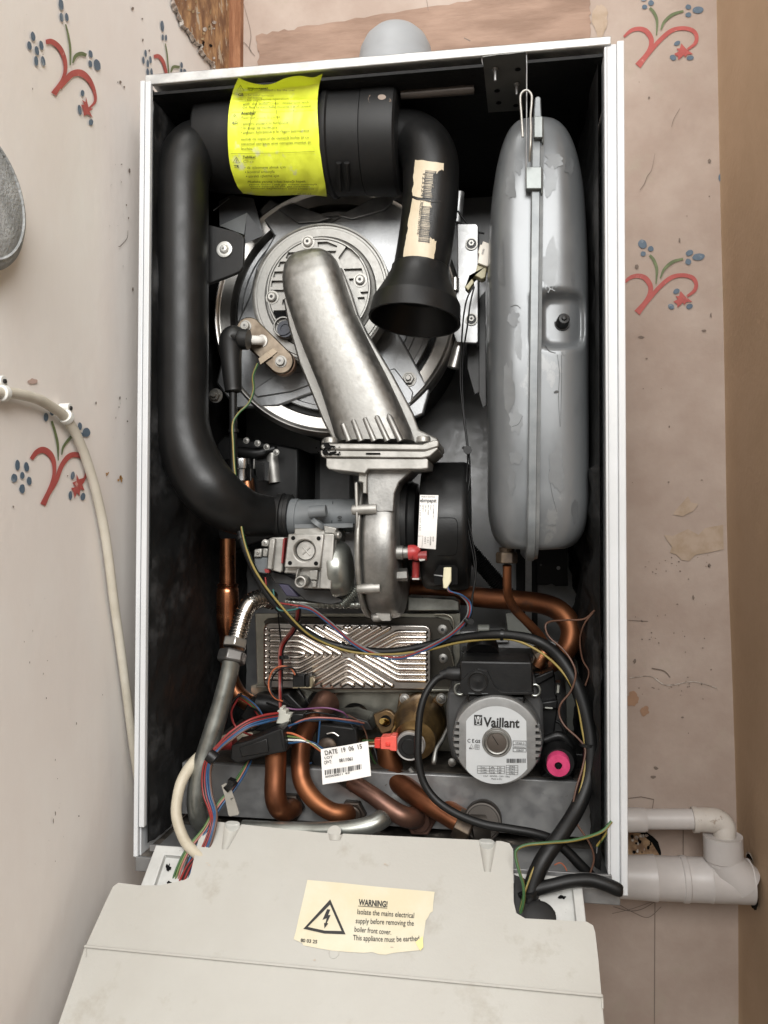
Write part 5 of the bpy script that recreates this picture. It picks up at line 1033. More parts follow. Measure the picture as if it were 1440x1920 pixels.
t = pipe('copper_pipe', 'brown copper pipe curving from the left plate hole down into the middle shelf nut', [(612, 1310, .15, 18), (606, 1322, .13, 18), (592, 1345, .11, 17.5), (574, 1368, .09, 18), (565, 1400, .075, 18), (563, 1440, .06, 17.5), (569, 1470, .055, 17.5), (590, 1500, .05, 17), (620, 1521, .05, 17), (645, 1525, .055, 17), (662, 1522, .078, 16.5)], 'copperdull', seg=32); nut(t, 662, 1523, .0715, 27, m=FIT)
mb = MB(); mb.ptube([(612, 1318, .135, 26), (598, 1336, .115, 24), (590, 1347, .108, 22)], 0, 24); t.part('sleeve', mb, 'copperdark')
t = pipe('copper_pipe', 'darkest tarnished copper pipe slanting from the white label to a round shelf fitting', [(640, 1450, .075, 16), (662, 1467, .06, 16), (700, 1492, .05, 16.5), (735, 1518, .045, 18), (758, 1531, .045, 19), (775, 1534, .055, 19), (788, 1532, .078, 18)], 'copperdark', seg=32); nut(t, 788, 1533, .0715, 31, m='copperdark')
mb = MB(); mb.ptube([(636, 1448, .06, 20), (655, 1470, .06, 12), (660, 1482, .062, 6)], 0, 6, n=2); t.part('bolt', mb, FIT)
t = pipe('copper_pipe', 'orange-brown copper pipe sweeping from under the red connector to a brass elbow', [(728, 1395, .11, 20), (730, 1425, .10, 22), (740, 1455, .085, 22), (765, 1480, .07, 21), (800, 1505, .055, 19), (840, 1532, .045, 17), (868, 1549, .04, 16)], 'copperdull', seg=32)
mb = MB(); c_ = P(855, 1541, .042); d_ = unit(P(895, 1562, .04) - c_); mb.lathe(c_, d_, [(0, .0135), (.014, .0135), (.0155, .012)], 0, 6); t.part('nut', mb, 'brassold', smooth=False, bevel=.0006)
mb = MB(); c_ = P(905, 1540, .045); mb.lathe(c_, unit((0, -1, .25)), [(-.03, .0175), (.004, .0175), (.006, .0165), (.0062, .015), (.0045, .0145)], 0, 44); mb.tube([P(880, 1555, .045), P(910, 1548, .05)], .015, 0, 24); t.part('elbow_cap', mb, mat('dark_fitting2', (.06, .052, .045), .5, .6), sharp=40)
t = pipe('copper_pipe', 'second copper pipe partly hidden behind the sweeping orange-brown one', [(775, 1470, .10, 15), (820, 1500, .085, 14), (860, 1525, .065, 14), (880, 1535, .06, 13)], 'copperdull')
t = pipe('gas_pipe', 'dull zinc gas pipe running down the left side below a hexagonal nut', [(434, 1236, .045, 16), (430, 1260, .045, 16.5), (415, 1320, .04, 17.5), (397, 1380, .035, 18.5), (380, 1435, .03, 19), (371, 1480, .028, 19), (370, 1515, .028, 19), (378, 1540, .032, 19), (396, 1556, .04, 18), (420, 1562, .05, 16)], 'zinc', 'gas pipe', seg=36)
mb = MB(); c_ = P(433, 1240, .047); u_ = unit(P(441, 1205, .055) - c_); mb.lathe(c_ - u_ * .002, u_, [(0, .0125), (.0015, .0142), (.011, .0142), (.0125, .0125)], 0, 6); t.part('nut', mb, 'pumpbody' if 0 else mat('nut_grey', (.14, .135, .13), .38, .8), sharp=30, bevel=.001)
mb = MB(); mb.lathe(c_ + u_ * .0135, u_, [(0, .012), (.001, .0125), (.0085, .0125), (.0095, .011)], 0, 6, phase=.3); t.part('nut', mb, 'galvlight' if 0 else mat('nut_bright', (.42, .41, .38), .33, .85), sharp=30, bevel=.0008)
mb = MB(); q = cr([list(P(x, y, d)) for x, y, d in [(444, 1198, .055), (450, 1175, .06), (458, 1150, .065), (470, 1130, .07), (490, 1122, .078), (512, 1126, .088)]], 16)
mb.tube(q, [(.0094 if i % 4 < 2 else .0078) if i < 34 or i > 46 else .0086 for i in range(len(q))], 0, 28, caps=True); t.part('ribbed_hose', mb, 'alu' if 0 else mat('stainless', (.58, .56, .52), .22, 1), sharp=25)
t = pipe('drain_pipe', 'horizontal dull grey pipe lying just behind the top edge of the ivory cover', [(455, 1552, .035, 14), (520, 1556, .032, 15), (600, 1557, .03, 15.5), (660, 1554, .03, 16), (700, 1545, .034, 17), (722, 1530, .045, 18), (735, 1515, .07, 18)], 'zinc', 'drain pipe', seg=28)
t = pipe('drain_hose', 'cream plastic hose looping at the lower left behind the coloured wires', [(470, 1382, .09, 9), (440, 1382, .075, 10), (400, 1400, .05, 11), (365, 1428, .03, 11), (342, 1462, .015, 10.5), (332, 1500, .008, 10), (331, 1530, .004, 10), (340, 1562, .0, 10), (355, 1588, -.006, 10), (385, 1612, -.012, 10), (410, 1630, -.008, 10)], 'hose', 'hose', seg=22)
t = Thing('corrugated_hose', 'black corrugated hose slanting in the shadow below the grey tank', 'hose', P(910, 1065, .2))
mb = MB(); q = cr([list(P(x, y, .19)) for x, y in [(870, 1020), (900, 1055), (930, 1090), (965, 1130)]], 22); mb.tube(q, [.0095 if i % 2 else .0080 for i in range(len(q))], 0, 20); t.part('tube', mb, 'plastic', sharp=20)
# chrome clamp and dark hydraulics at the left under the exchanger
t = Thing('pipe_clamp', 'shiny chrome clamp on a copper stub in the dark below the big round exchanger', 'pipe clamp', P(455, 880, .16))
mb = MB(); mb.ptube([(452, 862, .16, 30), (452, 880, .16, 30), (452, 881, .16, 24), (452, 902, .16, 24)], 0, 30, n=2); mb.prism([(478, 866), (497, 864), (496, 900), (486, 902), (480, 890)], .135, .15); t.part('clamp_band', mb, mat('chrome', (.6, .6, .6), .16, 1))
mb = MB(); mb.ptube([(462, 898, .16, 14), (465, 930, .16, 14)], 0, 20, n=2); t.part('stub', mb, 'copper')
mb = MB()
for x, y in [(462, 826), (483, 831), (500, 838), (518, 848)]: screwhead(mb, P(x, y, .15), .0026)
mb.ptube([(510, 850, .17, 10), (512, 880, .17, 12), (515, 905, .17, 11)], 0, 16); t.part('screw', mb, ['alubright', 'ink'], split=0)
mb = MB(); mb.prism([(420, 815), (560, 840), (560, 940), (540, 1000), (420, 1040), (405, 1000), (405, 830)], .17, .25); mb.ptube([(440, 845, .165, 9), (480, 850, .165, 11), (520, 840, .17, 8)], 0, 12)
single('black_siphon', mb, 'plastic', 'black plastic body hidden in deep shade under the round exchanger', 'siphon', loc=P(480, 900, .17), bevel=.003)
# ================================================================== diverter valve with its motor
dvt = Thing('diverter_valve', 'cast brass three-way valve with round grey motor cap beside the pump', 'diverter valve', P(770, 1370, .1))
zd = zc(690, 1280, 8.0)
mb = MB(); c_ = P(*zd(700, 880), .075)
mb.lathe(P(*zd(790, 480), .13), unit((P(*zd(700, 860), .07) - P(*zd(790, 480), .13))), [(0, .024), (.02, .026), (.035, .0245), (.05, .021), (.062, .020)], 0, 40); mb.ptube([(*zd(860, 430), .13, 36), (*zd(880, 700), .11, 38), (*zd(840, 950), .10, 30)], 0, 28)
dvt.part('brass_body', mb, 'brass', sharp=60)
mb = MB(); mb.prism([zd(*p) for p in [(470, 180), (620, 200), (700, 290), (590, 440), (520, 520), (410, 600), (420, 460)]], .115, .122); mb.prism([zd(*p) for p in [(960, 260), (1090, 150), (1190, 260), (1100, 380)]], .115, .122); mb.prism([zd(*p) for p in [(75, 480), (270, 405), (350, 430), (460, 560), (350, 730), (200, 775), (110, 620)]], .108, .116); dvt.part('lug_plate', mb, mat('brass_plate', (.24, .16, .08), .4, .8, c2=(.15, .1, .055), scale=50), bevel=.0012, split=0)
mb = MB()
for x, y in [(550, 240), (1100, 235)]: mb.lathe(P(*zd(x, y), .1145), FRONT, [(0, .0052), (.001, .0052)], 0, 24); mb.lathe(P(*zd(x, y), .1135), FRONT, [(0, .0038), (.0025, .0038), (.003, .003)], 0, 24); mb.stroke([zd(x - 20, y - 20) + (1,), zd(x + 25, y + 25) + (1,)], surf_y(.1100), 1, sm=False)
dvt.part('screw', mb, ['alu', 'ink'], split=0)
mb = MB(); mb.lathe(P(*zd(265, 575), .1075), FRONT, [(0, .0058), (.0004, .0058)], 1, 28); a_ = P(*zd(285, 590), .107); mb.lathe(a_, unit((-.35, -1, .3)), [(0, .0034), (.011, .0034), (.0118, .0028)], 0, 20); dvt.part('brass_screw', mb, ['brassbright', 'hole'])
mb = MB(); mb.tube(cr([list(P(*zd(*p), .082)) for p in [(480, 610), (560, 575), (640, 560), (740, 575), (830, 620), (890, 690), (930, 750), (985, 760), (985, 850), (950, 940), (925, 1010), (840, 1090), (780, 1130)]], 5), .0022, 0, 10); mb.tube(cr([list(P(*zd(*p), .085)) for p in [(370, 790), (380, 720), (430, 640), (480, 610)]], 5), .0020, 0, 10); dvt.part('spring_wire', mb, 'brassbright' if 0 else mat('gold_wire', (.55, .38, .16), .3, .95))
mb = MB(); R_ = 27 * mpp(c_); ux = unit(P(*zd(625, 960), .060) - P(*zd(665, 860), .082)); o_ = P(*zd(622, 962), .060)
mb.lathe(o_ - ux * .022, ux, [(0, R_ * 1.02), (.0135, R_ * 1.02), (.014, R_ * .9), (.0155, R_ * .9), (.016, R_ * 1.0), (.021, R_ * .98), (.022, R_ * .92), (.0215, R_ * .82)], 0, 56); mc = dvt.part('motor_cap', mb, mat('warm_grey', (.40, .385, .37), .4, .3), sharp=35)
mb = MB(); mb.lathe(o_, ux, [(-.002, R_ * .82), (.0005, R_ * .80), (.0008, R_ * .78), (.0008, R_ * .55), (.0015, R_ * .5)], 0, 48); dvt.part('cap_inset', mb, 'rubber', parent=mc)
mb = MB(); mb.ptube([(840, 1365, .09, 4), (830, 1385, .08, 4), (818, 1405, .07, 4), (814, 1425, .065, 5), (813, 1432, .065, 4)], 0, 12); mb.ptube([(768, 1440, .08, 5), (780, 1455, .08, 6)], 0, 6, n=2); mb.lathe(P(848, 1428, .08), FRONT, [(0, .004), (.003, .004), (.004, .002)], 0, 20); dvt.part('lever', mb, 'alu')
rc = Thing('motor_plug', 'bright red plug pushed into the round grey motor cap', 'plug', P(725, 1395, .06))
mb = MB(); mb.prism([zd(*p) for p in [(95, 850), (185, 848), (185, 990), (95, 982)]], .058, .066); rc.part('wire_end', mb, 'redc', bevel=.0006)
mb = MB(); mb.prism([zd(*p) for p in [(188, 822), (330, 815), (345, 800), (425, 805), (430, 1030), (335, 1025), (325, 1005), (188, 1000)]], .054, .068); mb.prism([zd(*p) for p in [(262, 898), (330, 898), (330, 960), (262, 955)]], .0525, .056, 1); rc.part('plug_body', mb, [mat('coral_plastic', (.78, .12, .09), .42), 'redc'], bevel=.0007)
# black valve actuator cluster behind the white label
t = Thing('flow_sensor', 'black plastic flow sensor body hidden behind the white date label', 'flow sensor', P(640, 1380, .11))
mb = MB(); mb.prism([(592, 1372), (600, 1358), (640, 1362), (668, 1366), (672, 1395), (650, 1405), (592, 1400)], .09, .13); mb.prism([(610, 1345), (655, 1342), (690, 1352), (700, 1370), (640, 1372)], .10, .14); mb.ptube([(670, 1335, .15, 13), (660, 1360, .12, 15), (655, 1390, .11, 14)], 0, 18); mb.prism([(590, 1400), (640, 1400), (650, 1465), (600, 1460), (582, 1425)], .08, .13)
mb.prism([(470, 1308), (540, 1300), (570, 1330), (560, 1372), (480, 1372), (450, 1345)], .12, .15); mb.ptube([(480, 1318, .115, 18), (520, 1325, .115, 18), (540, 1345, .11, 16)], 0, 18)
t.part('housing', mb, 'plastic', bevel=.0015)
mb = MB(); mb.lathe(P(614, 1401, .085), FRONT, [(0, .010), (.002, .0098), (.0035, .008), (.004, .004)], 0, 30); mb.ptube([(613, 1376, .085, 1.6), (625, 1374, .085, 1.6), (635, 1380, .085, 1.6)], 1, 8); t.part('knob', mb, ['brassold', 'steel'])
# ================================================================== pump
pp = Thing('pump', 'round grey circulation pump with silver rating plate and black terminal box', 'pump', P(932, 1385, .06))
pf = .030; PCc = P(932, 1388, pf); mp0 = mpp(PCc); RP = 83.5 * mp0
mb = MB(); mb.prism([(840, 1296), (862, 1296), (870, 1260), (1000, 1262), (1010, 1300), (1018, 1320), (1020, 1390), (1012, 1430), (980, 1450), (880, 1450), (846, 1420), (838, 1380), (836, 1330)], .062, .13)
mb.lathe(PCc + np.array([0, .030, 0]), FRONT, [(-.03, RP * 1.03), (.0, RP * 1.03), (.003, RP * .99)], 0, 64); pb_ = pp.part('motor_body', mb, 'pumpbody', bevel=.003)
mb = MB(); mb.lathe(PCc, FRONT, [(-.032, RP * .99), (-.003, RP), (0, RP * .99), (.0012, RP * .965), (.0015, RP * .93), (.0015, .011)], 0, 110)
cutp = MB()
for sgn in (-1, 1):
    for k in range(7):
        z_ = PCc[2] + .0004 + (3 - k) * .0057 - .0035; xo = PCc[0] + sgn * (RP * .845); cutp.box((xo, PCc[1] - .01, z_ - .0015), (xo + sgn * .02, PCc[1] + .012, z_ + .0015))
ring = pp.part('end_cap', mb, mat('pump_alu', (.34, .34, .335), .42, .7, c2=(.27, .27, .265), scale=60, bump=.06), sharp=35, cut=cutp, bevel=.0009)
PS = surf_y(pf - .0016)
lx0, lx1 = 874, 990; cxl, cyl_, rl = 931.5, 1397 - 3, 74
pts = []
for k in range(80):
    a = 2 * math.pi * k / 80; x = cxl + rl * math.cos(a); y = cyl_ + rl * math.sin(a); pts.append((min(max(x, lx0), lx1), y))
zp = zc(840, 1200, 5.1429)
outl = []
for k in range(25): a = math.radians(218 + k * (104 / 24)); outl.append((930 + 72 * math.cos(a), 1397 + 73 * math.sin(a)))
for k in range(25): a = math.radians(38 + k * (104 / 24)); outl.append((931 + 73 * math.cos(a), 1397 + 73 * math.sin(a)))
outl = [(min(max(x, 874), 990.5), y) for x, y in outl]
mb = MB(); mb.add([PS(x, y, .0004) for x, y in outl], [list(range(len(outl)))]); plb = pp.part('rating_plate', mb, 'silverlabel')
mb = MB(); cc_ = P(931.5, 1391.5, pf - .0018); mb.lathe(cc_, FRONT, [(-.004, .0132), (.0008, .0132), (.0014, .0126), (.0014, .0115), (.0006, .0110), (.001, .0104), (.003, .0102), (.0034, .0098), (.0030, .0088), (-.002, .0086)], 0, 56); mb.lathe(cc_ + FRONT * .0012, FRONT, [(-.006, .0093), (.0005, .0091), (.0006, .0088), (.0006, .0001)], 1, 40); c_ = cc_ + FRONT * .0019
u_ = unit((-.55, 0, .85)); w_ = unit((.85, 0, .55)); mb.add([c_ + u_ * .0075 + w_ * .0003, c_ + u_ * .0075 - w_ * .0003, c_ - u_ * .0025 - w_ * .0003, c_ - u_ * .0025 + w_ * .0003], [(0, 1, 2, 3)], 2)
pp.part('vent_screw', mb, ['alu', mat('bronze_disc', (.12, .10, .085), .45, .6), 'hole'], sharp=30)
mb = MB(); E_ = .0009
def PT(st, x, y, h, w, b=0, m=0): mb.text(st, x, y, h, PS, .05 * 0 + .035, m, bold=b, e=E_, width=w)
PT('Vaillant', 907, 1362, 18, 67, 2.0)
mb.prism([(889, 1340.5), (904, 1341), (904, 1360), (889, 1359.5)], pf - .0028, pf - .0024)
for st_p in [[(891, 1344, 1.6), (893, 1350, 1.8), (893.5, 1356, 1.2)], [(902, 1344, 1.6), (900, 1350, 1.8), (899.5, 1356, 1.2)], [(895.5, 1347, 1.2), (895.5, 1354, 1.2)], [(898, 1347, 1.2), (898, 1354, 1.2)], [(892, 1356.5, 1.4), (896.5, 1358.5, 1.4), (901, 1356.5, 1.4)]]: mb.stroke(st_p, PS, 1, e=.0014)
mb.ell(896.7, 1345.5, 2.6, 2.6, PS, m=1, e=.0014)
mb.stroke([(920, 1366, 1.2), (926, 1364, 1.8), (934, 1364, 2), (940, 1366.5, 2)], PS, 0, e=E_); mb.poly([(938, 1364), (943.5, 1368.5), (937, 1368.5)], PS, 0, E_)
PT('C E', 876, 1392, 7, 13, 1); PT('GS', 890.5, 1392.5, 5.5, 10, 2); mb.stroke([(880, 1404, .7), (884, 1396, .7), (888, 1404, .7), (880, 1404, .7)], PS, 0, sm=False, e=E_); PT('EK', 879.5, 1404.5, 3.2, 6, 0); mb.stroke([(890.5, 1396.5, .8), (898.5, 1397, .8), (898.5, 1405, .8), (890.5, 1404.5, .8), (890.5, 1396.5, .8)], PS, 0, sm=False, e=E_); mb.stroke([(894.5, 1396.5, .6), (894.5, 1405, .6)], PS, 0, sm=False, e=E_); mb.stroke([(890.5, 1400.5, .6), (898.5, 1401, .6)], PS, 0, sm=False, e=E_)
def bxs(x0, y0, x1, y1, rows, cols, w=.6):
    for r in rows: mb.stroke([(x0, y0 + (y1 - y0) * r, w), (x1, y0 + (y1 - y0) * r + .6, w)], PS, 0, sm=False, e=E_)
    for c_ in cols: mb.stroke([(x0 + (x1 - x0) * c_, y0, w), (x0 + (x1 - x0) * c_, y1, w)], PS, 0, sm=False, e=E_)
bxs(962, 1389, 986.5, 1409.5, [0, .36, .68, 1], [0, 1], .8); PT('VPAR-5', 966, 1395.3, 4, 17); PT('0020025042', 964, 1402, 3.2, 21); PT('028/07', 968, 1408.4, 3.8, 14)
x = 950.0; random.seed(5)
while x < 985: w = random.choice([.7, 1.3, 1.9]); mb.poly([(x, 1422.5), (x + w, 1422.5), (x + w, 1430.5), (x, 1430.5)], PS, 0, E_); x += w + random.choice([.7, 1.2])
bxs(895, 1436, 946, 1450, [0, .33, .66, 1], [0, .14, .45, .75, 1]); bxs(949, 1435, 971, 1452, [0, .25, .5, .75, 1], [0, 1])
for i, r in enumerate([['min⁻¹', 'A', 'W'], ['1400', '0,27', '60'], ['2200', '0,38', '85']]):
    for j, s_ in enumerate(r): PT(s_, 904 + j * 15.5, 1440.2 + i * 4.8, 2.8, 8 if j < 2 else 5)
for i, s_ in enumerate(['IP44', 'PN3', 'Class F', 'TF95']): PT(s_, 954, 1438.7 + i * 4.4, 2.8, 11)
PT('2,5µF · 400VDB ~ 230V · 50Hz', 906, 1456, 3, 50); PT('Made in EU', 921, 1461.5, 3, 20)
pp.part('printing', mb, ['ink', 'silverlabel'], parent=plb, recalc=False)
zt_ = zc(840, 1200, 5.1429)
mb = MB(); mb.prism([zt_(*p) for p in [(115, 200), (810, 210), (830, 530), (160, 535), (115, 500)]], .036, .085); mb.prism([zt_(*p) for p in [(190, 530), (740, 545), (740, 640), (560, 580), (420, 575), (200, 640)]], .040, .07); tb = pp.part('terminal_box', mb, 'plastic', bevel=.002, bseg=3)
mb = MB(); mb.prism([zt_(*p) for p in [(115, 200), (395, 290), (470, 470), (520, 500), (820, 505), (825, 525), (170, 530), (118, 480)]][:0] or [zt_(*p) for p in [(118, 400), (190, 330), (290, 280), (380, 300), (450, 450), (510, 500), (824, 505), (826, 528), (162, 532), (118, 500)]], .0325, .0365); c_ = P(*zt_(288, 400), .0325); R_ = 100 / 5.14 * mpp(c_); mb.lathe(c_, FRONT, [(-.001, R_ * 1.0), (.0015, R_ * .97), (.0015, R_ * .86), (.0008, R_ * .82), (.0005, R_ * .4), (.0012, .0003)], 0, 44)
mb.stroke([zt_(195, 512) + (1.2,), zt_(255, 515) + (1.2,)], surf_y(.0318), 1, sm=False); mb.stroke([zt_(325, 516) + (1.2,), zt_(385, 516) + (1.2,)], surf_y(.0318), 1, sm=False)
pp.part('box_relief', mb, ['plastic', 'grey'], parent=tb, sharp=40, bevel=.0006)
mb = MB(); mb.ptube([(838, 1262, .05, 12), (850, 1263, .05, 14), (866, 1263, .05, 14)], 0, 24, n=2); mb.ptube([(826, 1266, .05, 9), (842, 1262, .05, 10)], 0, 20, n=2); pp.part('cable_gland', mb, 'rubber')
for x, y in [(862, 1292), (1003, 1294)]:
    mb = MB(); c_ = P(x, y, .058); mb.tube([c_ + np.array([.0048 * math.cos(a), 0, .0052 * math.sin(a)]) for a in np.linspace(0, 2 * math.pi, 24)], .0011, 0, 8); pp.part('clip_ring', mb, 'zinc')
mb = MB(); mb.ptube([(905, 1206, .10, 26), (905, 1216, .09, 30), (905, 1226, .085, 30)], 0, 28, n=2); mb.prism([(864, 1222), (1000, 1226), (998, 1242), (864, 1240)], .085, .12); pp.part('top_vent', mb, 'rubber', bevel=.002)
t = Thing('pump_cable', 'black rubber cable looping from the pump terminal box down and right along the shelf', 'cable', P(832, 1266, .05))
mb = MB(); mb.ptube([(836, 1264, .05, 6.5), (815, 1276, .045, 6.5), (797, 1303, .04, 6.6), (787, 1340, .036, 6.8), (784, 1390, .032, 7), (785, 1430, .03, 7.2), (796, 1470, .028, 7.2), (820, 1502, .025, 7.4), (858, 1527, .02, 7.6), (905, 1545, .016, 7.8), (955, 1554, .015, 8), (1000, 1562, .016, 8.4), (1035, 1574, .018, 9), (1062, 1595, .018, 9.5), (1088, 1622, .018, 10), (1108, 1642, .02, 10)], 0, 20, n=7); t.part('sheath', mb, 'w_black', sharp=80)
t = Thing('mains_cable', 'thick glossy black cable end poking out past the lower right case corner', 'cable', P(1060, 1650, -.01))
mb = MB(); mb.ptube([(1000, 1668, -.016, 13), (1035, 1660, -.016, 12), (1070, 1652, -.014, 12), (1105, 1650, -.012, 12), (1135, 1658, -.012, 12.5), (1156, 1667, -.012, 12.5), (1164, 1672, -.012, 10), (1168, 1673, -.012, 4)], 0, 26, n=7); t.part('sheath', mb, 'w_black', sharp=80)
# pink cap and black block beside the pump
t = Thing('drain_valve', 'bright pink round cap with hexagonal socket on a black drain valve', 'drain valve', P(1047, 1436, .06))
mb = MB(); c_ = P(1047, 1436, .045); R_ = 22 * mpp(c_); ax_ = unit((-.04, -1, -.12)); mb.lathe(c_, ax_, [(-.012, R_ * .97), (-.002, R_), (0, R_ * .96), (.0003, R_ * .34), (-.0005, R_ * .30), (-.004, R_ * .24)], 0, 44); pk = t.part('cap', mb, 'pink', sharp=35)
mb = MB(); mb.lathe(c_, ax_, [(-.003, R_ * .30), (.0008, R_ * .28)], 0, 6); t.part('hex_socket', mb, 'hole', parent=pk)
mb = MB(); mb.lathe(P(1048, 1425, .062), FRONT, [(-.03, .0165), (.0, .0165), (.006, .0135), (.009, .0130)], 0, 36); mb.ptube([(1045, 1468, .09, 36), (1045, 1478, .08, 36)], 0, 28, n=2); mb.ptube([(1020, 1388, .07, 8), (1050, 1380, .07, 9), (1070, 1400, .07, 7), (1072, 1425, .07, 5)], 0, 14); t.part('valve_body', mb, 'plastic')
t = Thing('hydraulic_block', 'black plastic hydraulic block behind and right of the pump', 'hydraulic block', P(1030, 1340, .12))
mb = MB(); mb.prism([(1000, 1262), (1040, 1262), (1044, 1300), (1046, 1330), (1040, 1372), (1030, 1400), (1004, 1400), (1004, 1300)], .095, .15); mb.prism([(990, 1275), (1038, 1255), (1040, 1268), (1000, 1290)], .09, .11); mb.prism([(1004, 1318), (1046, 1312), (1046, 1330), (1004, 1332)], .088, .11); mb.ptube([(960, 1240, .1, 12), (985, 1270, .1, 12)], 0, 16); mb.prism([(1072, 1412), (1118, 1415), (1120, 1460), (1070, 1462)], .11, .2)
t.part('block', mb, 'plastic', bevel=.0016)
mb = MB(); mb.prism([(1042, 1280), (1052, 1280), (1052, 1302), (1040, 1302)], .088, .1, 1); mb.prism([(1045, 1285), (1049, 1285), (1048, 1299), (1044, 1299)], .086, .089, 0); mb.ptube([(1022, 1327, .087, 1.4), (1036, 1328, .087, 1.4)], 0, 8); mb.ptube([(1030, 1348, .1, 3), (1050, 1356, .1, 3), (1060, 1375, .1, 3), (1060, 1392, .1, 3)], 1, 10); t.part('sensor', mb, ['connw', 'rubber'])
mb = MB(); mb.prism([(948, 1150), (962, 1146), (1010, 1200), (985, 1212), (952, 1185)], .18, .19); mb.prism([(930, 1195), (1060, 1205), (1060, 1225), (930, 1222)], .17, .18, 1); mb.prism([(1010, 1235), (1100, 1215), (1098, 1415), (1064, 1410), (1060, 1260)], .2, .202); mb.prism([(820, 1185), (946, 1182), (955, 1205), (830, 1205)], .16, .18, 1); mb.ptube([(896, 1180, .15, 9), (918, 1180, .15, 9)], 0, 12)
single('grey_bracket_panel', mb, [mat('green_grey', (.17, .175, .155), .5), 'galv'], 'greenish-grey metal panel pieces standing behind the pump and copper bend', 'panel', loc=P(980, 1200, .18), bevel=.0008)
# ================================================================== control box hinged down in front
cbt = np.array([0, -.033, -.003]); cbd = unit((0, -.073, -.06)); cbn = unit((0, -.635, .772)); cbn = unit(cbn - cbd * (cbn @ cbd))
def CB(x, y, e=0, off=0): return PL(x, y, cbt + cbn * (off + e), cbn)
cb_ = Thing('control_box', 'ivory plastic control box tipped forward out of the bottom of the boiler', 'control box', CB(640, 1700))
outl = [(372, 1575), (390, 1550), (397, 1543), (410, 1541), (600, 1561), (940, 1577), (955, 1581), (962, 1592), (963, 1690), (968, 1712), (985, 1722), (1100, 1728), (1112, 1735), (1116, 1748), (1122, 1800), (1128, 1868), (1133, 1930), (1142, 2060), (60, 2060), (108, 1925), (160, 1775), (196, 1695), (212, 1662), (222, 1655), (262, 1660), (300, 1660), (345, 1650), (353, 1646), (357, 1638)]
th = .045
mb = MB(); mb.ext([CB(x, y) for x, y in outl], -cbn * .0075)
cut = MB()
def cone(x0, y0, x1, y1, r0, r1):
    a = CB(x0, y0, .004); b = CB(x1, y1, .0005); m0 = mpp(a); cut.lathe(a, b - a, [(-.006, r0 * m0), (0, r0 * m0), (np.linalg.norm(b - a), r1 * m0)], 0, 28)
cone(434, 1543, 421, 1592, 19, 6); cone(914, 1572, 914, 1634, 19, 6); cone(628, 1562, 628, 1576, 18, 10)
lid = cb_.part('cover', mb, 'box', cut=cut, bevel=.0028, bseg=4)
mb = MB()
low = [(p[0], p[1]) for p in outl if p[1] > 1760]; 
mb.ext([CB(x, y, 0, -.0078) for x, y in [(1128, 1860), (1136, 1930), (1146, 2060), (55, 2060), (108, 1925), (158, 1770)]], -cbn * .03)
cb_.part('housing', mb, 'box', bevel=.002)
mb = MB()
q0, q1 = CB(160, 1776, .0), CB(1130, 1870, .0)
mb.ext([CB(160, 1773), CB(1130, 1866), CB(1130.5, 1872), CB(158, 1778)], cbn * .0022); mb.ext([CB(160, 1773), CB(160, 1795), CB(163, 1795), CB(163, 1773)], cbn * .001); mb.ext([CB(1126, 1866), CB(1131, 1866), CB(1132, 1892), CB(1128, 1892)], cbn * .001)
cb_.part('seam_ridge', mb, 'box', parent=lid, bevel=.0007)
for x, y in [(436, 1546), (912, 1580)]:
    mb = MB(); c_ = CB(x, y, -.002); ax_ = unit(cbn * .9 - cbd * .5); secs = []
    u_ = np.array([1, 0, 0]); w_ = unit(np.cross(ax_, u_))
    for h_, s_ in [(-.006, 1), (0, 1), (.0012, .97), (.0018, .86)]: secs.append([c_ + ax_ * h_ + u_ * .0072 * s_ * abs(math.cos(a)) ** .6 * np.sign(math.cos(a)) + w_ * .0034 * s_ * math.sin(a) for a in np.linspace(0, 2 * math.pi, 32)[:-1]])
    mb.loft(secs); cb_.part('snap_clip', mb, mat('clip_greyish', (.50, .50, .47), .4), parent=lid)
mb = MB(); c_ = CB(627, 1562, -.006); mb.lathe(c_, cbn, [(0, .0062), (.002, .0062)], 0, 28); cb_.part('boss', mb, 'box', parent=lid)
# base tray with recesses seen left and right
mb = MB(); to = -.0082
def tray(poly, floor, wall_w, zz):
    n_ = len(poly); outer = [CB(x, y, 0, to) for x, y in poly]; inner = [CB(x, y, 0, to) for x, y in wall_w]; inn = [p - cbn * .006 for p in inner]
    vs = outer + inner + inn + [p - cbn * .008 for p in outer]
    fs = []
    for i in range(n_):
        j = (i + 1) % n_; fs += [(i, j, n_ + j, n_ + i), (n_ + i, n_ + j, 2 * n_ + j, 2 * n_ + i), (i, 3 * n_ + i, 3 * n_ + j, j)]
    fs += [list(range(2 * n_, 3 * n_)), list(range(3 * n_, 4 * n_))]
    mb.add(vs, fs)
tray([(292, 1584), (520, 1600), (520, 1750), (230, 1750)], None, [(308, 1602), (500, 1618), (500, 1740), (262, 1740)], 0)
tray([(900, 1632), (1090, 1645), (1106, 1790), (900, 1780)], None, [(915, 1652), (1074, 1664), (1086, 1775), (915, 1765)], 0)
cb_.part('base_tray', mb, 'tray', bevel=.0008, split=0)
mb = MB(); tf = lambda x, y, e=0: CB(x, y, e, to - .0058)
for x, y, a, b in [(1020, 1706, 12, 8), (1032, 1712, 8, 6), (316, 1626, 4, 6), (318, 1655, 4, 3), (1055, 1682, 6, 3), (1010, 1690, 4, 3)]: blob(mb, x, y, a, b, tf, 0, wob=.5)
cb_.part('grime', mb, 'hole', split=0)
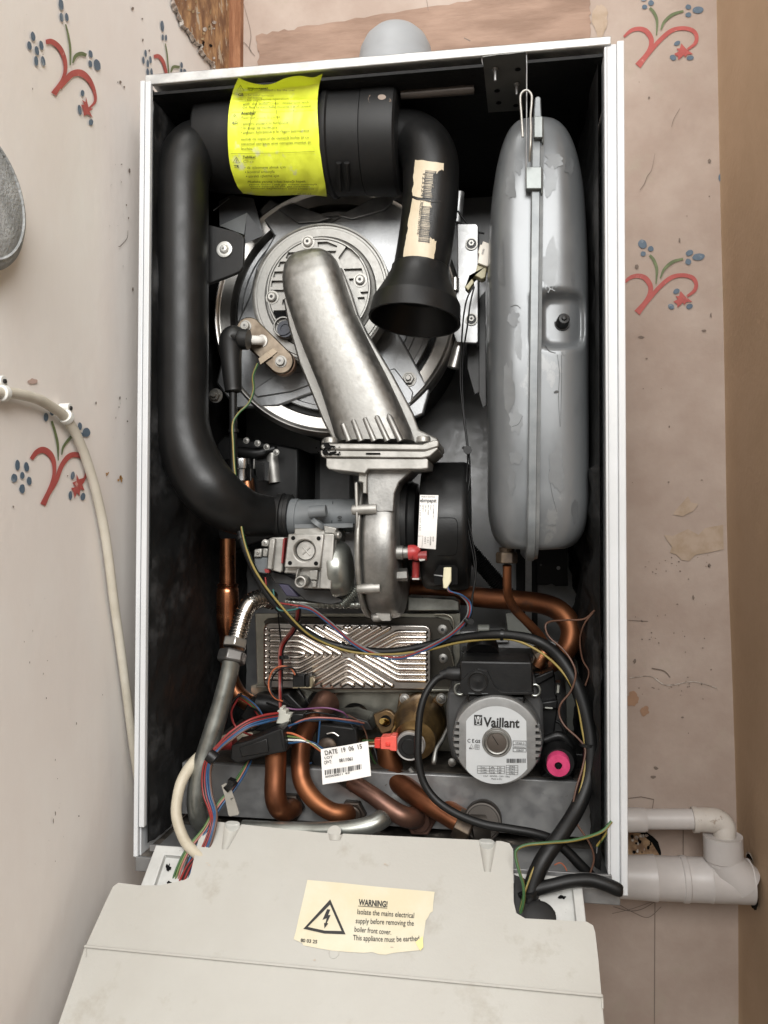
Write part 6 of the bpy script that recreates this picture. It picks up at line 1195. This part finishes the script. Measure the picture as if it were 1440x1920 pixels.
mb = MB(); mb.poly([(964, 1640), (1004, 1655), (1014, 1712), (1010, 1730), (975, 1725), (964, 1700)], lambda x, y, e=0: CB(x, y, e, to + .0006), 0, 0); mb.lathe(CB(1012, 1722, 0, to), cbn, [(-.004, .013), (.003, .013), (.004, .010)], 0, 30); cb_.part('recess_shade', mb, 'rubber')  # black patch and disc paint the darkness of the recess beside the cover
# warning label
wl_ = Thing('warning_label', 'aged cream electrical warning label with torn lower right corner on the ivory cover', 'warning label', CB(685, 1720, .0005))
zw = zc(540, 1630, 4.8)
lo_ = [(175, 95), (480, 122), (760, 152), (1320, 202), (1308, 300), (1304, 378), (1280, 392), (1262, 430), (1240, 460), (1232, 520), (1215, 640), (1200, 700), (1180, 728), (1060, 740), (950, 752), (880, 768), (820, 765), (760, 745), (680, 752), (560, 745), (400, 732), (280, 712), (140, 684), (128, 664), (50, 628), (70, 560), (105, 400), (140, 250)]
cs_ = lambda x, y, e=0: CB(x, y, .0007 + e)
mb = MB(); mb.poly([zw(*p) for p in lo_], cs_, 0, 0); ws = wl_.part('sheet', mb, 'cream')
mb = MB(); mb.poly([zw(*p) for p in [(1148, 655), (1212, 600), (1218, 700), (1190, 732)]], cs_, 0, .0009); wl_.part('curled_corner', mb, mat('glue_yellow', (.80, .70, .30), .5), parent=ws, recalc=False)
mb = MB(); Ee = .0005
def tri(pts, w): mb.stroke([zw(*p) + (w,) for p in pts], cs_, 0, e=Ee, sm=False)
o_ = [(380, 270), (518, 585), (330, 578), (138, 535)]; i_ = [(378, 318), (482, 555), (330, 551), (178, 518)]
for a, b in zip(range(4), [1, 2, 3, 0]): mb.add([cs_(*zw(*o_[a]), Ee), cs_(*zw(*o_[b]), Ee), cs_(*zw(*i_[b]), Ee), cs_(*zw(*i_[a]), Ee)], [(0, 1, 2, 3)])
mb.poly([zw(*p) for p in [(352, 358), (380, 362), (362, 412), (384, 410), (350, 482), (362, 488), (328, 532), (324, 482), (336, 484), (348, 440), (310, 455)]], cs_, 0, Ee)
def WT(st, x, y, h, w, b=0, a=.085): X_, Y_ = zw(x, y); mb.text(st, X_, Y_, h / 4.8, cs_, a, 0, bold=b, e=Ee, width=w / 4.8)
WT('WARNING!', 636, 320, 54, 258, 2.4, .075); mb.stroke([zw(630, 330) + (1,), zw(760, 338) + (1,), zw(893, 350) + (1,)], cs_, 0, e=Ee, sm=False)
WT('Isolate the mains electrical', 620, 402, 50, 515, .6, .07); WT('supply before removing the', 607, 484, 50, 525, .6, .045); WT('boiler front cover.', 595, 560, 50, 335, .6, .085); WT('This appliance must', 583, 636, 50, 378, .6, .05); WT('be earthed', 976, 650, 50, 206, .6, -.03); WT('80 03 25', 112, 652, 32, 150, 1.6, .10)
wl_.part('printing', mb, 'ink', parent=ws, recalc=False)
# small mould marks on the cover
mb = MB(); cf = lambda x, y, e=0: CB(x, y, e + .0003)
mb.lathe(CB(626, 1787), cbn, [(0, .0042), (.0006, .0042), (.0007, .0036), (.0003, .0034)], 0, 26); cb_.part('mould_mark', mb, 'box', parent=lid)
mb = MB()
for x, y in [(392, 1622), (388, 1618), (722, 1620), (726, 1622), (735, 1776), (590, 1800), (840, 1840)]: blob(mb, x, y, random.uniform(1, 4), random.uniform(.6, 1.5), cf, 0, seg=9)
for k in range(30): blob(mb, random.gauss(900, 60), random.gauss(1810, 30), random.uniform(.3, 1.0), random.uniform(.3, .8), cf, 0, seg=6)
cb_.part('scuff', mb, mat('tan_scuff', (.50, .42, .34), .6), parent=lid)
# ================================================================== labels, connectors, wires
dl = Thing('date_label', 'white paper date label with barcode hanging on wires over the copper pipes', 'date label', P(647, 1430, .03))
zl = zc(400, 1280, 4.5); q0, q1, q2 = P(*zl(905, 565), .034), P(*zl(1305, 492), .030), P(*zl(925, 860), .030); nl = np.cross(q1 - q0, q2 - q0); LS = lambda x, y, e=0: PL(x, y, q0, nl) + e * FRONT
mb = MB(); lp_ = [(912, 562), (1290, 493), (1300, 492), (1306, 500), (1330, 770), (1328, 785), (1315, 792), (945, 862), (925, 860), (915, 845), (895, 640), (893, 590), (903, 570)]
qg(mb, zl(905, 565), zl(1304, 493), zl(1330, 788), zl(920, 862), LS, 12, 8, 0, e=0)
for i, v in enumerate(mb.v): mb.v[i] = (v[0], v[1] + .0018 * math.sin(v[0] * 120) * .5, v[2])
LS2 = lambda x, y, e=0: (lambda p: np.array([p[0], p[1] + .0018 * math.sin(p[0] * 120) * .5 - e, p[2]]))(LS(x, y))
ds = dl.part('paper', mb, 'paper', recalc=False, sharp=80)
mb = MB()
def LT(st, x, y, h, w, b=0, a=-.19): X_, Y_ = zl(x, y); mb.text(st, X_, Y_, h / 4.5, LS2, a, 0, bold=b, e=.0010, width=w / 4.5)
LT('DATE  19  06  15', 942, 612, 40, 322, .8); LT('LOT', 938, 646, 22, 72, .6, -.16); LT('OP+T:', 936, 690, 32, 68, .6, -.16); LT('081/1061', 1066, 668, 30, 115, 1.2, -.16); LT('0020050011  4.0', 946, 803, 17, 212, 1.2, -.2)
x = 940.0; random.seed(9)
while x < 1250: w = random.choice([3, 3, 6, 9]); t_ = (x - 940) / 310; mb.poly([zl(x, 737 - 54 * t_), zl(x + w, 736 - 54 * t_), zl(x + w + 2, 778 - 54 * t_), zl(x + 2, 779 - 54 * t_)], LS2, 0, .001); x += w + random.choice([3, 5, 8])
dl.part('printing', mb, 'ink', parent=ds, recalc=False)
t = Thing('cable_connector', 'long black moulded cable connector lying across the coloured wires', 'connector', P(490, 1400, .045))
mb = MB(); mb.prism([zl(*p) for p in [(150, 530), (300, 490), (560, 385), (590, 395), (625, 560), (610, 585), (430, 620), (200, 685), (140, 650)]], .03, .06); t.part('shell', mb, 'plastic', bevel=.004, bseg=4)
mb = MB(); mb.prism([zl(*p) for p in [(560, 395), (585, 400), (612, 560), (585, 572)]], .0285, .033); mb.prism([zl(*p) for p in [(215, 550), (450, 470), (470, 590), (240, 630)]], .0285, .033); t.part('ridge', mb, 'plastic', bevel=.001)
t = Thing('white_plug', 'small pale plastic plug joining wires above the black connector', 'plug', P(533, 1343, .06))
mb = MB(); mb.prism([zl(*p) for p in [(540, 235), (558, 235), (558, 212), (586, 212), (586, 235), (612, 237), (612, 268), (650, 270), (648, 302), (638, 304), (636, 350), (530, 345)]], .058, .07); t.part('plug_body', mb, 'connw', bevel=.0008)
mb = MB(); mb.prism([zl(*p) for p in [(650, 260), (760, 265), (765, 300), (700, 330), (650, 340)]], .065, .08); t.part('socket', mb, 'plastic', bevel=.001)
t = Thing('wire_tag', 'grey-beige plastic tag with faint black letters tied to the lower left wires', 'tag', P(434, 1510, .02))
mb = MB(); zz = zc(240, 1080, 2.3226); mb.prism([zz(*p) for p in [(406, 912), (425, 903), (445, 920), (470, 990), (484, 1035), (478, 1042), (443, 1048), (436, 1040), (420, 960)]], .02, .0215); tg_ = t.part('tag', mb, mat('tag_beige', (.33, .31, .27), .5), bevel=.0003)
mb = MB(); ts_ = surf_y(.02); mb.text('S', 421, 1476, 6, ts_, 1.2, 0, bold=1); mb.text('L', 432, 1497, 6, ts_, 1.2, 0, bold=1); t.part('letter', mb, 'ink', parent=tg_, recalc=False)
t = Thing('sensor_plug', 'ivory sensor plug with white code sticker beside the bright zinc bracket', 'plug', P(900, 490, .07))
zs = zc(860, 440, 4.5)
mb = MB(); mb.prism([zs(*p) for p in [(165, 230), (240, 260), (225, 360), (195, 375), (140, 345), (100, 350), (130, 400), (80, 470), (50, 440), (95, 370), (125, 345), (150, 290)]], .066, .078); t.part('plug_body', mb, mat('olive_ivory', (.40, .36, .22), .5), bevel=.0008)
mb = MB(); mb.prism([zs(*p) for p in [(205, 52), (262, 75), (295, 90), (245, 270), (158, 238), (172, 160), (160, 155), (180, 80), (195, 85)]], .062, .08); hs = t.part('head', mb, mat('ivory_pale', (.68, .63, .55), .5), bevel=.0008)
mb = MB(); mb.text('0020', 905.5, 466, 4, surf_y(.062), 1.85, 1, e=.0005)
hs2 = t.part('printing', mb, ['ink', 'inkgrey'], parent=hs, recalc=False)
def wire(label, pts, m, w=None, m2=None, group=None, seg=8, cat='wire', name='wire'):
    t = MB(); t.ptube([(p[0] + random.gauss(0, .5), p[1] + random.gauss(0, .5), p[2], (p[3] if len(p) > 3 else (w or 1.6)) * .88) for p in pts], 0, seg, n=7, stripe=(1, .03) if m2 else None)
    return single(name, t, [m, m2] if m2 else m, label, cat, loc=P(*pts[0][:3]), group=group, sharp=80)
wire('green-yellow earth wire from the electrode plate down along the thick black lead', [(482, 682, .072), (474, 705, .066), (476, 730, .06), (466, 755, .055), (448, 775, .05), (437, 795, .046), (437, 830, .044), (440, 880, .04), (447, 940, .04), (455, 1000, .038), (470, 1050, .038), (492, 1092, .04), (530, 1140, .045), (570, 1183, .052), (610, 1205, .06), (660, 1222, .068), (730, 1228, .072), (800, 1219, .07), (860, 1206, .066), (915, 1198, .06), (965, 1200, .053), (1010, 1220, .048), (1050, 1255, .045), (1078, 1300, .04), (1090, 1360, .036), (1098, 1420, .03), (1085, 1490, .02), (1045, 1555, .004), (1010, 1610, -.012), (985, 1670, -.022), (972, 1720, -.03)], 'w_yellow', 2.6, 'w_green', seg=12)
wire('bright green-yellow earth wire arching from the case edge to the ivory box', [(1146, 1540, .0), (1125, 1560, -.004), (1080, 1575, -.01), (1030, 1580, -.014), (990, 1583, -.016), (970, 1592, -.018), (966, 1606, -.02), (974, 1635, -.024), (981, 1660, -.026), (981, 1690, -.028), (972, 1725, -.03)], 'w_green', 3.4, 'w_yellow', seg=12)
wire('short green-yellow wire with bared end at the lower right case corner', [(1146, 1545, .004), (1135, 1565, .006), (1120, 1585, .01)], 'w_yellow', 3, 'w_green', seg=12)
wire('frayed bare wire strands at the lower right corner of the case', [(1120, 1585, .01), (1119, 1600, .012), (1121, 1620, .014), (1119, 1635, .016)], 'galvlight', 2)
wire('brown wire curling from the tank pipe down past the pink cap', [(1115, 1145, .03), (1095, 1160, .035), (1060, 1163, .045), (1030, 1166, .055), (1022, 1175, .055), (1030, 1195, .05), (1055, 1218, .045), (1072, 1240, .04), (1080, 1265, .038), (1070, 1295, .038), (1052, 1320, .038), (1048, 1340, .038), (1060, 1362, .035), (1085, 1385, .032), (1098, 1405, .03), (1092, 1440, .026), (1080, 1485, .02), (1074, 1520, .016), (1082, 1545, .012), (1105, 1580, .01), (1113, 1610, .01), (1106, 1640, .01)], 'w_brown', 2.2)
wire('second thin brown wire hanging by the black lining on the right', [(1112, 1148, .03), (1096, 1170, .035), (1088, 1200, .045), (1092, 1235, .05), (1104, 1260, .05), (1098, 1285, .05)], 'w_brown', 1.8)
wire('brown-grey wire drooping from the black bundle into the right tray', [(1016, 1640, -.006), (1008, 1680, -.014), (1005, 1722, -.026)], 'w_brown', 3)
wire('small brown wire curl at the bottom of the drip pan', [(1040, 1622, .02), (1050, 1618, .02), (1058, 1624, .02), (1065, 1637, .02)], 'w_orange', 1.4)
wire('thin black pair wire running down beside the grey tank from the ivory plug', [(888, 535, .066), (876, 560, .066), (868, 600, .07), (865, 660, .08), (863, 720, .085), (870, 790, .085), (877, 850, .08), (875, 900, .06), (876, 960, .06), (885, 1010, .06), (892, 1060, .06), (887, 1110, .06), (884, 1150, .06), (872, 1175, .06)], 'w_black', 1.8)
wire('second thin black wire beside the pair down from the ivory plug', [(890, 537, .066), (882, 570, .066), (876, 610, .07), (868, 670, .08), (867, 730, .085), (873, 795, .085), (880, 855, .08), (880, 900, .06), (872, 960, .06), (880, 1005, .06), (888, 1045, .06), (890, 1090, .06), (880, 1140, .06)], 'w_black', 1.8)
wire('short black wire by the top of the bright zinc bracket', [(858, 395, .12), (870, 412, .12), (890, 432, .12), (908, 438, .12)], 'w_black', 2.2)
for i, (m_, o_, lab) in enumerate([('w_red', 0, 'red wire from the fan plug curving down over the ribbed exchanger'), ('w_blue', 3.2, 'blue wire from the fan plug curving down over the ribbed exchanger'), ('grey', -3, 'grey wire from the fan plug beside its red and blue partners')]):
    wire(lab, [(838 + i, 1092, .042), (842 + o_ * .3, 1108, .042), (862 + o_, 1115 + o_ * .3, .045), (878 + o_, 1130, .05), (880 + o_, 1150, .05), (868 + o_, 1170, .055), (845 + o_, 1190, .06), (815, 1208 + o_, .066), (785, 1222 + o_, .07), (750, 1232 + o_, .072), (710, 1228 + o_, .072), (665, 1207 + o_, .068), (620, 1170 + o_, .06), (585, 1143 + o_, .05), (560, 1135 + o_, .045)], m_, 1.9)
t = Thing('cable_tie', 'black cable tie binding the fan wires below the red and blue loop', 'cable tie', P(877, 1165, .05)); mb = MB(); mb.ptube([(872, 1160, .05, 5), (880, 1168, .05, 5)], 0, 12, n=2); mb.lathe(P(883, 1165, .048), FRONT, [(0, .003), (.003, .003)], 0, 12); t.part('strap', mb, 'plastic')
t = Thing('cable_tie', 'black cable tie knot on the thin wires between the round exchanger and tank', 'cable tie', P(876, 844, .08)); mb = MB(); mb.lathe(P(877, 844, .078), FRONT, [(0, .0042), (.003, .0042)], 0, 14); mb.ptube([(868, 838, .08, 3), (880, 850, .08, 3)], 0, 8, n=2); t.part('strap', mb, 'plastic')
wire('red wire sagging below the gas valve coil', [(498, 1082, .05), (502, 1110, .05), (520, 1128, .052), (545, 1134, .05), (565, 1136, .05)], 'w_red', 1.9)
wire('teal wire looping under the gas valve', [(513, 1105, .05), (515, 1130, .05), (525, 1144, .05), (550, 1143, .05), (573, 1136, .048)], 'w_teal', 1.9)
for i, (m_, dx) in enumerate([('w_red', 0), ('w_black', 4), ('w_pink', -3)]):
    wire(['red wire hanging vertically over the left side of the ridged plate', 'black wire hanging vertically over the left side of the ridged plate', 'pinkish wire hanging vertically over the left side of the ridged plate'][i], [(560 + dx, 1140, .05), (556 + dx, 1165, .07), (548 + dx, 1185, .085), (533 + dx, 1203, .10), (527 + dx, 1220, .105), (526 + dx * .8, 1250, .108), (526 + dx * .6, 1290, .108), (527 + dx * .6, 1325, .09), (531 + dx * .5, 1340, .07)], m_, 2.6)
wire('thin black wire crossing the left end of the ridged plate', [(522, 1150, .09), (524, 1180, .105), (528, 1215, .108)], 'w_black', 1.8)
wire('orange wire looped round to the small black sensor', [(553, 1265, .105), (545, 1252, .103), (528, 1249, .1), (512, 1258, .1), (504, 1275, .1), (505, 1292, .1), (515, 1308, .095), (530, 1315, .09)], 'w_orange', 1.9)
wire('black wire looped round to the small black sensor', [(558, 1268, .105), (550, 1254, .102), (532, 1252, .098), (514, 1264, .098), (508, 1282, .098), (512, 1300, .095), (535, 1318, .09), (580, 1335, .08)], 'w_black', 1.7)
wire('violet wire arching over the copper pipe behind the black connector', [(535, 1328, .07), (560, 1330, .07), (610, 1326, .065), (640, 1335, .07), (652, 1345, .08)], mat('wire_violet', (.16, .06, .14), .45), 1.8)
wire('blue wire arching over the copper pipe to the right of the connector', [(530, 1365, .05), (555, 1356, .045), (580, 1348, .042), (615, 1348, .045), (655, 1355, .06), (680, 1358, .08)], 'w_blue', 2.3)
wire('pink wire arching over the copper pipe to the right of the connector', [(540, 1365, .05), (560, 1353, .044), (585, 1346, .041), (620, 1346, .044), (660, 1352, .06), (682, 1356, .08)], 'w_pink', 1.9)
for m_, o_, c_ in [('w_orange', 0, 'orange'), ('w_lime', 6, 'lime green'), ('w_white', 13, 'white'), ('w_blue', 19, 'dark blue')]:
    wire(c_ + ' wire from the black connector sagging behind the white date label', [(533, 1374 + o_, .04), (548, 1376 + o_ * .9, .036), (566, 1383 + o_ * .4, .032), (585, 1395 + o_ * -.1, .034), (600, 1408 - o_ * .3, .04), (625, 1425 - o_ * .2, .045)], m_, 2.3)
for m_, o_, c_ in [('w_green', 0, 'green'), ('w_white', 10, 'white'), ('w_brown', 5, 'brown')]:
    wire('short ' + c_ + ' wire entering the back of the red plug', [(680, 1389 + o_, .05), (704, 1389 + o_, .062)], m_, 2)
BUN = [('w_red', -7, 0), ('w_blue', 6, 1), ('w_red', -2, -2), ('w_blue', 2, 3), ('w_black', -4, 4), ('w_brown', 8, 4)]
for i, (m_, o_, dy) in enumerate(BUN):
    k = o_ / 7
    cn = {'w_red': 'red', 'w_blue': 'blue', 'w_black': 'black', 'w_brown': 'brown'}[m_]
    pts = [(520 - o_ * .3, 1343 + o_ * .9, .055), (495, 1348 + o_ * 1.0, .045), (465, 1358 + o_ * 1.0, .035), (435, 1378 + o_ * .9, .028), (410, 1400 + o_ * .8, .024), (392 + o_ * .7, 1425 + o_ * .3, .02), (386 + o_ * 1.0, 1455, .018), (389 + o_ * 1.0, 1490, .014), (398 + o_ * .9, 1520, .008), (400 + o_ * .6, 1545, .0), (385 + o_ * .9, 1590, -.008), (360 + o_ * 1.4, 1625, -.014), (345 + o_ * 2, 1665, -.02)]
    wire(['outermost red wire of the bundle bowing down the lower left', 'bright blue wire bowing down the lower left beside the red ones', 'inner red wire pressed between the blue wires at lower left', 'second blue wire bowing down the lower left', 'black wire within the bowed bundle at the lower left', 'brown wire along the inner edge of the bowed lower left bundle'][i], pts, m_, 2.9, group='wires of the lower left bundle')
for i, (m_, o_) in enumerate([('w_green', -6), ('w_pink', 0), ('w_blue', 6), ('w_lime', -3), ('w_black', 4)]):
    cn = ['green', 'salmon pink', 'deep blue', 'lime', 'black'][i]
    wire(cn + ' wire of the slanting bunch tied above the beige tag', [(468 + o_ * .5, 1425, .05), (455 + o_ * .7, 1450, .04), (437 + o_ * .7, 1478, .028), (415 + o_ * .8, 1505, .02), (400 + o_ * .8, 1528, .012), (385 + o_ * .9, 1555, .004), (358 + o_ * 1.2, 1590, -.006), (340 + o_ * 1.6, 1630, -.014), (331 + o_ * 2, 1668, -.02)], m_, 2.4, group='wires of the slanting bunch')
for i, (m_, o_) in enumerate([('w_red', -5), ('w_green', 0), ('w_brown', 5), ('w_blue', 8)]):
    cn = ['red', 'green', 'brown', 'blue'][i]
    wire(cn + ' wire of the upper left bunch beside the copper elbow', [(445 + o_ * .2, 1305 - o_ * .3, .10), (460 + o_ * .3, 1312 - o_ * .3, .09), (478 + o_ * .5, 1328 - o_ * .3, .08), (494 + o_ * .6, 1352, .07)], m_, 2, group='wires of the upper left bunch')
t = Thing('cable_tie', 'black cable tie clamping the slanting wire bunch above the beige tag', 'cable tie', P(436, 1474, .02)); mb = MB(); mb.ptube([(428, 1468, .024, 13), (436, 1477, .024, 13)], 0, 16, n=2); mb.prism([(427, 1462), (438, 1466), (436, 1476), (426, 1472)], .012, .02); t.part('strap', mb, 'plastic')
t = Thing('cable_tie', 'black cable tie round the bowed red and blue wires at the far lower left', 'cable tie', P(400, 1418, .02)); mb = MB(); mb.ptube([(392, 1414, .022, 13), (404, 1424, .022, 13)], 0, 16, n=2); t.part('strap', mb, 'plastic')
t = Thing('cable_tie', 'black cable tie on the wires hanging over the ridged plate', 'cable tie', P(530, 1232, .1)); mb = MB(); mb.ptube([(530, 1229, .107, 7), (530, 1235, .107, 7)], 0, 14, n=2); mb.prism([(534, 1229), (541, 1230), (541, 1236), (534, 1236)], .100, .104); t.part('strap', mb, 'plastic')
mb = MB()
blob(mb, 425, 1395, 12, 10, surf_y(.06), wob=.3); mb.ptube([(410, 1395, .06, 12), (440, 1392, .06, 14)], 0, 16)
single('red_cap', mb, 'redd', 'dark red cap mostly hidden behind the black cable connector', 'cap', loc=P(425, 1395, .06))

for lab, pts, m_, w_ in [
    ('black wire coiled in the dark left of the copper elbow', [(452, 1300, .09), (436, 1318, .08), (432, 1345, .07), (446, 1368, .065), (470, 1372, .06), (490, 1356, .06), (486, 1334, .07), (466, 1326, .08)], 'w_black', 2.6),
    ('dark red wire coiled in the shade under the zinc nut', [(446, 1308, .09), (434, 1335, .07), (440, 1360, .06), (460, 1375, .06), (495, 1385, .05)], 'redd', 2.2),
    ('black wire draped over the dark valve body behind the pale plug', [(500, 1318, .1), (530, 1330, .09), (552, 1350, .085), (590, 1352, .09), (640, 1350, .1), (676, 1362, .1)], 'w_black', 2.4),
    ('second black wire draped from the plug towards the plate hole', [(556, 1345, .07), (585, 1336, .075), (620, 1340, .08), (650, 1350, .09), (668, 1372, .09)], 'w_black', 1.8),
    ('violet wire dropping behind the white date label', [(650, 1340, .08), (672, 1352, .085), (684, 1372, .09), (690, 1400, .09), (684, 1430, .08)], 'w_brown', 1.6),
    ('thin black wire hanging from the small sensor across the olive plate', [(560, 1290, .11), (572, 1310, .12), (588, 1330, .11), (600, 1338, .1)], 'w_black', 2.0),
    ('thick black lead lying along the shelf left of the pump', [(700, 1400, .11), (715, 1440, .10), (745, 1462, .10), (800, 1468, .10), (850, 1462, .10)], 'w_black', 4),
    ('green wire seen low between the date label and brass valve', [(690, 1400, .08), (700, 1425, .09), (712, 1440, .1), (730, 1448, .11)], 'w_green', 1.8),
    ('blue wire slipping down behind the left copper pipes', [(600, 1352, .09), (596, 1390, .09), (590, 1425, .085), (560, 1440, .08)], 'w_blue', 2.0)]:
    wire(lab, pts, m_, w_)
t = Thing('isolating_valve', 'small brass isolating valve half hidden behind the white date label', 'brass valve', P(690, 1385, .12))
mb = MB(); mb.ptube([(660, 1400, .12, 14), (690, 1396, .12, 14)], 0, 6, n=2); mb.ptube([(690, 1396, .12, 11), (722, 1392, .12, 11)], 0, 24, n=2); t.part('valve_body', mb, 'brass', sharp=30, bevel=.0006)
mb = MB(); mb.ptube([(688, 1404, .118, 8), (690, 1425, .112, 8), (690, 1428, .112, 11), (690, 1440, .11, 11)], 0, 6, n=2); t.part('nut', mb, 'brassold', sharp=30)
t = Thing('brass_union', 'dark brass union nut at the shelf left of the sweeping copper pipe', 'union nut', P(770, 1440, .11))
mb = MB(); mb.ptube([(762, 1438, .11, 12), (785, 1452, .11, 12)], 0, 6, n=2); t.part('nut', mb, 'brassold', sharp=30, bevel=.0006)
mb = MB(); mb.ptube([(780, 1449, .108, 8), (800, 1460, .108, 8)], 0, 20, n=2); t.part('spigot', mb, 'brass')
